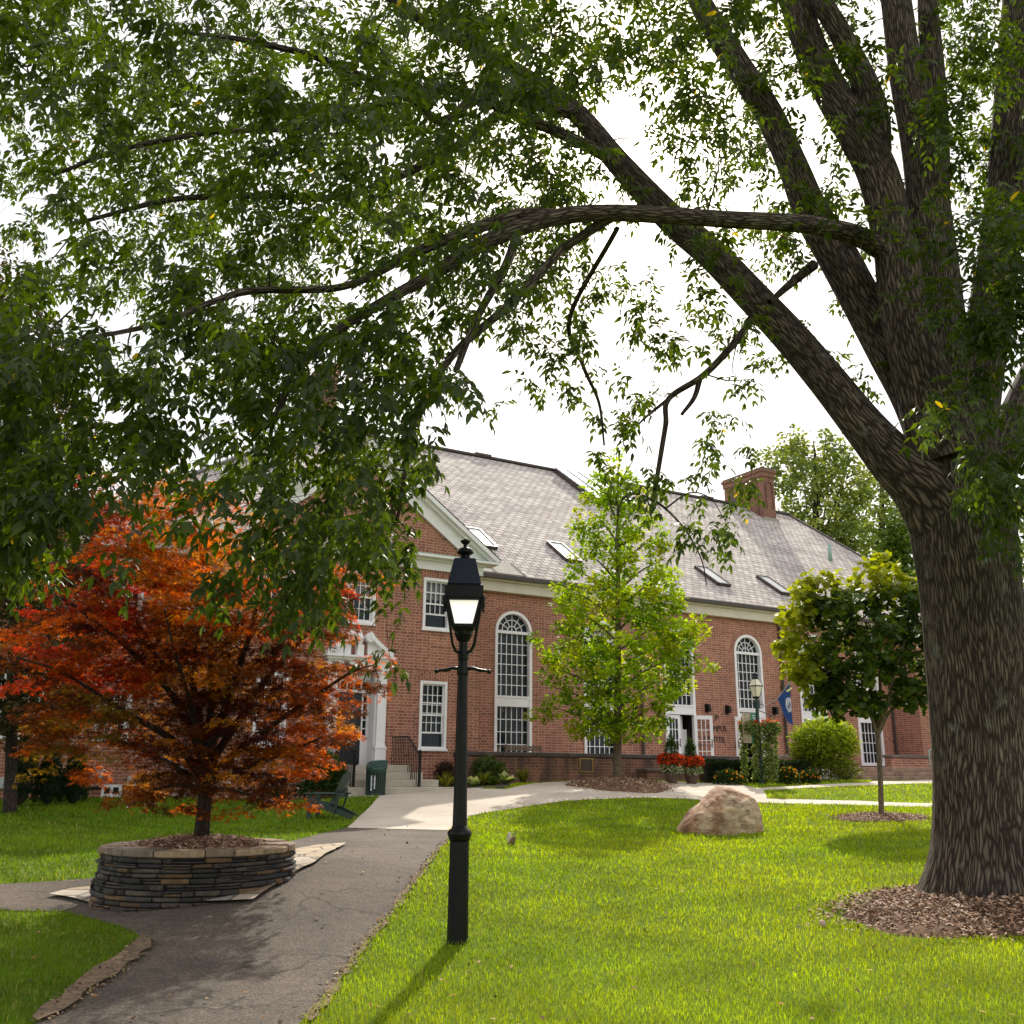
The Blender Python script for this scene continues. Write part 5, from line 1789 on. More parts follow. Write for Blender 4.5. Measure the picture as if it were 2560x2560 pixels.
# ------------------------------------------------------------------ trees
from mathutils.kdtree import KDTree
def catmull(P, step):
    P = [np.array(p, float) for p in P]
    if len(P) == 2: P = [P[0], (P[0] + P[1]) / 2, P[1]]
    out = []
    n = len(P)
    for i in range(n - 1):
        p0 = P[i - 1] if i else 2 * P[0] - P[1]
        p1, p2 = P[i], P[i + 1]
        p3 = P[i + 2] if i + 2 < n else 2 * P[-1] - P[-2]
        L_ = np.linalg.norm((p2 - p1)[:3]); k = max(1, int(L_ / step))
        for j in range(k):
            t = j / k
            out.append(.5 * ((2 * p1) + (-p0 + p2) * t + (2 * p0 - 5 * p1 + 4 * p2 - p3) * t * t + (-p0 + 3 * p1 - 3 * p2 + p3) * t ** 3))
    out.append(P[-1])
    return np.array(out)


class Net:
    """limbs and twigs of one tree"""

    def __init__(s):
        s.t = []; s.n = []; s.r = []

    def limb(s, P4, nseg=12, step=.12, rough=.0, lobes=None):
        """P4: rows x,y,z,r"""
        C_ = catmull(P4, step)
        s.t.append((C_[:, :3], np.maximum(C_[:, 3], .003), nseg, rough, lobes))
        s.n += list(C_[:, :3]); s.r += list(C_[:, 3])

    def grow(s, targets, sag=.12, twig=.006, taper=.55, rmax=.03, skip=0):
        base = np.array(s.n)
        T = np.asarray(targets)
        if len(T) == 0: return

        def tree(n_):
            kd_ = KDTree(n_)
            for q_ in range(n_): kd_.insert(nodes[q_], q_)
            kd_.balance(); return kd_
        nodes = np.empty((len(base) + len(T) * 4, 3)); rad = np.empty(len(nodes)); m = len(base)
        nodes[:m] = base; rad[:m] = s.r
        kd = tree(m); m0 = m
        dmin = np.array([kd.find(t)[2] for t in T])
        for cnt, i in enumerate(np.argsort(dmin)):
            t = T[i]
            if m - m0 > 240: kd = tree(m); m0 = m
            _, k, L_ = kd.find(t)
            if m > m0:
                d2 = ((nodes[m0:m] - t) ** 2).sum(1); k2 = int(np.argmin(d2))
                if d2[k2] < L_ * L_: k = k2 + m0; L_ = math.sqrt(d2[k2])
            a = nodes[k]
            if L_ < .02: continue
            r0 = min(rad[k] * .75, twig + .010 * L_, rmax)
            mid = a + (t - a) * .5 + rng.normal(size=3) * L_ * .09 + np.array([0, 0, sag * L_])
            pts = catmull([a, mid, t], max(L_ / 5, .02))
            rr = np.linspace(r0, max(.0025, r0 * taper * .6), len(pts))
            s.t.append((pts, rr, 5 if r0 > .012 else 4, 0, None))
            idx = [int(len(pts) * .33), int(len(pts) * .66), len(pts) - 1]
            for q in idx:
                nodes[m] = pts[q]; rad[m] = rr[q]; m += 1

    def build(s, name, mat, parent):
        VV, TC, LO, ST = [], [], [], 0
        off = 0; loops = []
        for pts, rr, n, rough, lobes in s.t:
            k = len(pts)
            tan = np.gradient(pts, axis=0); tan /= np.maximum(np.linalg.norm(tan, axis=1, keepdims=True), 1e-9)
            sd = np.zeros_like(pts)
            a = np.array([1., 0, 0]) if abs(tan[0, 0]) < .8 else np.array([0, 1., 0])
            prev = np.cross(tan[0], a); prev /= np.linalg.norm(prev)
            for i in range(k):
                p_ = prev - tan[i] * (prev @ tan[i]); l = np.linalg.norm(p_)
                prev = p_ / l if l > 1e-6 else prev
                sd[i] = prev
            u = np.cross(tan, sd)
            an = np.arange(n) / n * 2 * PI
            ca, sa = np.cos(an), np.sin(an)
            length = np.concatenate([[0], np.cumsum(np.linalg.norm(np.diff(pts, axis=0), axis=1))])
            R_ = np.repeat(rr[:, None], n, 1)
            if rough:
                ph = rng.uniform(0, 6, 6)
                for q in range(1, 6):
                    R_ = R_ * (1 + rough / q * np.sin((q + 1) * an[None] + ph[q] + length[:, None] * (.5 + .35 * q)))
            if lobes is not None:
                R_ = R_ * (1 + lobes(length[:, None], an[None]))
            v = pts[:, None] + R_[..., None] * (ca[None, :, None] * sd[:, None] + sa[None, :, None] * u[:, None])
            VV.append(v.reshape(-1, 3))
            rm = float(rr.max())
            Rm = np.full_like(R_, float(np.median(rr)))
            TC.append(np.stack([(Rm * ca).ravel(), (Rm * sa).ravel(), np.repeat(length, n) + off * .0007], -1))
            i = (np.arange(k - 1)[:, None] * n + np.arange(n)[None])
            j = (np.arange(k - 1)[:, None] * n + (np.arange(n)[None] + 1) % n)
            loops.append((np.stack([i, j, j + n, i + n], -1).reshape(-1, 4)) + off)
            off += k * n
        Lp = np.concatenate(loops)
        return fast_mesh(name, np.concatenate(VV), Lp.ravel(), np.arange(len(Lp)) * 4, np.full(len(Lp), 4), mat, parent, smooth=True, tc=np.concatenate(TC))


def PT(lst):
    """(sheet x, sheet y, forward distance, radius in sheet units) -> x,y,z,r in metres"""
    out = []
    for x, y, Y, r in lst:
        p_ = at(x, y, Y); out.append((p_[0], p_[1], p_[2], r * NAT / 2440 * Y))
    return np.array(out)


def local(A, o):
    A = np.array(A, float); A[..., :3] -= np.asarray(o)[:3]; return A


def grid_pts(rows, x0, y0, cw, ch_, per, Yf, clump=0):
    out = []
    for j, row in enumerate(rows):
        for i, d_ in enumerate(row):
            n = rng.poisson(d_ * per)
            while n > 0:
                x = x0 + (i + rng.uniform()) * cw; y = y0 + (j + rng.uniform()) * ch_
                p_ = at(x, y, Yf(x, y))
                out.append(p_); n -= 1
                for _ in range(min(n, rng.poisson(clump)) if clump else 0):      # sprays hang together
                    out.append(p_ + rng.normal(size=3) * np.array([.22, .22, .10])); n -= 1
    return np.array(out)


def inpoly(P, x, y):
    P = np.asarray(P); n = len(P); r = np.zeros(np.shape(x), bool); j = n - 1
    for i in range(n):
        xi, yi, xj, yj = P[i, 0], P[i, 1], P[j, 0], P[j, 1]
        c_ = ((yi > y) != (yj > y))
        with np.errstate(divide='ignore', invalid='ignore'):
            r ^= c_ & (x < (xj - xi) * (y - yi) / (yj - yi + 1e-12) + xi)
        j = i
    return r


def poly_pts(poly, n, Y0, depth, sep=0.0):
    """points through a crown whose outline on the survey sheet is poly"""
    P = np.asarray(poly, float); out = []
    lo_, hi_ = P.min(0), P.max(0)
    cx = P.mean(0)
    while len(out) < n:
        x, y = rng.uniform(lo_[0], hi_[0]), rng.uniform(lo_[1], hi_[1])
        if not inpoly(P, np.array([x]), np.array([y]))[0]: continue
        row = [q for q in np.linspace(lo_[0], hi_[0], 25) if inpoly(P, np.array([q]), np.array([y]))[0]]
        hw = (max(row) - min(row)) / 2 if row else 1; c0 = (max(row) + min(row)) / 2 if row else x
        t = np.clip((x - c0) / max(hw, 1), -1, 1)
        dmax = depth * math.sqrt(max(.05, 1 - t * t)) * min(1, hw / ((hi_[0] - lo_[0]) / 2) * 1.1)
        p_ = at(x, y, Y0 + rng.uniform(-1, 1) * dmax)
        if sep and out and min(((np.array(out) - p_) ** 2).sum(1)) < sep * sep: continue
        out.append(p_)
    return np.array(out)


def rachis_leaves(C_, out_dir, nleaf, L_, lsize, nlet, droop=.55):
    """compound drooping leaves round each twig end"""
    n = len(C_)
    base = np.repeat(C_, nleaf, 0); od = np.repeat(out_dir, nleaf, 0)
    m = len(base)
    base = base + rng.normal(size=(m, 3)) * .035
    r = od * .45 + unit(m) * .9 + np.array([0, 0, -droop]); r /= np.linalg.norm(r, axis=1, keepdims=True)
    Lr = L_ * rng.uniform(.7, 1.25, m)
    side = np.cross(r, np.array([0, 0, 1.0])); side /= np.maximum(np.linalg.norm(side, axis=1, keepdims=True), 1e-3)
    up_ = np.cross(side, r)
    P, D, N_, S_ = [], [], [], []
    for q in range(nlet):
        if q == nlet - 1:
            t = 1.0; sg = 0
        else:
            t = .35 + .65 * (q // 2) / max(1, (nlet - 1) // 2); sg = 1 if q % 2 else -1
        pos = base + r * (Lr * t)[:, None] + np.array([0, 0, -1.0]) * (Lr * .25 * t * t)[:, None]
        d_ = r * (.55 if sg else 1.0) + side * (sg * .85) + np.array([0, 0, -.35 - .25 * t]) + rng.normal(size=(m, 3)) * .16
        P.append(pos); D.append(d_); N_.append(up_ + rng.normal(size=(m, 3)) * .35); S_.append(lsize * rng.uniform(.75, 1.2, m) * (1.1 if not sg else 1))
    return np.concatenate(P), np.concatenate(D), np.concatenate(N_), np.concatenate(S_), np.tile(np.repeat(np.arange(n), nleaf), nlet)


# ---- the massive tree at the right
BT = np.array([BTX, BTY, float(zg(BTX, BTY))])
big = thing('shade_tree', 'massive old shade tree with furrowed forking trunk, spreading green boughs over the whole lawn', 'tree', tuple(BT))
net = Net()
Yt = 10.3
KNOTS = [(1.9, 4.2, .10, .22, .30), (2.6, 3.6, .07, .16, .25), (1.2, 5.2, .05, .15, .22), (3.3, 4.8, .09, .2, .3), (2.2, 5.6, .06, .14, .2)]
def flare(length, an):
    f = np.exp(-length / .32)
    kb_ = 0
    for l0, a0, h0, sl0, sa0 in KNOTS:
        da = np.angle(np.exp(1j * (an - a0)))
        r2_ = ((length - l0) / sl0) ** 2 + (da / sa0) ** 2
        kb_ = kb_ + h0 * np.exp(-r2_) - h0 * .8 * np.exp(-r2_ * 6)
    return kb_ + f * (.10 * np.sin(5 * an + 1) + .07 * np.sin(8 * an + .5)) + .022 * np.sin(4 * an + length * .8) + .016 * np.sin(7 * an + 1.3 - length * .5) + .010 * np.sin(13 * an + length * 1.1) + .018 * np.sin(length * 2.4 + 2 * an)
net.limb(local(PT([(1872, 1735, Yt, 148), (1870, 1690, Yt, 124), (1868, 1640, Yt, 108), (1866, 1580, Yt, 99), (1862, 1450, Yt, 94), (1851, 1300, Yt, 91), (1832, 1120, Yt, 91), (1818, 1010, Yt, 95), (1808, 920, Yt, 88), (1800, 840, Yt, 72), (1796, 770, Yt, 55)]), BT), 88, .05, .012, flare)
LIMBS = [
    ([(1800, 1010, Yt, 74), (1748, 925, Yt - .05, 66), (1690, 872, Yt, 52), (1632, 806, Yt + .1, 43), (1560, 716, Yt + .3, 39), (1490, 634, Yt + .5, 37), (1420, 560, Yt + .7, 35), (1345, 482, Yt + .8, 33), (1265, 412, Yt + 1.0, 31), (1165, 305, Yt + 1.1, 26), (1090, 215, Yt + 1.2, 22), (1000, 150, Yt + 1.2, 19), (900, 92, Yt + 1.0, 16), (800, 40, Yt + .9, 13), (660, -60, Yt + .6, 9)], 40, .02),
    ([(1795, 900, Yt + .15, 60), (1736, 760, Yt + .25, 50), (1680, 660, Yt + .35, 46), (1622, 560, Yt + .45, 42), (1578, 480, Yt + .5, 42), (1530, 400, Yt + .55, 38), (1496, 315, Yt + .6, 33), (1450, 215, Yt + .7, 31), (1396, 129, Yt + .8, 29), (1345, 47, Yt + .9, 27), (1300, -40, Yt + 1, 22), (1230, -200, Yt + 1, 14)], 36, .02),
    ([(1790, 870, Yt - .2, 66), (1756, 760, Yt - .2, 60), (1728, 670, Yt - .2, 53), (1704, 570, Yt - .15, 49), (1685, 449, Yt - .1, 45), (1657, 332, Yt - .1, 44), (1618, 255, Yt - .1, 42), (1568, 172, Yt, 38), (1529, 90, Yt, 36), (1498, 0, Yt, 33), (1450, -130, Yt + .2, 25), (1400, -280, Yt + .3, 14)], 44, .02),
    ([(1648, 318, Yt - .12, 36), (1650, 240, Yt - .15, 34), (1638, 176, Yt - .2, 30), (1612, 115, Yt - .25, 26), (1579, 52, Yt - .3, 24), (1540, -20, Yt - .3, 22), (1500, -160, Yt - .5, 14)], 28, .02),
    ([(1806, 860, Yt + .0, 62), (1790, 740, Yt - .1, 53), (1776, 600, Yt - .1, 47), (1757, 430, Yt - .1, 44), (1737, 273, Yt - .1, 40), (1708, 130, Yt - .1, 37), (1690, 0, Yt - .1, 34), (1670, -150, Yt, 26), (1640, -320, Yt, 14)], 40, .02),
    ([(1762, 450, Yt + .1, 30), (1768, 330, Yt + .2, 28), (1764, 180, Yt + .3, 26), (1752, 40, Yt + .35, 24), (1745, -120, Yt + .4, 16)], 24, .02),
    ([(1815, 880, Yt + .2, 60), (1838, 760, Yt + .35, 50), (1862, 620, Yt + .4, 46), (1886, 470, Yt + .4, 44), (1904, 330, Yt + .4, 44), (1916, 160, Yt + .4, 42), (1925, 0, Yt + .4, 38), (1940, -180, Yt + .4, 24), (1950, -350, Yt + .4, 14)], 36, .02),
    ([(1840, 1000, Yt + .1, 50), (1890, 860, Yt + .6, 40), (1960, 700, Yt + 1.1, 34), (2060, 520, Yt + 1.6, 28), (2180, 330, Yt + 2.0, 20), (2300, 150, Yt + 2.3, 12)], 24, .02),
    # level bough to the left
    ([(1662, 470, Yt - .1, 24), (1610, 442, Yt - .5, 22), (1529, 424, Yt - .8, 20), (1458, 418, Yt - 1.1, 19), (1372, 414, Yt - 1.3, 18), (1275, 408, Yt - 1.6, 18), (1160, 402, Yt - 1.8, 18), (1060, 408, Yt - 2.0, 18), (980, 430, Yt - 2.2, 18), (894, 468, Yt - 2.4, 17), (820, 515, Yt - 2.6, 14), (740, 560, Yt - 2.9, 12), (640, 622, Yt - 3.2, 10), (560, 700, Yt - 3.5, 8), (520, 790, Yt - 3.7, 6)], 26, .03),
    ([(1060, 408, Yt - 2.0, 14), (980, 405, Yt - 2.1, 13), (900, 430, Yt - 2.3, 13), (781, 477, Yt - 2.6, 11), (650, 540, Yt - 3.0, 8), (482, 548, Yt - 3.4, 8), (400, 570, Yt - 3.7, 7), (305, 609, Yt - 4.0, 6), (160, 640, Yt - 4.2, 4)], 18, .03),
    ([(1060, 470, Yt - 1.7, 9), (1000, 535, Yt - 1.9, 9), (940, 593, Yt - 2.1, 9), (856, 668, Yt - 2.3, 8), (800, 761, Yt - 2.5, 7), (770, 860, Yt - 2.7, 5), (750, 980, Yt - 2.8, 3)], 14, .02),
    ([(1165, 402, Yt - 1.8, 12), (1060, 470, Yt - 1.7, 9)], 12, .02),
    ([(980, 430, Yt - 2.2, 11), (955, 500, Yt - 2.3, 10), (900, 600, Yt - 2.5, 8), (860, 700, Yt - 2.7, 7)], 12, .02),
    # upper long branches to the left
    ([(1090, 215, Yt + 1.2, 16), (1010, 196, Yt + .6, 14), (920, 170, Yt, 12), (838, 228, Yt - .6, 10), (780, 190, Yt - 1, 9), (711, 157, Yt - 1.4, 8), (609, 112, Yt - 1.9, 8), (520, 88, Yt - 2.3, 7), (442, 72, Yt - 2.6, 6), (330, 60, Yt - 3, 4)], 16, .03),
    ([(1165, 305, Yt + 1.1, 16), (1080, 262, Yt + .8, 13), (960, 210, Yt + .4, 12), (850, 170, Yt, 10), (700, 200, Yt - .6, 8), (560, 240, Yt - 1.2, 7), (400, 250, Yt - 1.8, 6), (240, 280, Yt - 2.4, 5), (100, 330, Yt - 2.8, 4)], 16, .03),
    ([(1000, 150, Yt + 1.2, 14), (900, 250, Yt + .6, 11), (760, 330, Yt, 9), (640, 372, Yt - .6, 8), (500, 370, Yt - 1.2, 7), (330, 376, Yt - 1.8, 6), (150, 420, Yt - 2.4, 4)], 14, .03),
    # stub with dead drooping twigs in the gap
    ([(1425, 590, Yt + .65, 9), (1391, 640, Yt + .5, 8), (1330, 706, Yt + .3, 7), (1262, 752, Yt + .1, 6), (1256, 800, Yt, 5.5), (1245, 868, Yt - .05, 5), (1229, 968, Yt - .1, 4)], 12, .02),
    ([(1320, 716, Yt + .3, 6), (1310, 750, Yt + .25, 5), (1286, 782, Yt + .2, 3.5)], 8, .02),
    ([(1262, 752, Yt + .1, 4), (1215, 790, Yt, 2.5), (1195, 812, Yt, 1.2)], 6, .02),
    ([(1231, 945, Yt - .1, 2.6), (1205, 932, Yt, 2.2), (1175, 940, Yt, 1.6), (1165, 985, Yt, 1.2), (1160, 1040, Yt, 1)], 6, 0),
    ([(1238, 946, Yt - .1, 2.6), (1265, 968, Yt - .1, 2.4), (1300, 1010, Yt - .2, 2), (1325, 1060, Yt - .2, 1.4), (1333, 1105, Yt - .2, 1)], 6, 0),
    ([(1255, 960, Yt - .1, 2), (1300, 930, Yt - .1, 1.6), (1340, 940, Yt - .2, 1.2), (1370, 985, Yt - .2, 1)], 6, 0),
    ([(1535, 500, Yt + .5, 12), (1492, 535, Yt + .3, 9), (1452, 570, Yt + .1, 6)], 10, .02),
    ([(1165, 430, Yt - 1.7, 6), (1075, 600, Yt - .5, 5), (1100, 690, Yt - .2, 4), (1130, 760, Yt, 3), (1140, 840, Yt, 2)], 8, .02),
]
for pts, ns, rg in LIMBS:
    net.limb(local(PT(pts), BT), ns, .07, rg)
nskel = len(net.n)
G = """7 8 8 9 9 9 9 9 9 9 8 7 7 7 5 4 4 3 5 7
6 8 9 9 9 9 9 9 8 8 7 6 6 6 4 4 3 3 6 6
5 8 9 9 9 9 9 8 8 7 7 3 4 6 4 3 2 3 7 5
5 7 7 7 9 9 9 8 8 7 7 5 4 4 4 2 2 2 5 5
4 3 5 8 9 9 8 7 6 6 6 5 2 3 5 3 2 3 5 7
7 7 7 8 8 9 9 7 7 7 7 3 1 3 4 2 2 3 3 7
8 8 9 9 9 9 8 8 6 4 5 4 2 3 2 1 2 1 2 8
8 9 9 8 7 7 7 6 5 1.5 2 3 3 2 1 0 .7 1 1.5 5
7 7 7 5 2.5 4.5 5 5 3.5 0 0 1.5 2.3 2.3 .6 0 0 0 1 4.5
6.5 5 2.6 1.6 2.2 4.5 4.5 5 4 .2 0 0 1 1.6 .5 0 0 0 .4 2
4 2 .3 .3 1.2 4.5 4.5 4 3 0 0 0 0 0 .6 0 0 0 0 .3
.7 .6 0 0 .8 3.5 1.8 .6 .8 0 0 0 0 0 0 0 0 0 0 0""".split('\n')
rows = [[float(q) for q in r.split()] for r in G]
NC = 20
rows = [[r[0]] * 3 + r + [r[-1]] * 3 for r in rows]
top_rows = [[6.0] * (NC + 6) for _ in range(4)]
for q in range(5): rows[q] = [v * (1.4 if i <= 12 else 1.4 if q < 4 else 1.25) for i, v in enumerate(rows[q])]
for q in (5, 6): rows[q] = [v * (1.25 if 13 <= i <= 17 else 1) for i, v in enumerate(rows[q])]
rows = top_rows + rows
def Ybig(x, y):
    if x > 1400:
        if x > 1740 and y > 380: return rng.uniform(7.6, 9.2)
        return rng.uniform(9.0, 14.0)
    if x > 930: return rng.uniform(9.4, 13.0) if y > 430 else rng.uniform(7.5, 14.0)
    if y > 560: return rng.uniform(5.6, 8.8) if rng.uniform() < .72 or y > 900 else rng.uniform(9, 15)
    return rng.uniform(6.0, 17.0)
CL = grid_pts(rows, -290, -387, 96.6, 96.7, 1.95, Ybig, 1.6)
extra = [at(x, y, Y) for x, y, Y in [(1235, 880, 10.1), (1250, 900, 10.0), (1300, 985, 10.0), (1330, 1000, 9.9), (1350, 985, 9.9), (1300, 1020, 10), (1370, 1000, 9.8), (1135, 850, 10.2), (1150, 880, 10.2), (1320, 890, 10), (1350, 870, 10), (880, 905, 7.5), (860, 930, 7.5), (735, 1240, 7.4), (720, 1225, 7.4), (640, 1130, 7), (520, 1130, 6.6), (560, 1150, 6.6), (600, 1110, 6.8), (430, 1080, 6.5), (470, 1060, 6.5), (230, 1040, 6), (60, 1010, 6), (30, 990, 6), (1860, 930, 8.6), (1880, 960, 8.6), (1890, 880, 8.5), (1640, 690, 10.5), (1620, 720, 10.6)]]
CL = np.concatenate([CL, np.array(extra)])
q_ = CL - EYE; zq = q_ @ FWD
pxq = (CXY + F * (q_ @ RIGHT) / zq) / NAT; pyq = (CXY - F * (q_ @ UP) / zq) / NAT
CL = CL[~((((pxq - 1180) / 85) ** 2 + ((pyq - 215) / 55) ** 2 < 1) | (((pxq - 1205) / 62) ** 2 + ((pyq - 462) / 55) ** 2 < 1) | (((pxq - 1380) / 40) ** 2 + ((pyq - 380) / 40) ** 2 < 1)) & ~((pxq > 775) & (pxq < 985) & (pyq > 905)) & ~((pxq > 640) & (pxq < 790) & (pyq > 1075) & (rng.uniform(0, 1, len(CL)) < .5))]
CLl = CL - BT
net.grow(CLl, sag=.10, twig=.004, rmax=.022)
tr = net.build('trunk', MAT['bark'], big)
od = CLl - np.array([0, 0, 5.0]); od /= np.linalg.norm(od, axis=1, keepdims=True)
P, D, N_, S_, ci = rachis_leaves(CLl, od, 6, .21, .106, 6)
shade = rng.uniform(.75, 1.2, len(CLl))[ci]
mixv = rng.uniform(0, 1, len(P))[:, None]
ccol = (np.array([.021, .040, .006]) * (1 - mixv) + np.array([.050, .076, .010]) * mixv) * shade[:, None]
yel = rng.uniform(0, 1, len(P)) < .003
ccol[yel] = (.28, .20, .02)
leaves('crown', P, D, N_, S_, ccol, MAT['ashleaf'], big, LEAF, .92)

# ---- red maple in the planter
MP = np.array([at(380, 1588, 12.0)[0], 12.0, PZ + .02])
maple = thing('red_maple', 'small red and orange autumn maple with layered foliage, growing in the stone planter', 'tree', tuple(MP))
net = Net(); Ym = 12.0
net.limb(local(PT([(380, 1600, Ym, 22), (380, 1585, Ym, 16), (383, 1545, Ym, 13), (387, 1500, Ym, 13), (384, 1465, Ym, 13), (386, 1430, Ym, 10)]), MP), 20, .04, .03)
for pts in ([(385, 1475, Ym, 9), (330, 1400, Ym - .2, 7), (230, 1340, Ym - .5, 5), (120, 1270, Ym - .7, 3), (30, 1240, Ym - .8, 1.6)],
            [(386, 1450, Ym, 9), (345, 1340, Ym - .1, 7), (260, 1240, Ym - .2, 5), (150, 1150, Ym - .3, 3), (100, 1120, Ym - .4, 1.6)],
            [(386, 1450, Ym, 9), (372, 1330, Ym + .2, 7), (340, 1210, Ym + .4, 6), (300, 1090, Ym + .4, 4), (230, 1000, Ym + .4, 2), (200, 960, Ym + .4, 1.4)],
            [(386, 1440, Ym, 9), (400, 1300, Ym + .1, 7), (393, 1160, Ym + .1, 5), (380, 1040, Ym + .1, 4), (350, 930, Ym + .1, 2)],
            [(386, 1440, Ym, 8), (430, 1320, Ym - .2, 7), (470, 1200, Ym - .4, 5), (490, 1100, Ym - .4, 3), (480, 1010, Ym - .4, 1.6)],
            [(387, 1455, Ym, 9), (450, 1360, Ym + .3, 7), (520, 1260, Ym + .5, 5), (610, 1170, Ym + .6, 3), (700, 1110, Ym + .7, 1.6)],
            [(387, 1470, Ym, 8), (470, 1400, Ym - .3, 6), (570, 1330, Ym - .5, 4), (660, 1270, Ym - .6, 2.5), (705, 1255, Ym - .6, 1.4)],
            [(386, 1480, Ym, 7), (460, 1450, Ym, 5), (540, 1420, Ym + .2, 3.5), (610, 1390, Ym + .3, 2)],
            [(385, 1480, Ym, 7), (320, 1440, Ym + .4, 5), (230, 1400, Ym + .7, 3.5), (120, 1370, Ym + .8, 2), (70, 1390, Ym + .8, 1.3)],
            [(385, 1490, Ym, 6), (340, 1480, Ym - .7, 4), (290, 1490, Ym - 1.0, 2)], [(387, 1490, Ym, 6), (430, 1490, Ym - .5, 4), (470, 1500, Ym - .8, 2)],
            [(386, 1450, Ym, 7), (360, 1330, Ym - .8, 5), (330, 1230, Ym - 1.2, 3), (310, 1150, Ym - 1.3, 2)],
            [(387, 1450, Ym, 7), (430, 1330, Ym + .9, 5), (460, 1230, Ym + 1.3, 3), (500, 1150, Ym + 1.4, 2)]):
    net.limb(local(PT(pts), MP), 8, .08, .02)
G = """0 0 0 1 3 4 2.5 0 0 0 0 0
0 0 1 5 4 5 5 1.5 0 0 0 0
0 0 3 6 6 6 5 3.5 2.5 2 0 0
0 3 6 7 8 8 7 5 6 7 7 4
.5 6 8 8 9 9 8 8 8 8 7 .7
4 4 7 8 9 9 9 9 9 8 5 0
6 7 6 8 9 9 9 9 9 8 7 3.5
0 4 8 7 8 9 9 9 8 8 7 .7
0 5 6 4 6 9 9 9 9 8 4.5 0
0 .8 2.5 .8 5 8 7.5 8 8 6 1.5 0
0 0 0 .5 4 5 4 5 4.5 .8 0 0
0 0 0 0 0 0 0 0 0 0 0 0""".split('\n')
rows = [[float(q) for q in r.split()] for r in G]
def Ymap(x, y):
    hw = 1.35 * math.sqrt(max(.08, 1 - ((x - 370) / 380) ** 2))
    return Ym + rng.uniform(-1, 1) * hw
CL = grid_pts(rows, 0, 890, 60, 58, 1.5, Ymap)
# gather the sprays into horizontal layers
CLl = CL - MP
net.grow(CLl, sag=.05, twig=.003, rmax=.012)
net.build('trunk', MAT['bark_dark'], maple)
nl = 60
n = len(CLl)
tilt = np.stack([rng.normal(size=n) * .16, rng.normal(size=n) * .16], -1)
rad_ = rng.uniform(.16, .30, n)
rr = np.sqrt(rng.uniform(0, 1, (n, nl))) * rad_[:, None]; aa = rng.uniform(0, 2 * PI, (n, nl))
ox, oy = rr * np.cos(aa), rr * np.sin(aa)
oz = ox * tilt[:, :1] + oy * tilt[:, 1:] - rr ** 2 * 1.1 + rng.normal(size=(n, nl)) * .028
P = (CLl[:, None] + np.stack([ox, oy, oz], -1)).reshape(-1, 3)
D = np.stack([np.cos(aa), np.sin(aa), -.45 + rng.normal(size=aa.shape) * .3], -1).reshape(-1, 3) + rng.normal(size=(n * nl, 3)) * .3
N_ = np.stack([rng.normal(size=n * nl) * .35, rng.normal(size=n * nl) * .35, np.ones(n * nl)], -1)
S_ = rng.uniform(.042, .068, n * nl)
# autumn colour by position in the crown; darker core leaves paint in inner shade
def maple_col(Pw):
    x = (Pw[:, 0] + MP[0]) / Pw_y(Pw)
    q = Pw + MP - EYE
    zc_ = q @ FWD
    px = (CXY + F * (q @ RIGHT) / zc_) / NAT; py = (CXY - F * (q @ UP) / zc_) / NAT
    return px, py
def Pw_y(Pw): return np.maximum(Pw[:, 1] + MP[1], .1)
px, py = maple_col(CLl)
noise_ = rng.normal(size=n)
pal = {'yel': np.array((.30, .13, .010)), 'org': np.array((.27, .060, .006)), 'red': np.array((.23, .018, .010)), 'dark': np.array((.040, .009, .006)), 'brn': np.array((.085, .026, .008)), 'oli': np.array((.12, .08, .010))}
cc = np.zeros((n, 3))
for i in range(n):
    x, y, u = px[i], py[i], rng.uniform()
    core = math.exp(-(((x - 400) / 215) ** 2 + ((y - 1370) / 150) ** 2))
    if y < 1090 and x > 230: ch_ = 'yel' if u < .55 else 'org' if u < .95 else 'red'
    elif x < 290 and y < 1300: ch_ = 'red' if u < .34 else 'org' if u < .62 else 'brn' if u < .85 else 'dark'
    elif x < 270: ch_ = 'brn' if u < .5 else 'oli' if u < .75 else 'org'
    elif x > 540 and y < 1180: ch_ = 'red' if u < .2 else 'org' if u < .7 else 'brn'
    elif x > 530: ch_ = 'org' if u < .5 else 'brn' if u < .9 else 'yel'
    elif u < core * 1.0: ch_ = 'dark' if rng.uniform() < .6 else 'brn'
    else: ch_ = 'org' if u < .45 else 'brn' if u < .75 else 'yel'
    cc[i] = pal[ch_] * rng.uniform(.5, 1.35)
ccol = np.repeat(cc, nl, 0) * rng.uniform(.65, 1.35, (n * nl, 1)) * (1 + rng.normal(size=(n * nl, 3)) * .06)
leaves('crown', P, D, N_, S_, np.clip(ccol, .004, .9), MAT['mapleleaf'], maple, PALM, 1.0)


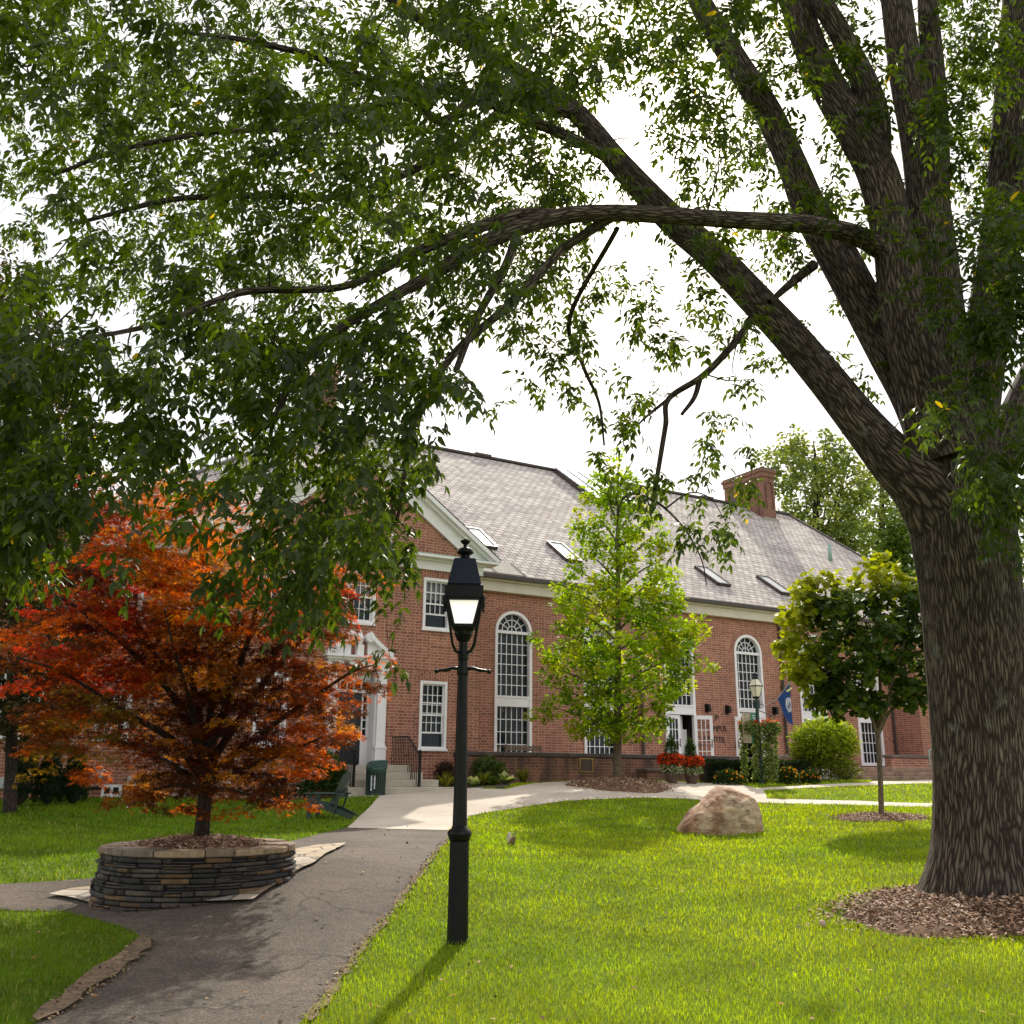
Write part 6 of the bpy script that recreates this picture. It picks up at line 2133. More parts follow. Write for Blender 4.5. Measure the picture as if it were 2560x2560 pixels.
def cluster_tree(name, label, cat, base, trunk, limbs, C_, nl, spread, lsize, pal, mat, bark, group=None, tpl=OVAL, wid=1.0, sag=.03, up=.3, rmax=.03, twig=.004, droop=-.25, colf=None, flat=.6, nseg=12):
    base = np.array(base, float)
    t = thing(name, label, cat, tuple(base), 0, group)
    net = Net()
    net.limb(local(trunk, base), nseg, .12, .03)
    for l in limbs: net.limb(local(l, base), 7, .15, .02)
    Cl = C_ - base
    net.grow(Cl, sag=sag, twig=twig, rmax=rmax)
    net.build('trunk', MAT[bark], t)
    n = len(Cl); m = n * nl
    off = unit(m) * (rng.uniform(.15, 1, m) ** .5)[:, None] * (spread * np.repeat(rng.uniform(.6, 1.3, n), nl))[:, None] * np.array([1, 1, flat])
    P = np.repeat(Cl, nl, 0) + off
    D = off / np.maximum(np.linalg.norm(off, axis=1, keepdims=True), 1e-5) + unit(m) * .7 + np.array([0, 0, droop])
    N_ = unit(m) * .7 + np.array([0, 0, 1.0])
    pa = np.array(pal)
    ci = rng.integers(0, len(pa), n)
    c_ = np.repeat(pa[ci] * rng.uniform(.7, 1.25, (n, 1)), nl, 0) * rng.uniform(.7, 1.3, (m, 1))
    if colf is not None: c_ = colf(P + base, c_)
    leaves('crown', P, D, N_, lsize * rng.uniform(.7, 1.25, m), c_, MAT[mat], t, tpl, wid)
    return t


# ---- yellow-green pyramidal tree
gz_ = float(zg(GX_, GY_)) + .1
poly = [(1165, 852), (1185, 870), (1212, 895), (1222, 950), (1245, 985), (1262, 1020), (1255, 1060), (1290, 1085), (1300, 1130), (1275, 1165), (1322, 1172), (1338, 1190), (1320, 1215), (1300, 1240), (1352, 1256), (1348, 1268), (1298, 1275), (1310, 1310), (1272, 1312), (1255, 1360), (1235, 1395), (1190, 1400), (1110, 1385), (1080, 1395), (1075, 1360), (1000, 1352), (992, 1338), (1030, 1330), (1045, 1300), (1015, 1270), (1005, 1200), (1030, 1225), (1060, 1235), (1048, 1190), (1036, 1130), (1040, 1085), (1075, 1100), (1068, 1040), (1080, 1000), (1092, 960), (1100, 930), (1120, 900), (1140, 870)]
C_ = poly_pts(poly, 500, GY_, 2.0, .2)
trunk = PT([(1165, 1482, GY_, 11), (1165, 1470, GY_, 8.5), (1165, 1380, GY_, 7.5), (1166, 1250, GY_, 6), (1166, 1100, GY_, 4.5), (1166, 980, GY_, 3), (1166, 880, GY_, 1.2)])
limbs = []
for k in range(26):
    y0 = 1395 - k * 18.5; sg = 1 if k % 2 else -1
    L_ = 150 * min(1, (y0 - 840) / 400) * rng.uniform(.6, 1.0)
    dY = rng.uniform(-1.5, 1.5) * L_ / 150
    limbs.append(PT([(1165, y0, GY_, 2.6), (1165 + sg * L_ * .5, y0 - 40, GY_ + dY * .5, 1.7), (1165 + sg * L_, y0 - 62, GY_ + dY, .8)]))
def ycol(P, c_):
    h = np.clip((P[:, 2] - gz_ - 1) / 8, 0, 1)
    return c_
cluster_tree('pyramidal_tree', 'bright yellow-green pyramidal young tree in front of the arched windows', 'tree', (GX_, GY_, gz_), trunk, limbs, C_, 44, .27, .12, [(.16, .27, .012), (.21, .32, .014), (.26, .35, .016), (.12, .215, .010), (.31, .36, .018)], 'limeleaf', 'bark_grey', tpl=LOBED, wid=.9, droop=-.1, flat=.75, twig=.006)

# ---- slim young tree with a round head
SZ = float(zg(SX, SY))
poly = [(1478, 1175), (1482, 1130), (1510, 1100), (1535, 1080), (1575, 1070), (1600, 1078), (1640, 1058), (1655, 1035), (1680, 1058), (1720, 1085), (1750, 1110), (1775, 1160), (1785, 1240), (1765, 1310), (1730, 1335), (1700, 1318), (1668, 1335), (1640, 1350), (1600, 1325), (1570, 1350), (1540, 1335), (1520, 1305), (1498, 1275), (1468, 1228), (1475, 1200)]
C_ = poly_pts(poly, 330, SY, 1.25, .14)
trunk = PT([(1663, 1548, SY, 7), (1663, 1535, SY, 5.4), (1661, 1470, SY, 4.9), (1657, 1400, SY, 4.8), (1655, 1375, SY, 4.6)])
limbs = [PT(q) for q in ([(1655, 1385, SY, 3.6), (1640, 1345, SY - .1, 3), (1610, 1300, SY - .3, 3), (1560, 1240, SY - .5, 2), (1520, 1190, SY - .5, 1)],
                         [(1655, 1380, SY, 3.6), (1648, 1330, SY + .2, 3), (1630, 1240, SY + .4, 3), (1600, 1150, SY + .5, 2)],
                         [(1656, 1375, SY, 3.6), (1660, 1320, SY, 3), (1660, 1220, SY, 3), (1655, 1110, SY, 1.5)],
                         [(1656, 1380, SY, 3.6), (1672, 1340, SY - .2, 3), (1685, 1280, SY - .4, 3), (1710, 1200, SY - .5, 2)],
                         [(1657, 1385, SY, 4), (1680, 1340, SY + .2, 3), (1715, 1320, SY + .3, 2.4), (1750, 1270, SY + .4, 1.2)])]
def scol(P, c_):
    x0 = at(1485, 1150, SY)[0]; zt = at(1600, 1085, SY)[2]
    w = np.clip(1 - (P[:, 0] - x0) / .62, 0, 1) * 1.0 + np.clip((P[:, 2] - zt + .55) / .6, 0, 1) * 1.0  # brighter yellow on left and top fringe paints sun through the leaves
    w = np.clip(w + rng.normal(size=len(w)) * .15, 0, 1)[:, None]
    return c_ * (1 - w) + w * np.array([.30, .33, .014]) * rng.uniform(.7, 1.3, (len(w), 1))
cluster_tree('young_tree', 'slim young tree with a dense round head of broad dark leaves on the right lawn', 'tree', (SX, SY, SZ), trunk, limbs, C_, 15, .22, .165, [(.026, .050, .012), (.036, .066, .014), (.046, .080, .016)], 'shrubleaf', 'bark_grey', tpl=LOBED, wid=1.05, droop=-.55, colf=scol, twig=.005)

# ---- trees far behind the right end of the hall
FG = 'trees behind the hall'
def far_tree(label, poly, Y, n, nl, spread, lsize, pal, trunkx, crown_y, r=9, depth=4.5, cat='tree', limbn=9, name='background_tree', flat=.7):
    z0 = 1.4; b_ = at(trunkx, 1400, Y); base = (b_[0], Y, z0)
    C_ = poly_pts(poly, n, Y, depth, spread * .35)
    topy = min(q[1] for q in poly)
    tr_ = PT([(trunkx, 1440, Y, r * 1.2), (trunkx, 1200, Y, r), (trunkx + 4, (crown_y + topy) / 2, Y, r * .5), (trunkx, topy + 20, Y, 1.0)])
    tr_[0, 2] = z0 - .2
    P_ = np.array(poly)
    lm = []
    for k in range(limbn):
        q = C_[rng.integers(0, len(C_))]
        a = tr_[2] * rng.uniform(.3, 1) ; f = rng.uniform(.25, .75)
        st0 = tr_[1, :3] * (1 - f) + tr_[2, :3] * f
        mid = (st0 + q) / 2 + np.array([0, 0, -.6])
        lm.append(np.array([(*st0, r * .35 * NAT / 2440 * Y), (*mid, r * .22 * NAT / 2440 * Y), (*q, .03)]))
    return cluster_tree(name, label, cat, base, tr_, lm, C_, nl, spread, lsize, pal, 'shrubleaf', 'bark_dark', FG, tpl=OVAL, wid=1.2, rmax=.07, twig=.02, flat=flat)

GP = [(.17, .22, .085), (.21, .26, .09), (.13, .18, .075), (.25, .28, .10)]  # leaf greens paled and blued, distance haze put into the colour
far_tree('tall loose-crowned green tree behind the brick chimney at the hall\'s right end', [(1425, 870), (1440, 850), (1478, 842), (1492, 812), (1510, 820), (1515, 870), (1545, 835), (1555, 815), (1580, 830), (1620, 880), (1640, 930), (1640, 1010), (1600, 1060), (1540, 1010), (1470, 960), (1462, 900)], 76, 210, 34, .85, .34, GP, 1535, 1000)
far_tree('broad green tree behind the forked trunk, right of the tall loose-crowned one', [(1590, 900), (1640, 870), (1690, 850), (1715, 845), (1730, 900), (1790, 930), (1800, 1030), (1700, 1060), (1610, 1060), (1580, 1000)], 84, 190, 34, .95, .36, GP, 1660, 1000)
far_tree('pointed bright green conifer behind the hall, beside the forked trunk', [(1690, 972), (1702, 1000), (1716, 1040), (1735, 1110), (1630, 1110), (1650, 1060), (1668, 1010)], 66, 150, 40, .65, .26, [(.09, .15, .025), (.12, .18, .03), (.075, .125, .022)], 1688, 1080, r=5, depth=2.2, limbn=5)
far_tree('dark leafy tree beyond the right edge of the big trunk', [(1900, 960), (1960, 900), (2080, 880), (2200, 940), (2250, 1100), (2200, 1300), (2050, 1380), (1920, 1360), (1890, 1200)], 46, 200, 40, .75, .26, GP, 2060, 1200, depth=3.0)

# ---- dark tree at the left edge
LX2 = at(40, 1500, 22)[0]
poly = [(-190, 560), (-90, 470), (10, 475), (60, 520), (95, 600), (120, 700), (165, 800), (195, 880), (205, 960), (195, 1060), (215, 1150), (185, 1240), (200, 1330), (120, 1392), (60, 1400), (-30, 1390), (-150, 1380), (-230, 1200), (-240, 800)]
C_ = poly_pts(poly, 1150, 22.5, 2.2, .14)
z0 = float(zg(LX2, 22.5))
trunk = PT([(20, 1530, 22.5, 13), (22, 1400, 22.5, 10), (28, 1100, 22.5, 8), (30, 800, 22.5, 5), (20, 560, 22.5, 2)]); trunk[0, 2] = z0 - .1
limbs = [PT([(22, 1380 - k * 60, 22.5, 5), (22 + (60 if k % 2 else -70), 1320 - k * 62, 22.5 + rng.uniform(-.8, .8), 3), (22 + (130 if k % 2 else -160), 1250 - k * 62, 22.5 + rng.uniform(-1.5, 1.5), 1.2)]) for k in range(12)]
cluster_tree('dark_tree', 'tall dark brownish-green tree at the left edge in front of the brick wall', 'tree', (trunk[0, 0], 22.5, z0), trunk, limbs, C_, 40, .42, .115, [(.040, .036, .018), (.055, .045, .022), (.030, .036, .014), (.075, .055, .025)], 'shrubleaf', 'bark_dark', tpl=OVAL, wid=1.1, twig=.008, sag=.05, flat=.8)


# ------------------------------------------------------------------ shrubs and flowers
def ellip_leaves(lobes, n, size, pal, tpl, wid, shell=.55, up=.3, droop=0.0, hl=None, top_gain=.0):
    """points over overlapping rounded lobes (cx,cy,cz,rx,ry,rz)"""
    lob = np.array(lobes, float)
    vol = lob[:, 3] * lob[:, 4] * lob[:, 5]; vol = vol / vol.sum()
    k = rng.choice(len(lob), n, p=vol)
    u = unit(n); u[:, 2] = np.where(u[:, 2] < -.45, -u[:, 2], u[:, 2])
    r = rng.uniform(shell, 1.0, n) * (1 + rng.normal(size=n) * .05)
    P = lob[k, :3] + u * r[:, None] * lob[k, 3:]
    D = u + unit(n) * .8 + np.array([0, 0, up + droop])
    N_ = u + unit(n) * .6
    pa = np.array(pal)
    c_ = pa[rng.integers(0, len(pa), n)] * rng.uniform(.65, 1.35, (n, 1))
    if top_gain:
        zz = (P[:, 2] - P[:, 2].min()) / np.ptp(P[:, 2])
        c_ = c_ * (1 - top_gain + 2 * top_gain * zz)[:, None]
    return P, D, N_, size * rng.uniform(.7, 1.3, n), c_


def stems(parent, pts, r=.012, mat='bark_dark', nseg=5):
    net = Net()
    for p_ in pts:
        a = np.array([p_[0] * .15, p_[1] * .15, 0, r]); b_ = np.array([p_[0] * .5, p_[1] * .5, p_[2] * .5, r * .8]); c_ = np.array([*p_[:3], r * .4])
        net.limb([a, b_, c_], nseg, .1)
    return net.build('stem', MAT[mat], parent)


def shrub(name, label, cat, x0, x1, y0, y1, Y, n, size, pal, tpl=OVAL, wid=1.0, nl=7, depth=None, group=None, mat='shrubleaf', droop=0.0, top_gain=.0, base=None, shell=.5, part='foliage', tall=False):
    c_ = at((x0 + x1) / 2, y1, Y)
    z0 = float(zg(c_[0], Y)) if base is None else base
    w = (at(x1, y1, Y)[0] - at(x0, y1, Y)[0]) / 2
    h = max(.2, at((x0 + x1) / 2, y0, Y)[2] - z0)
    dp = depth or w * .9
    t = thing(name, label, cat, (c_[0], Y, z0), 0, group)
    lb = [(0, 0, h * .42, w * .8, dp * .8, h * .46)]
    for i in range(nl):
        a = 2 * PI * i / nl + rng.uniform(-.3, .3); q = rng.uniform(.35, .6)
        zz = rng.uniform(.3, .62)
        lb.append((w * q * math.cos(a), dp * q * math.sin(a), h * zz, w * .42, dp * .42, h * .34))
    lb.append((0, 0, h * .68, w * .5, dp * .5, h * .32)); lb.append((0, 0, h * .14, w * .93, dp * .93, h * .2))
    P, D, N_, S_, cc_ = ellip_leaves(lb, n, size, pal, tpl, wid, shell=shell, droop=droop, top_gain=top_gain)
    P[:, 2] = np.maximum(P[:, 2], .01)
    leaves(part, P, D, N_, S_, cc_, MAT[mat], t, tpl, wid)
    stems(t, [(w * .5 * math.cos(a), dp * .5 * math.sin(a), h * .7) for a in np.arange(5) * 1.256])
    return t, w, dp, h


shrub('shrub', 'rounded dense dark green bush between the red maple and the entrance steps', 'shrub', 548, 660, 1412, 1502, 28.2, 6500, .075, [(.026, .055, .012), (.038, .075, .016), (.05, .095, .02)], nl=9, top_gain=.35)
shrub('shrub', 'low dark shrub under the maple boughs against the wall', 'shrub', 470, 560, 1455, 1502, 27.6, 2400, .07, [(.02, .03, .010), (.03, .03, .012), (.025, .04, .012)], nl=6)
shrub('barberry', 'dark purple-brown bush left of the lamp post in the planting bed', 'shrub', 812, 866, 1434, 1490, 30.6, 2600, .05, [(.035, .018, .014), (.05, .024, .018), (.03, .022, .014)], nl=6)
shrub('shrub', 'loose light green shrub right of the lamp post by the terrace wall', 'shrub', 882, 962, 1424, 1488, 31.4, 2300, .085, [(.06, .095, .025), (.08, .12, .03), (.045, .075, .02)], tpl=LEAF, wid=1.4, nl=7, shell=.3)


def tuft(name, label, cat, px, py, Y, n, L_, pal, wid, spread=.9, group=None, mat='shrubleaf', tpl=NEEDLE, part='blades'):
    c_ = at(px, py, Y); z0 = float(zg(c_[0], Y))
    t = thing(name, label, cat, (c_[0], Y, z0 + .02), 0, group)
    a = rng.uniform(0, 2 * PI, n); lean = rng.uniform(.1, spread, n)
    D = np.stack([np.cos(a) * lean, np.sin(a) * lean, np.ones(n) * .8], -1)
    P = np.stack([np.cos(a) * .03, np.sin(a) * .03, np.zeros(n)], -1)
    N_ = np.stack([-np.cos(a) * .8, -np.sin(a) * .8, lean], -1)
    pa = np.array(pal); cc_ = pa[rng.integers(0, len(pa), n)] * rng.uniform(.7, 1.3, (n, 1))
    leaves(part, P, D, N_, L_ * rng.uniform(.6, 1.15, n), cc_, MAT[mat], t, tpl, wid)
    return t


YG = [(.14, .17, .02), (.20, .20, .025), (.09, .12, .02)]
tuft('grass_tuft', 'yellow-green grass clump just left of the lamp post, by the barberry', 'plant', 842, 1480, 30.0, 90, .55, YG, .35)
tuft('grass_tuft', 'yellow-green grass clump between the two variegated hostas', 'plant', 913, 1480, 30.6, 90, .5, YG, .35)
tuft('grass_tuft', 'yellow grass clump at the right end of the planting bed', 'plant', 987, 1474, 31.6, 90, .55, [(.22, .20, .02), (.15, .17, .02), (.12, .10, .02)], .35)
HO = [(.42, .46, .30), (.55, .56, .42), (.18, .26, .08)]
tuft('hosta', 'small variegated hosta touching the lamp post', 'plant', 891, 1484, 29.8, 34, .34, HO, 1.1, 1.6, tpl=OVAL, part='leaves')
tuft('hosta', 'larger variegated hosta at the bed edge near the terrace wall', 'plant', 953, 1484, 30.4, 46, .42, HO, 1.0, 1.6, tpl=OVAL, part='leaves')
tuft('hosta', 'plain green low plant between the hostas', 'plant', 930, 1486, 30.2, 34, .3, [(.08, .13, .02), (.12, .16, .03)], 1.0, 1.6, tpl=OVAL, part='leaves')

# golden cypress bush
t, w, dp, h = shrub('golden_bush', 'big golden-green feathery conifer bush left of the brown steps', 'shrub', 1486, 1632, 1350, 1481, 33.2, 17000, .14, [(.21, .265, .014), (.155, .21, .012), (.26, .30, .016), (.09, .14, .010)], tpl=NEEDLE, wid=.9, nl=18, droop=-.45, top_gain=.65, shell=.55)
# clipped hedge
c_ = at(1428, 1470, 32.3); z0 = float(zg(c_[0], 32.3))
hw = (at(1530, 1460, 32.3)[0] - at(1322, 1460, 32.3)[0]) / 2
hh_ = at(1428, 1437, 32.3)[2] - z0
hd = thing('hedge', 'low clipped dark hedge behind the orange flowers', 'hedge', (c_[0], 32.3 + .25, z0), math.radians(8))
n = 7000
fx = rng.uniform(-hw, hw, n); side_ = rng.uniform(0, 1, n)
P = np.where((side_ < .55)[:, None], np.stack([fx, -.4 + rng.normal(size=n) * .03, rng.uniform(0, hh_, n)], -1), np.stack([fx, rng.uniform(-.4, .4, n), hh_ + rng.normal(size=n) * .025], -1))
D = unit(n) + np.array([0, -.4, .5]); N_ = unit(n) + np.array([0, -.5, .5])
cc_ = np.array([(.020, .036, .012), (.028, .048, .014), (.016, .028, .010)])[rng.integers(0, 3, n)] * rng.uniform(.7, 1.3, (n, 1))
leaves('foliage', P, D, N_, rng.uniform(.04, .07, n), cc_, MAT['shrubleaf'], hd, OVAL, 1.1)
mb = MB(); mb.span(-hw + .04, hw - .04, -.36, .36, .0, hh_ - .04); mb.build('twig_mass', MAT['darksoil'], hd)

# marigold mounds
for (x0, x1, y0, y1, Y, lab) in ((1345, 1405, 1452, 1480, 31.0, 'orange marigold mound left of the hanging baskets'), (1462, 1512, 1446, 1477, 31.2, 'orange marigold mound just right of the hanging baskets'), (1508, 1550, 1452, 1477, 31.4, 'orange marigold mound beside the golden bush')):
    t, w, dp, h = shrub('marigold', lab, 'flowers', x0, x1, y0, y1, Y, 1500, .07, [(.035, .065, .016), (.05, .085, .02), (.03, .05, .015)], nl=5, tpl=OVAL, depth=.35)
    n = 15
    u = unit(n); u[:, 2] = np.abs(u[:, 2]); u[:, 1] = -np.abs(u[:, 1])
    P = np.stack([u[:, 0] * w * .9, u[:, 1] * dp * .9, h * (.4 + .55 * u[:, 2])], -1)
    m_ = 6
    PP = np.repeat(P, m_, 0); DD = unit(n * m_) + np.repeat(u, m_, 0) * .6
    cc_ = np.array([(.75, .34, .015), (.80, .45, .02), (.65, .22, .012)])[rng.integers(0, 3, n)]
    leaves('flowers', PP, DD, unit(n * m_), np.full(n * m_, .046), np.repeat(cc_, m_, 0), MAT['petal'], t, OVAL, 1.5)

# two pots: dwarf conifer, red flowers, trailing white
for (px, py, Y, sc_, lab) in ((1268, 1480, 30.6, 1.0, 'brown flower pot with red blooms and dwarf conifer, left of the pair'), (1305, 1479, 31.0, .95, 'brown flower pot with red blooms and dwarf conifer, right of the pair')):
    c_ = at(px, py, Y); z0 = float(zg(c_[0], Y)) + .015
    t = thing('flower_pot', lab, 'flower pot', (c_[0], Y, z0), 0, 'potted red flowers on the concrete')
    k = sc_
    mb = MB(); mb.lathe([(.16 * k, 0), (.19 * k, .1 * k), (.235 * k, .40 * k), (.25 * k, .41 * k), (.25 * k, .46 * k), (.22 * k, .46 * k), (.21 * k, .43 * k)], 24); mb.build('pot', MAT['terracotta'], t, smooth=False)
    n = 1300; P, D, N_, S_, cc_ = ellip_leaves([(0, 0, .95 * k, .20 * k, .20 * k, .36 * k), (0, 0, 1.2 * k, .11 * k, .11 * k, .26 * k)], n, .07, [(.022, .045, .010), (.03, .06, .014), (.04, .075, .018)], NEEDLE, .8, up=.7)
    leaves('dwarf_conifer', P, D, N_, S_, cc_, MAT['shrubleaf'], t, NEEDLE, .8)
    n = 1500; P, D, N_, S_, cc_ = ellip_leaves([(-.18 * k, -.05, .66 * k, .24 * k, .24 * k, .20 * k), (.18 * k, -.05, .66 * k, .24 * k, .24 * k, .20 * k), (0, -.16 * k, .64 * k, .26 * k, .2 * k, .2 * k)], n, .07, [(.62, .06, .012), (.72, .10, .015), (.45, .035, .012), (.05, .07, .02)], OVAL, 1.4, up=.3)
    leaves('flowers', P, D, N_, S_, cc_, MAT['petal'], t, OVAL, 1.3)
    n = 900; P, D, N_, S_, cc_ = ellip_leaves([(-.16 * k, -.08, .42 * k, .20 * k, .22 * k, .20 * k), (.16 * k, -.08, .42 * k, .20 * k, .22 * k, .20 * k), (0, -.18 * k, .36 * k, .22 * k, .14 * k, .2 * k)], n, .06, [(.45, .47, .38), (.12, .19, .06), (.08, .13, .04), (.35, .40, .26)], OVAL, 1.0, droop=-.8)
    leaves('trailing_leaves', P, D, N_, S_, cc_, MAT['shrubleaf'], t, OVAL, 1.0)

# hanging baskets on the far lamp post, trailing almost to the ground
for (cx_, strands, lab) in ((1412, ((1403, 1372, 1478), (1426, 1374, 1474)), 'hanging basket with two long trailing strands under the banner'),
                            (1453, ((1444, 1372, 1474), (1451, 1372, 1476), (1460, 1374, 1476)), 'hanging basket with one thick trailing curtain right of the far lamp post')):
    Yb = Y2 - .1
    c_ = at(cx_, 1374, Yb)
    t = thing('hanging_basket', lab, 'hanging basket', tuple(c_), 0, 'hanging baskets of trailing plants')
    mb = MB(); mb.lathe([(.03, -.22), (.14, -.18), (.19, -.05), (.20, .0), (.17, .0)], 16); mb.build('basket', MAT['terracotta'], t)
    mb = MB()
    for q in range(3): mb.tube([(.18 * math.cos(q * 2.1), .18 * math.sin(q * 2.1), 0), (0, 0, .35)], .006, 4)
    mb.build('chain', MAT['black'], t)
    lob = [(0, 0, .02, .34, .28, .24), (0, -.12, -.1, .26, .2, .2)]
    for sx_, sy0, sy1 in strands:
        a = at(sx_, sy0, Yb) - c_; b_ = at(sx_ + 1, sy1, Yb) - c_
        b_[2] = max(b_[2], float(zg(c_[0], Yb)) - c_[2] + .08)
        for q in range(9):
            f = (q + .5) / 9; p_ = a * (1 - f) + b_ * f
            lob.append((p_[0] + rng.normal() * .02, p_[1] + rng.normal() * .03, p_[2], .115, .11, .15))
    P, D, N_, S_, cc_ = ellip_leaves(lob, 4200, .066, [(.10, .15, .035), (.16, .21, .06), (.07, .11, .025), (.28, .31, .15)], OVAL, 1.0, shell=.2, droop=-.5)
    leaves('foliage', P, D, N_, S_, cc_, MAT['shrubleaf'], t, OVAL, 1.05)
    n = 26
    P = unit(n) * np.array([.30, .22, .12]) + np.array([0, -.03, .17])
    leaves('flowers', np.repeat(P, 4, 0), unit(n * 4), unit(n * 4), np.full(n * 4, .055), np.repeat(np.array([(.70, .06, .04), (.72, .15, .10)])[rng.integers(0, 2, n)], 4, 0), MAT['petal'], t, OVAL, 1.4)

# arborvitae columns against the left wall
AP = [(.012, .032, .012), (.018, .042, .014), (.024, .052, .016)]
for (x0, x1, y0, y1, Y, lab) in ((8, 66, 1386, 1514, 24.6, 'tallest dark arborvitae column at the far left of the wall'), (62, 116, 1414, 1510, 25.0, 'middle dark arborvitae column by the left wall'), (110, 164, 1420, 1508, 25.4, 'dark arborvitae column beside the basement window')):
    c_ = at((x0 + x1) / 2, y1, Y); z0 = float(zg(c_[0], Y)); w = (at(x1, y1, Y)[0] - at(x0, y1, Y)[0]) / 2; h = at(x0, y0, Y)[2] - z0
    t = thing('arborvitae', lab, 'shrub', (c_[0], Y, z0), 0, 'arborvitae along the left wall')
    lob = [(0, 0, h * .13, w * .9, w * .9, h * .16), (0, 0, h * .3, w * .95, w * .95, h * .32), (0, 0, h * .5, w * .85, w * .85, h * .3), (0, 0, h * .74, w * .6, w * .6, h * .27)]
    P, D, N_, S_, cc_ = ellip_leaves(lob, 4200, .085, AP, NEEDLE, .9, shell=.75, up=.9)
    P[:, 2] = np.maximum(P[:, 2], .02)
    leaves('foliage', P, D, N_, S_, cc_, MAT['shrubleaf'], t, NEEDLE, .9)
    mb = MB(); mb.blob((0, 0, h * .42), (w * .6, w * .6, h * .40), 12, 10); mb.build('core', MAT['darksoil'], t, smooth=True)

# ------------------------------------------------------------------ grass
def on_lawn(x, y):
    k = np.ones(len(x), bool)
    for P in PATHS: k &= ~inpoly(P, x, y)
    q = np.stack([x - BX, y - BY], -1)
    s_ = q @ DV[:2]; b_ = q @ NV[:2]
    k &= ~((b_ > -.05) & (s_ > GL) & (s_ < 12)) & ~((b_ > HB - .1)) & ~((b_ > -1.1) & (s_ > 3) & (s_ < 21)) & ~((b_ > -2.7) & (s_ > -2.7) & (s_ < 2.7)) & ~((b_ > -2.7) & (s_ > 22.5))
    return k


def blades(n, y0, y1, Y0):
    # even on the picture: density falls with the square of distance
    u = rng.uniform(0, 1, n)
    Y = y0 * (y1 / y0) ** u
    X = rng.uniform(-1, 1, n) * (Y * .60 + .6)
    k = on_lawn(X, Y); return X[k], Y[k]


X, Y = blades(420000, 4.2, 34, 7)
n = len(X)
Z = zg(X, Y) - .004
a = rng.uniform(0, 2 * PI, n); lean = rng.uniform(.1, .9, n)
D = np.stack([np.cos(a) * lean, np.sin(a) * lean, np.ones(n)], -1)
N_ = np.stack([-np.cos(a), -np.sin(a), lean], -1)
sz = rng.uniform(.035, .068, n) * (1 + .4 * np.clip((Y - 9) / 12, 0, 1))
f = .5 + .5 * np.sin(X * .9 + 1.7 * np.sin(Y * .6)) * np.sin(Y * .8 + X * .3)
pt = f[:, None]
f2 = .5 + .5 * np.sin(X * 2.7 + 2.1 * np.sin(Y * 1.9)) * np.sin(Y * 2.3 + X * 1.1)
gc = (np.array([.22, .33, .006]) * (1 - pt) + np.array([.33, .41, .007]) * pt) * rng.uniform(.6, 1.35, (n, 1)) * (.70 + .48 * f2)[:, None]
left = np.clip((-X - 1.2) / 1.5, 0, 1)[:, None]  # left lawn blades darkened to paint in building and tree shade
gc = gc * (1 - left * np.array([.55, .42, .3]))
dry = rng.uniform(0, 1, n) < .05
gc[dry] = np.array([.34, .33, .12]) * rng.uniform(.7, 1.2, (dry.sum(), 1))
wd = .34 * np.clip(Y / 8, .8, 3.0)
T, Fc_ = NEEDLE
d_ = D / np.linalg.norm(D, axis=1, keepdims=True)
sd = np.cross(N_, d_); sd /= np.linalg.norm(sd, axis=1, keepdims=True); nn = np.cross(d_, sd)
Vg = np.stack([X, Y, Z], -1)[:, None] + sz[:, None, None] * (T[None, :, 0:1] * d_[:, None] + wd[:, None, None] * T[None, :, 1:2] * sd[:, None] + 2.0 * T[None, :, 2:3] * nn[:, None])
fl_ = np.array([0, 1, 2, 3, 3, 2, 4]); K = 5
lp = (fl_[None] + (np.arange(n) * K)[:, None]).ravel()
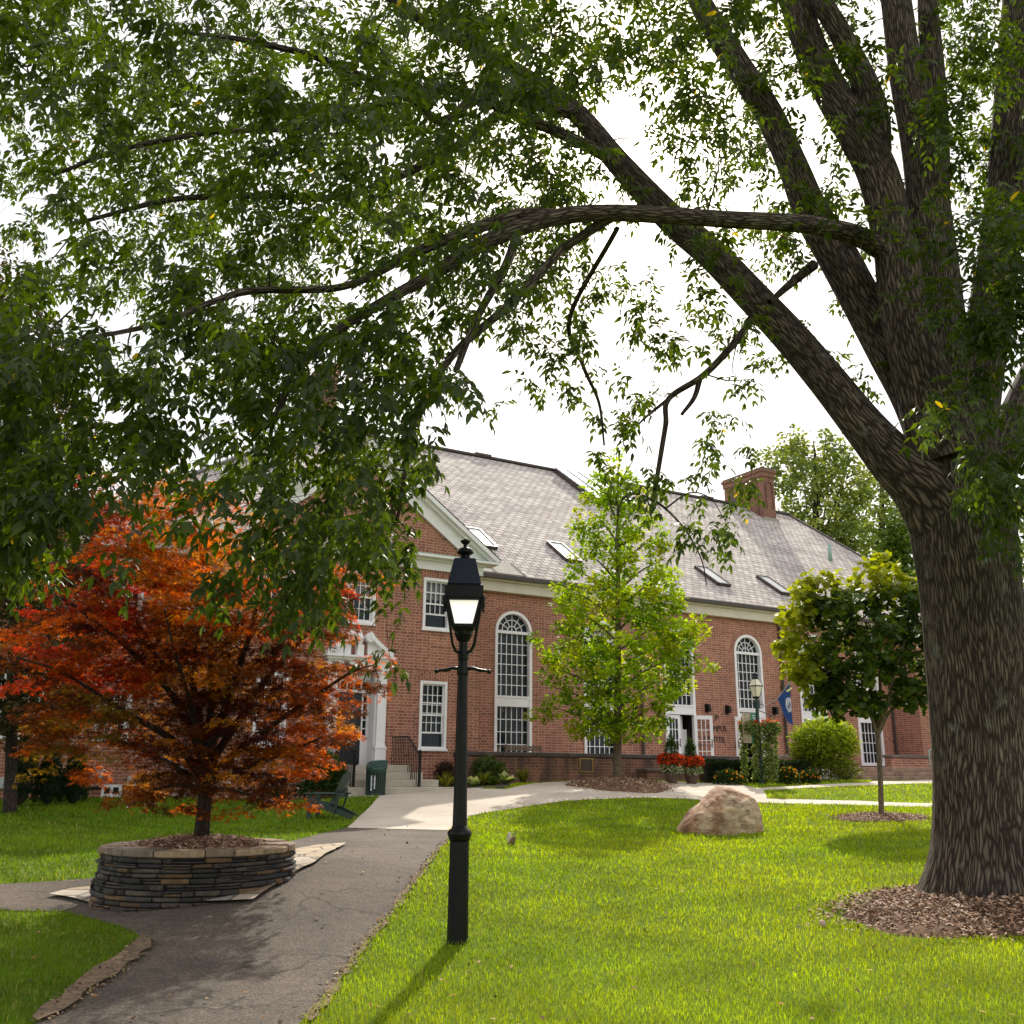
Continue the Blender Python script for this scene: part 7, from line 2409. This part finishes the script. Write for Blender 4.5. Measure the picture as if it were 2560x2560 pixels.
tt = np.tile(np.array([4, 3]), n); ss = np.concatenate([[0], np.cumsum(tt)[:-1]])
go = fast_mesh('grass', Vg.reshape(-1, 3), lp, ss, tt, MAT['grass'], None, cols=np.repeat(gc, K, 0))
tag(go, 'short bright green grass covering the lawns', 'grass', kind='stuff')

# crumbs of gravel and bark along the path edges
for poly_, nn_, lab in ((dirt, 1400, 'loose crumbs on the bare soil at the lower left path edge'), (dirt2, 900, 'loose gravel crumbs along the right edge of the asphalt')):
    A_ = np.array([(q[0], q[1]) for q in poly_]); lo_, hi_ = A_.min(0), A_.max(0)
    XY = rng.uniform(lo_, hi_, (nn_ * 8, 2)); XY = XY[inpoly(A_, XY[:, 0], XY[:, 1])][:nn_] + rng.normal(size=(len(XY[inpoly(A_, XY[:, 0], XY[:, 1])][:nn_]), 2)) * .035
    n = len(XY); P = np.stack([XY[:, 0], XY[:, 1], zg(XY[:, 0], XY[:, 1]) + .026], -1)
    cc_ = np.array([(.30, .21, .13), (.16, .10, .06), (.42, .32, .22), (.10, .06, .04), (.20, .17, .06)])[rng.integers(0, 5, n)] * rng.uniform(.6, 1.3, (n, 1))
    o_ = leaves('gravel', P, unit(n) * np.array([1, 1, .4]), unit(n) * .5 + np.array([0, 0, 1.0]), rng.uniform(.012, .04, n), cc_, MAT['chip'], None, NEEDLE, 2.2)
    tag(o_, lab, 'gravel', kind='stuff')

# fallen leaves and crumbs on lawn and path
n = 420
Y = 5 * (22 / 5) ** rng.uniform(0, 1, n); X = rng.uniform(-1, 1, n) * Y * .58
P = np.stack([X, Y, zg(X, Y) + .035], -1)
cc_ = np.array([(.16, .085, .03), (.30, .14, .03), (.10, .06, .03), (.42, .28, .12)])[rng.integers(0, 4, n)] * rng.uniform(.6, 1.2, (n, 1))
lt = leaves('leaf_litter', P, unit(n) * np.array([1, 1, .25]), unit(n) * .3 + np.array([0, 0, 1.0]), rng.uniform(.03, .06, n), cc_, MAT['chip'], None, OVAL, 1.0)
tag(lt, 'scattered small fallen leaves lying on grass and path', 'leaf litter', kind='stuff')
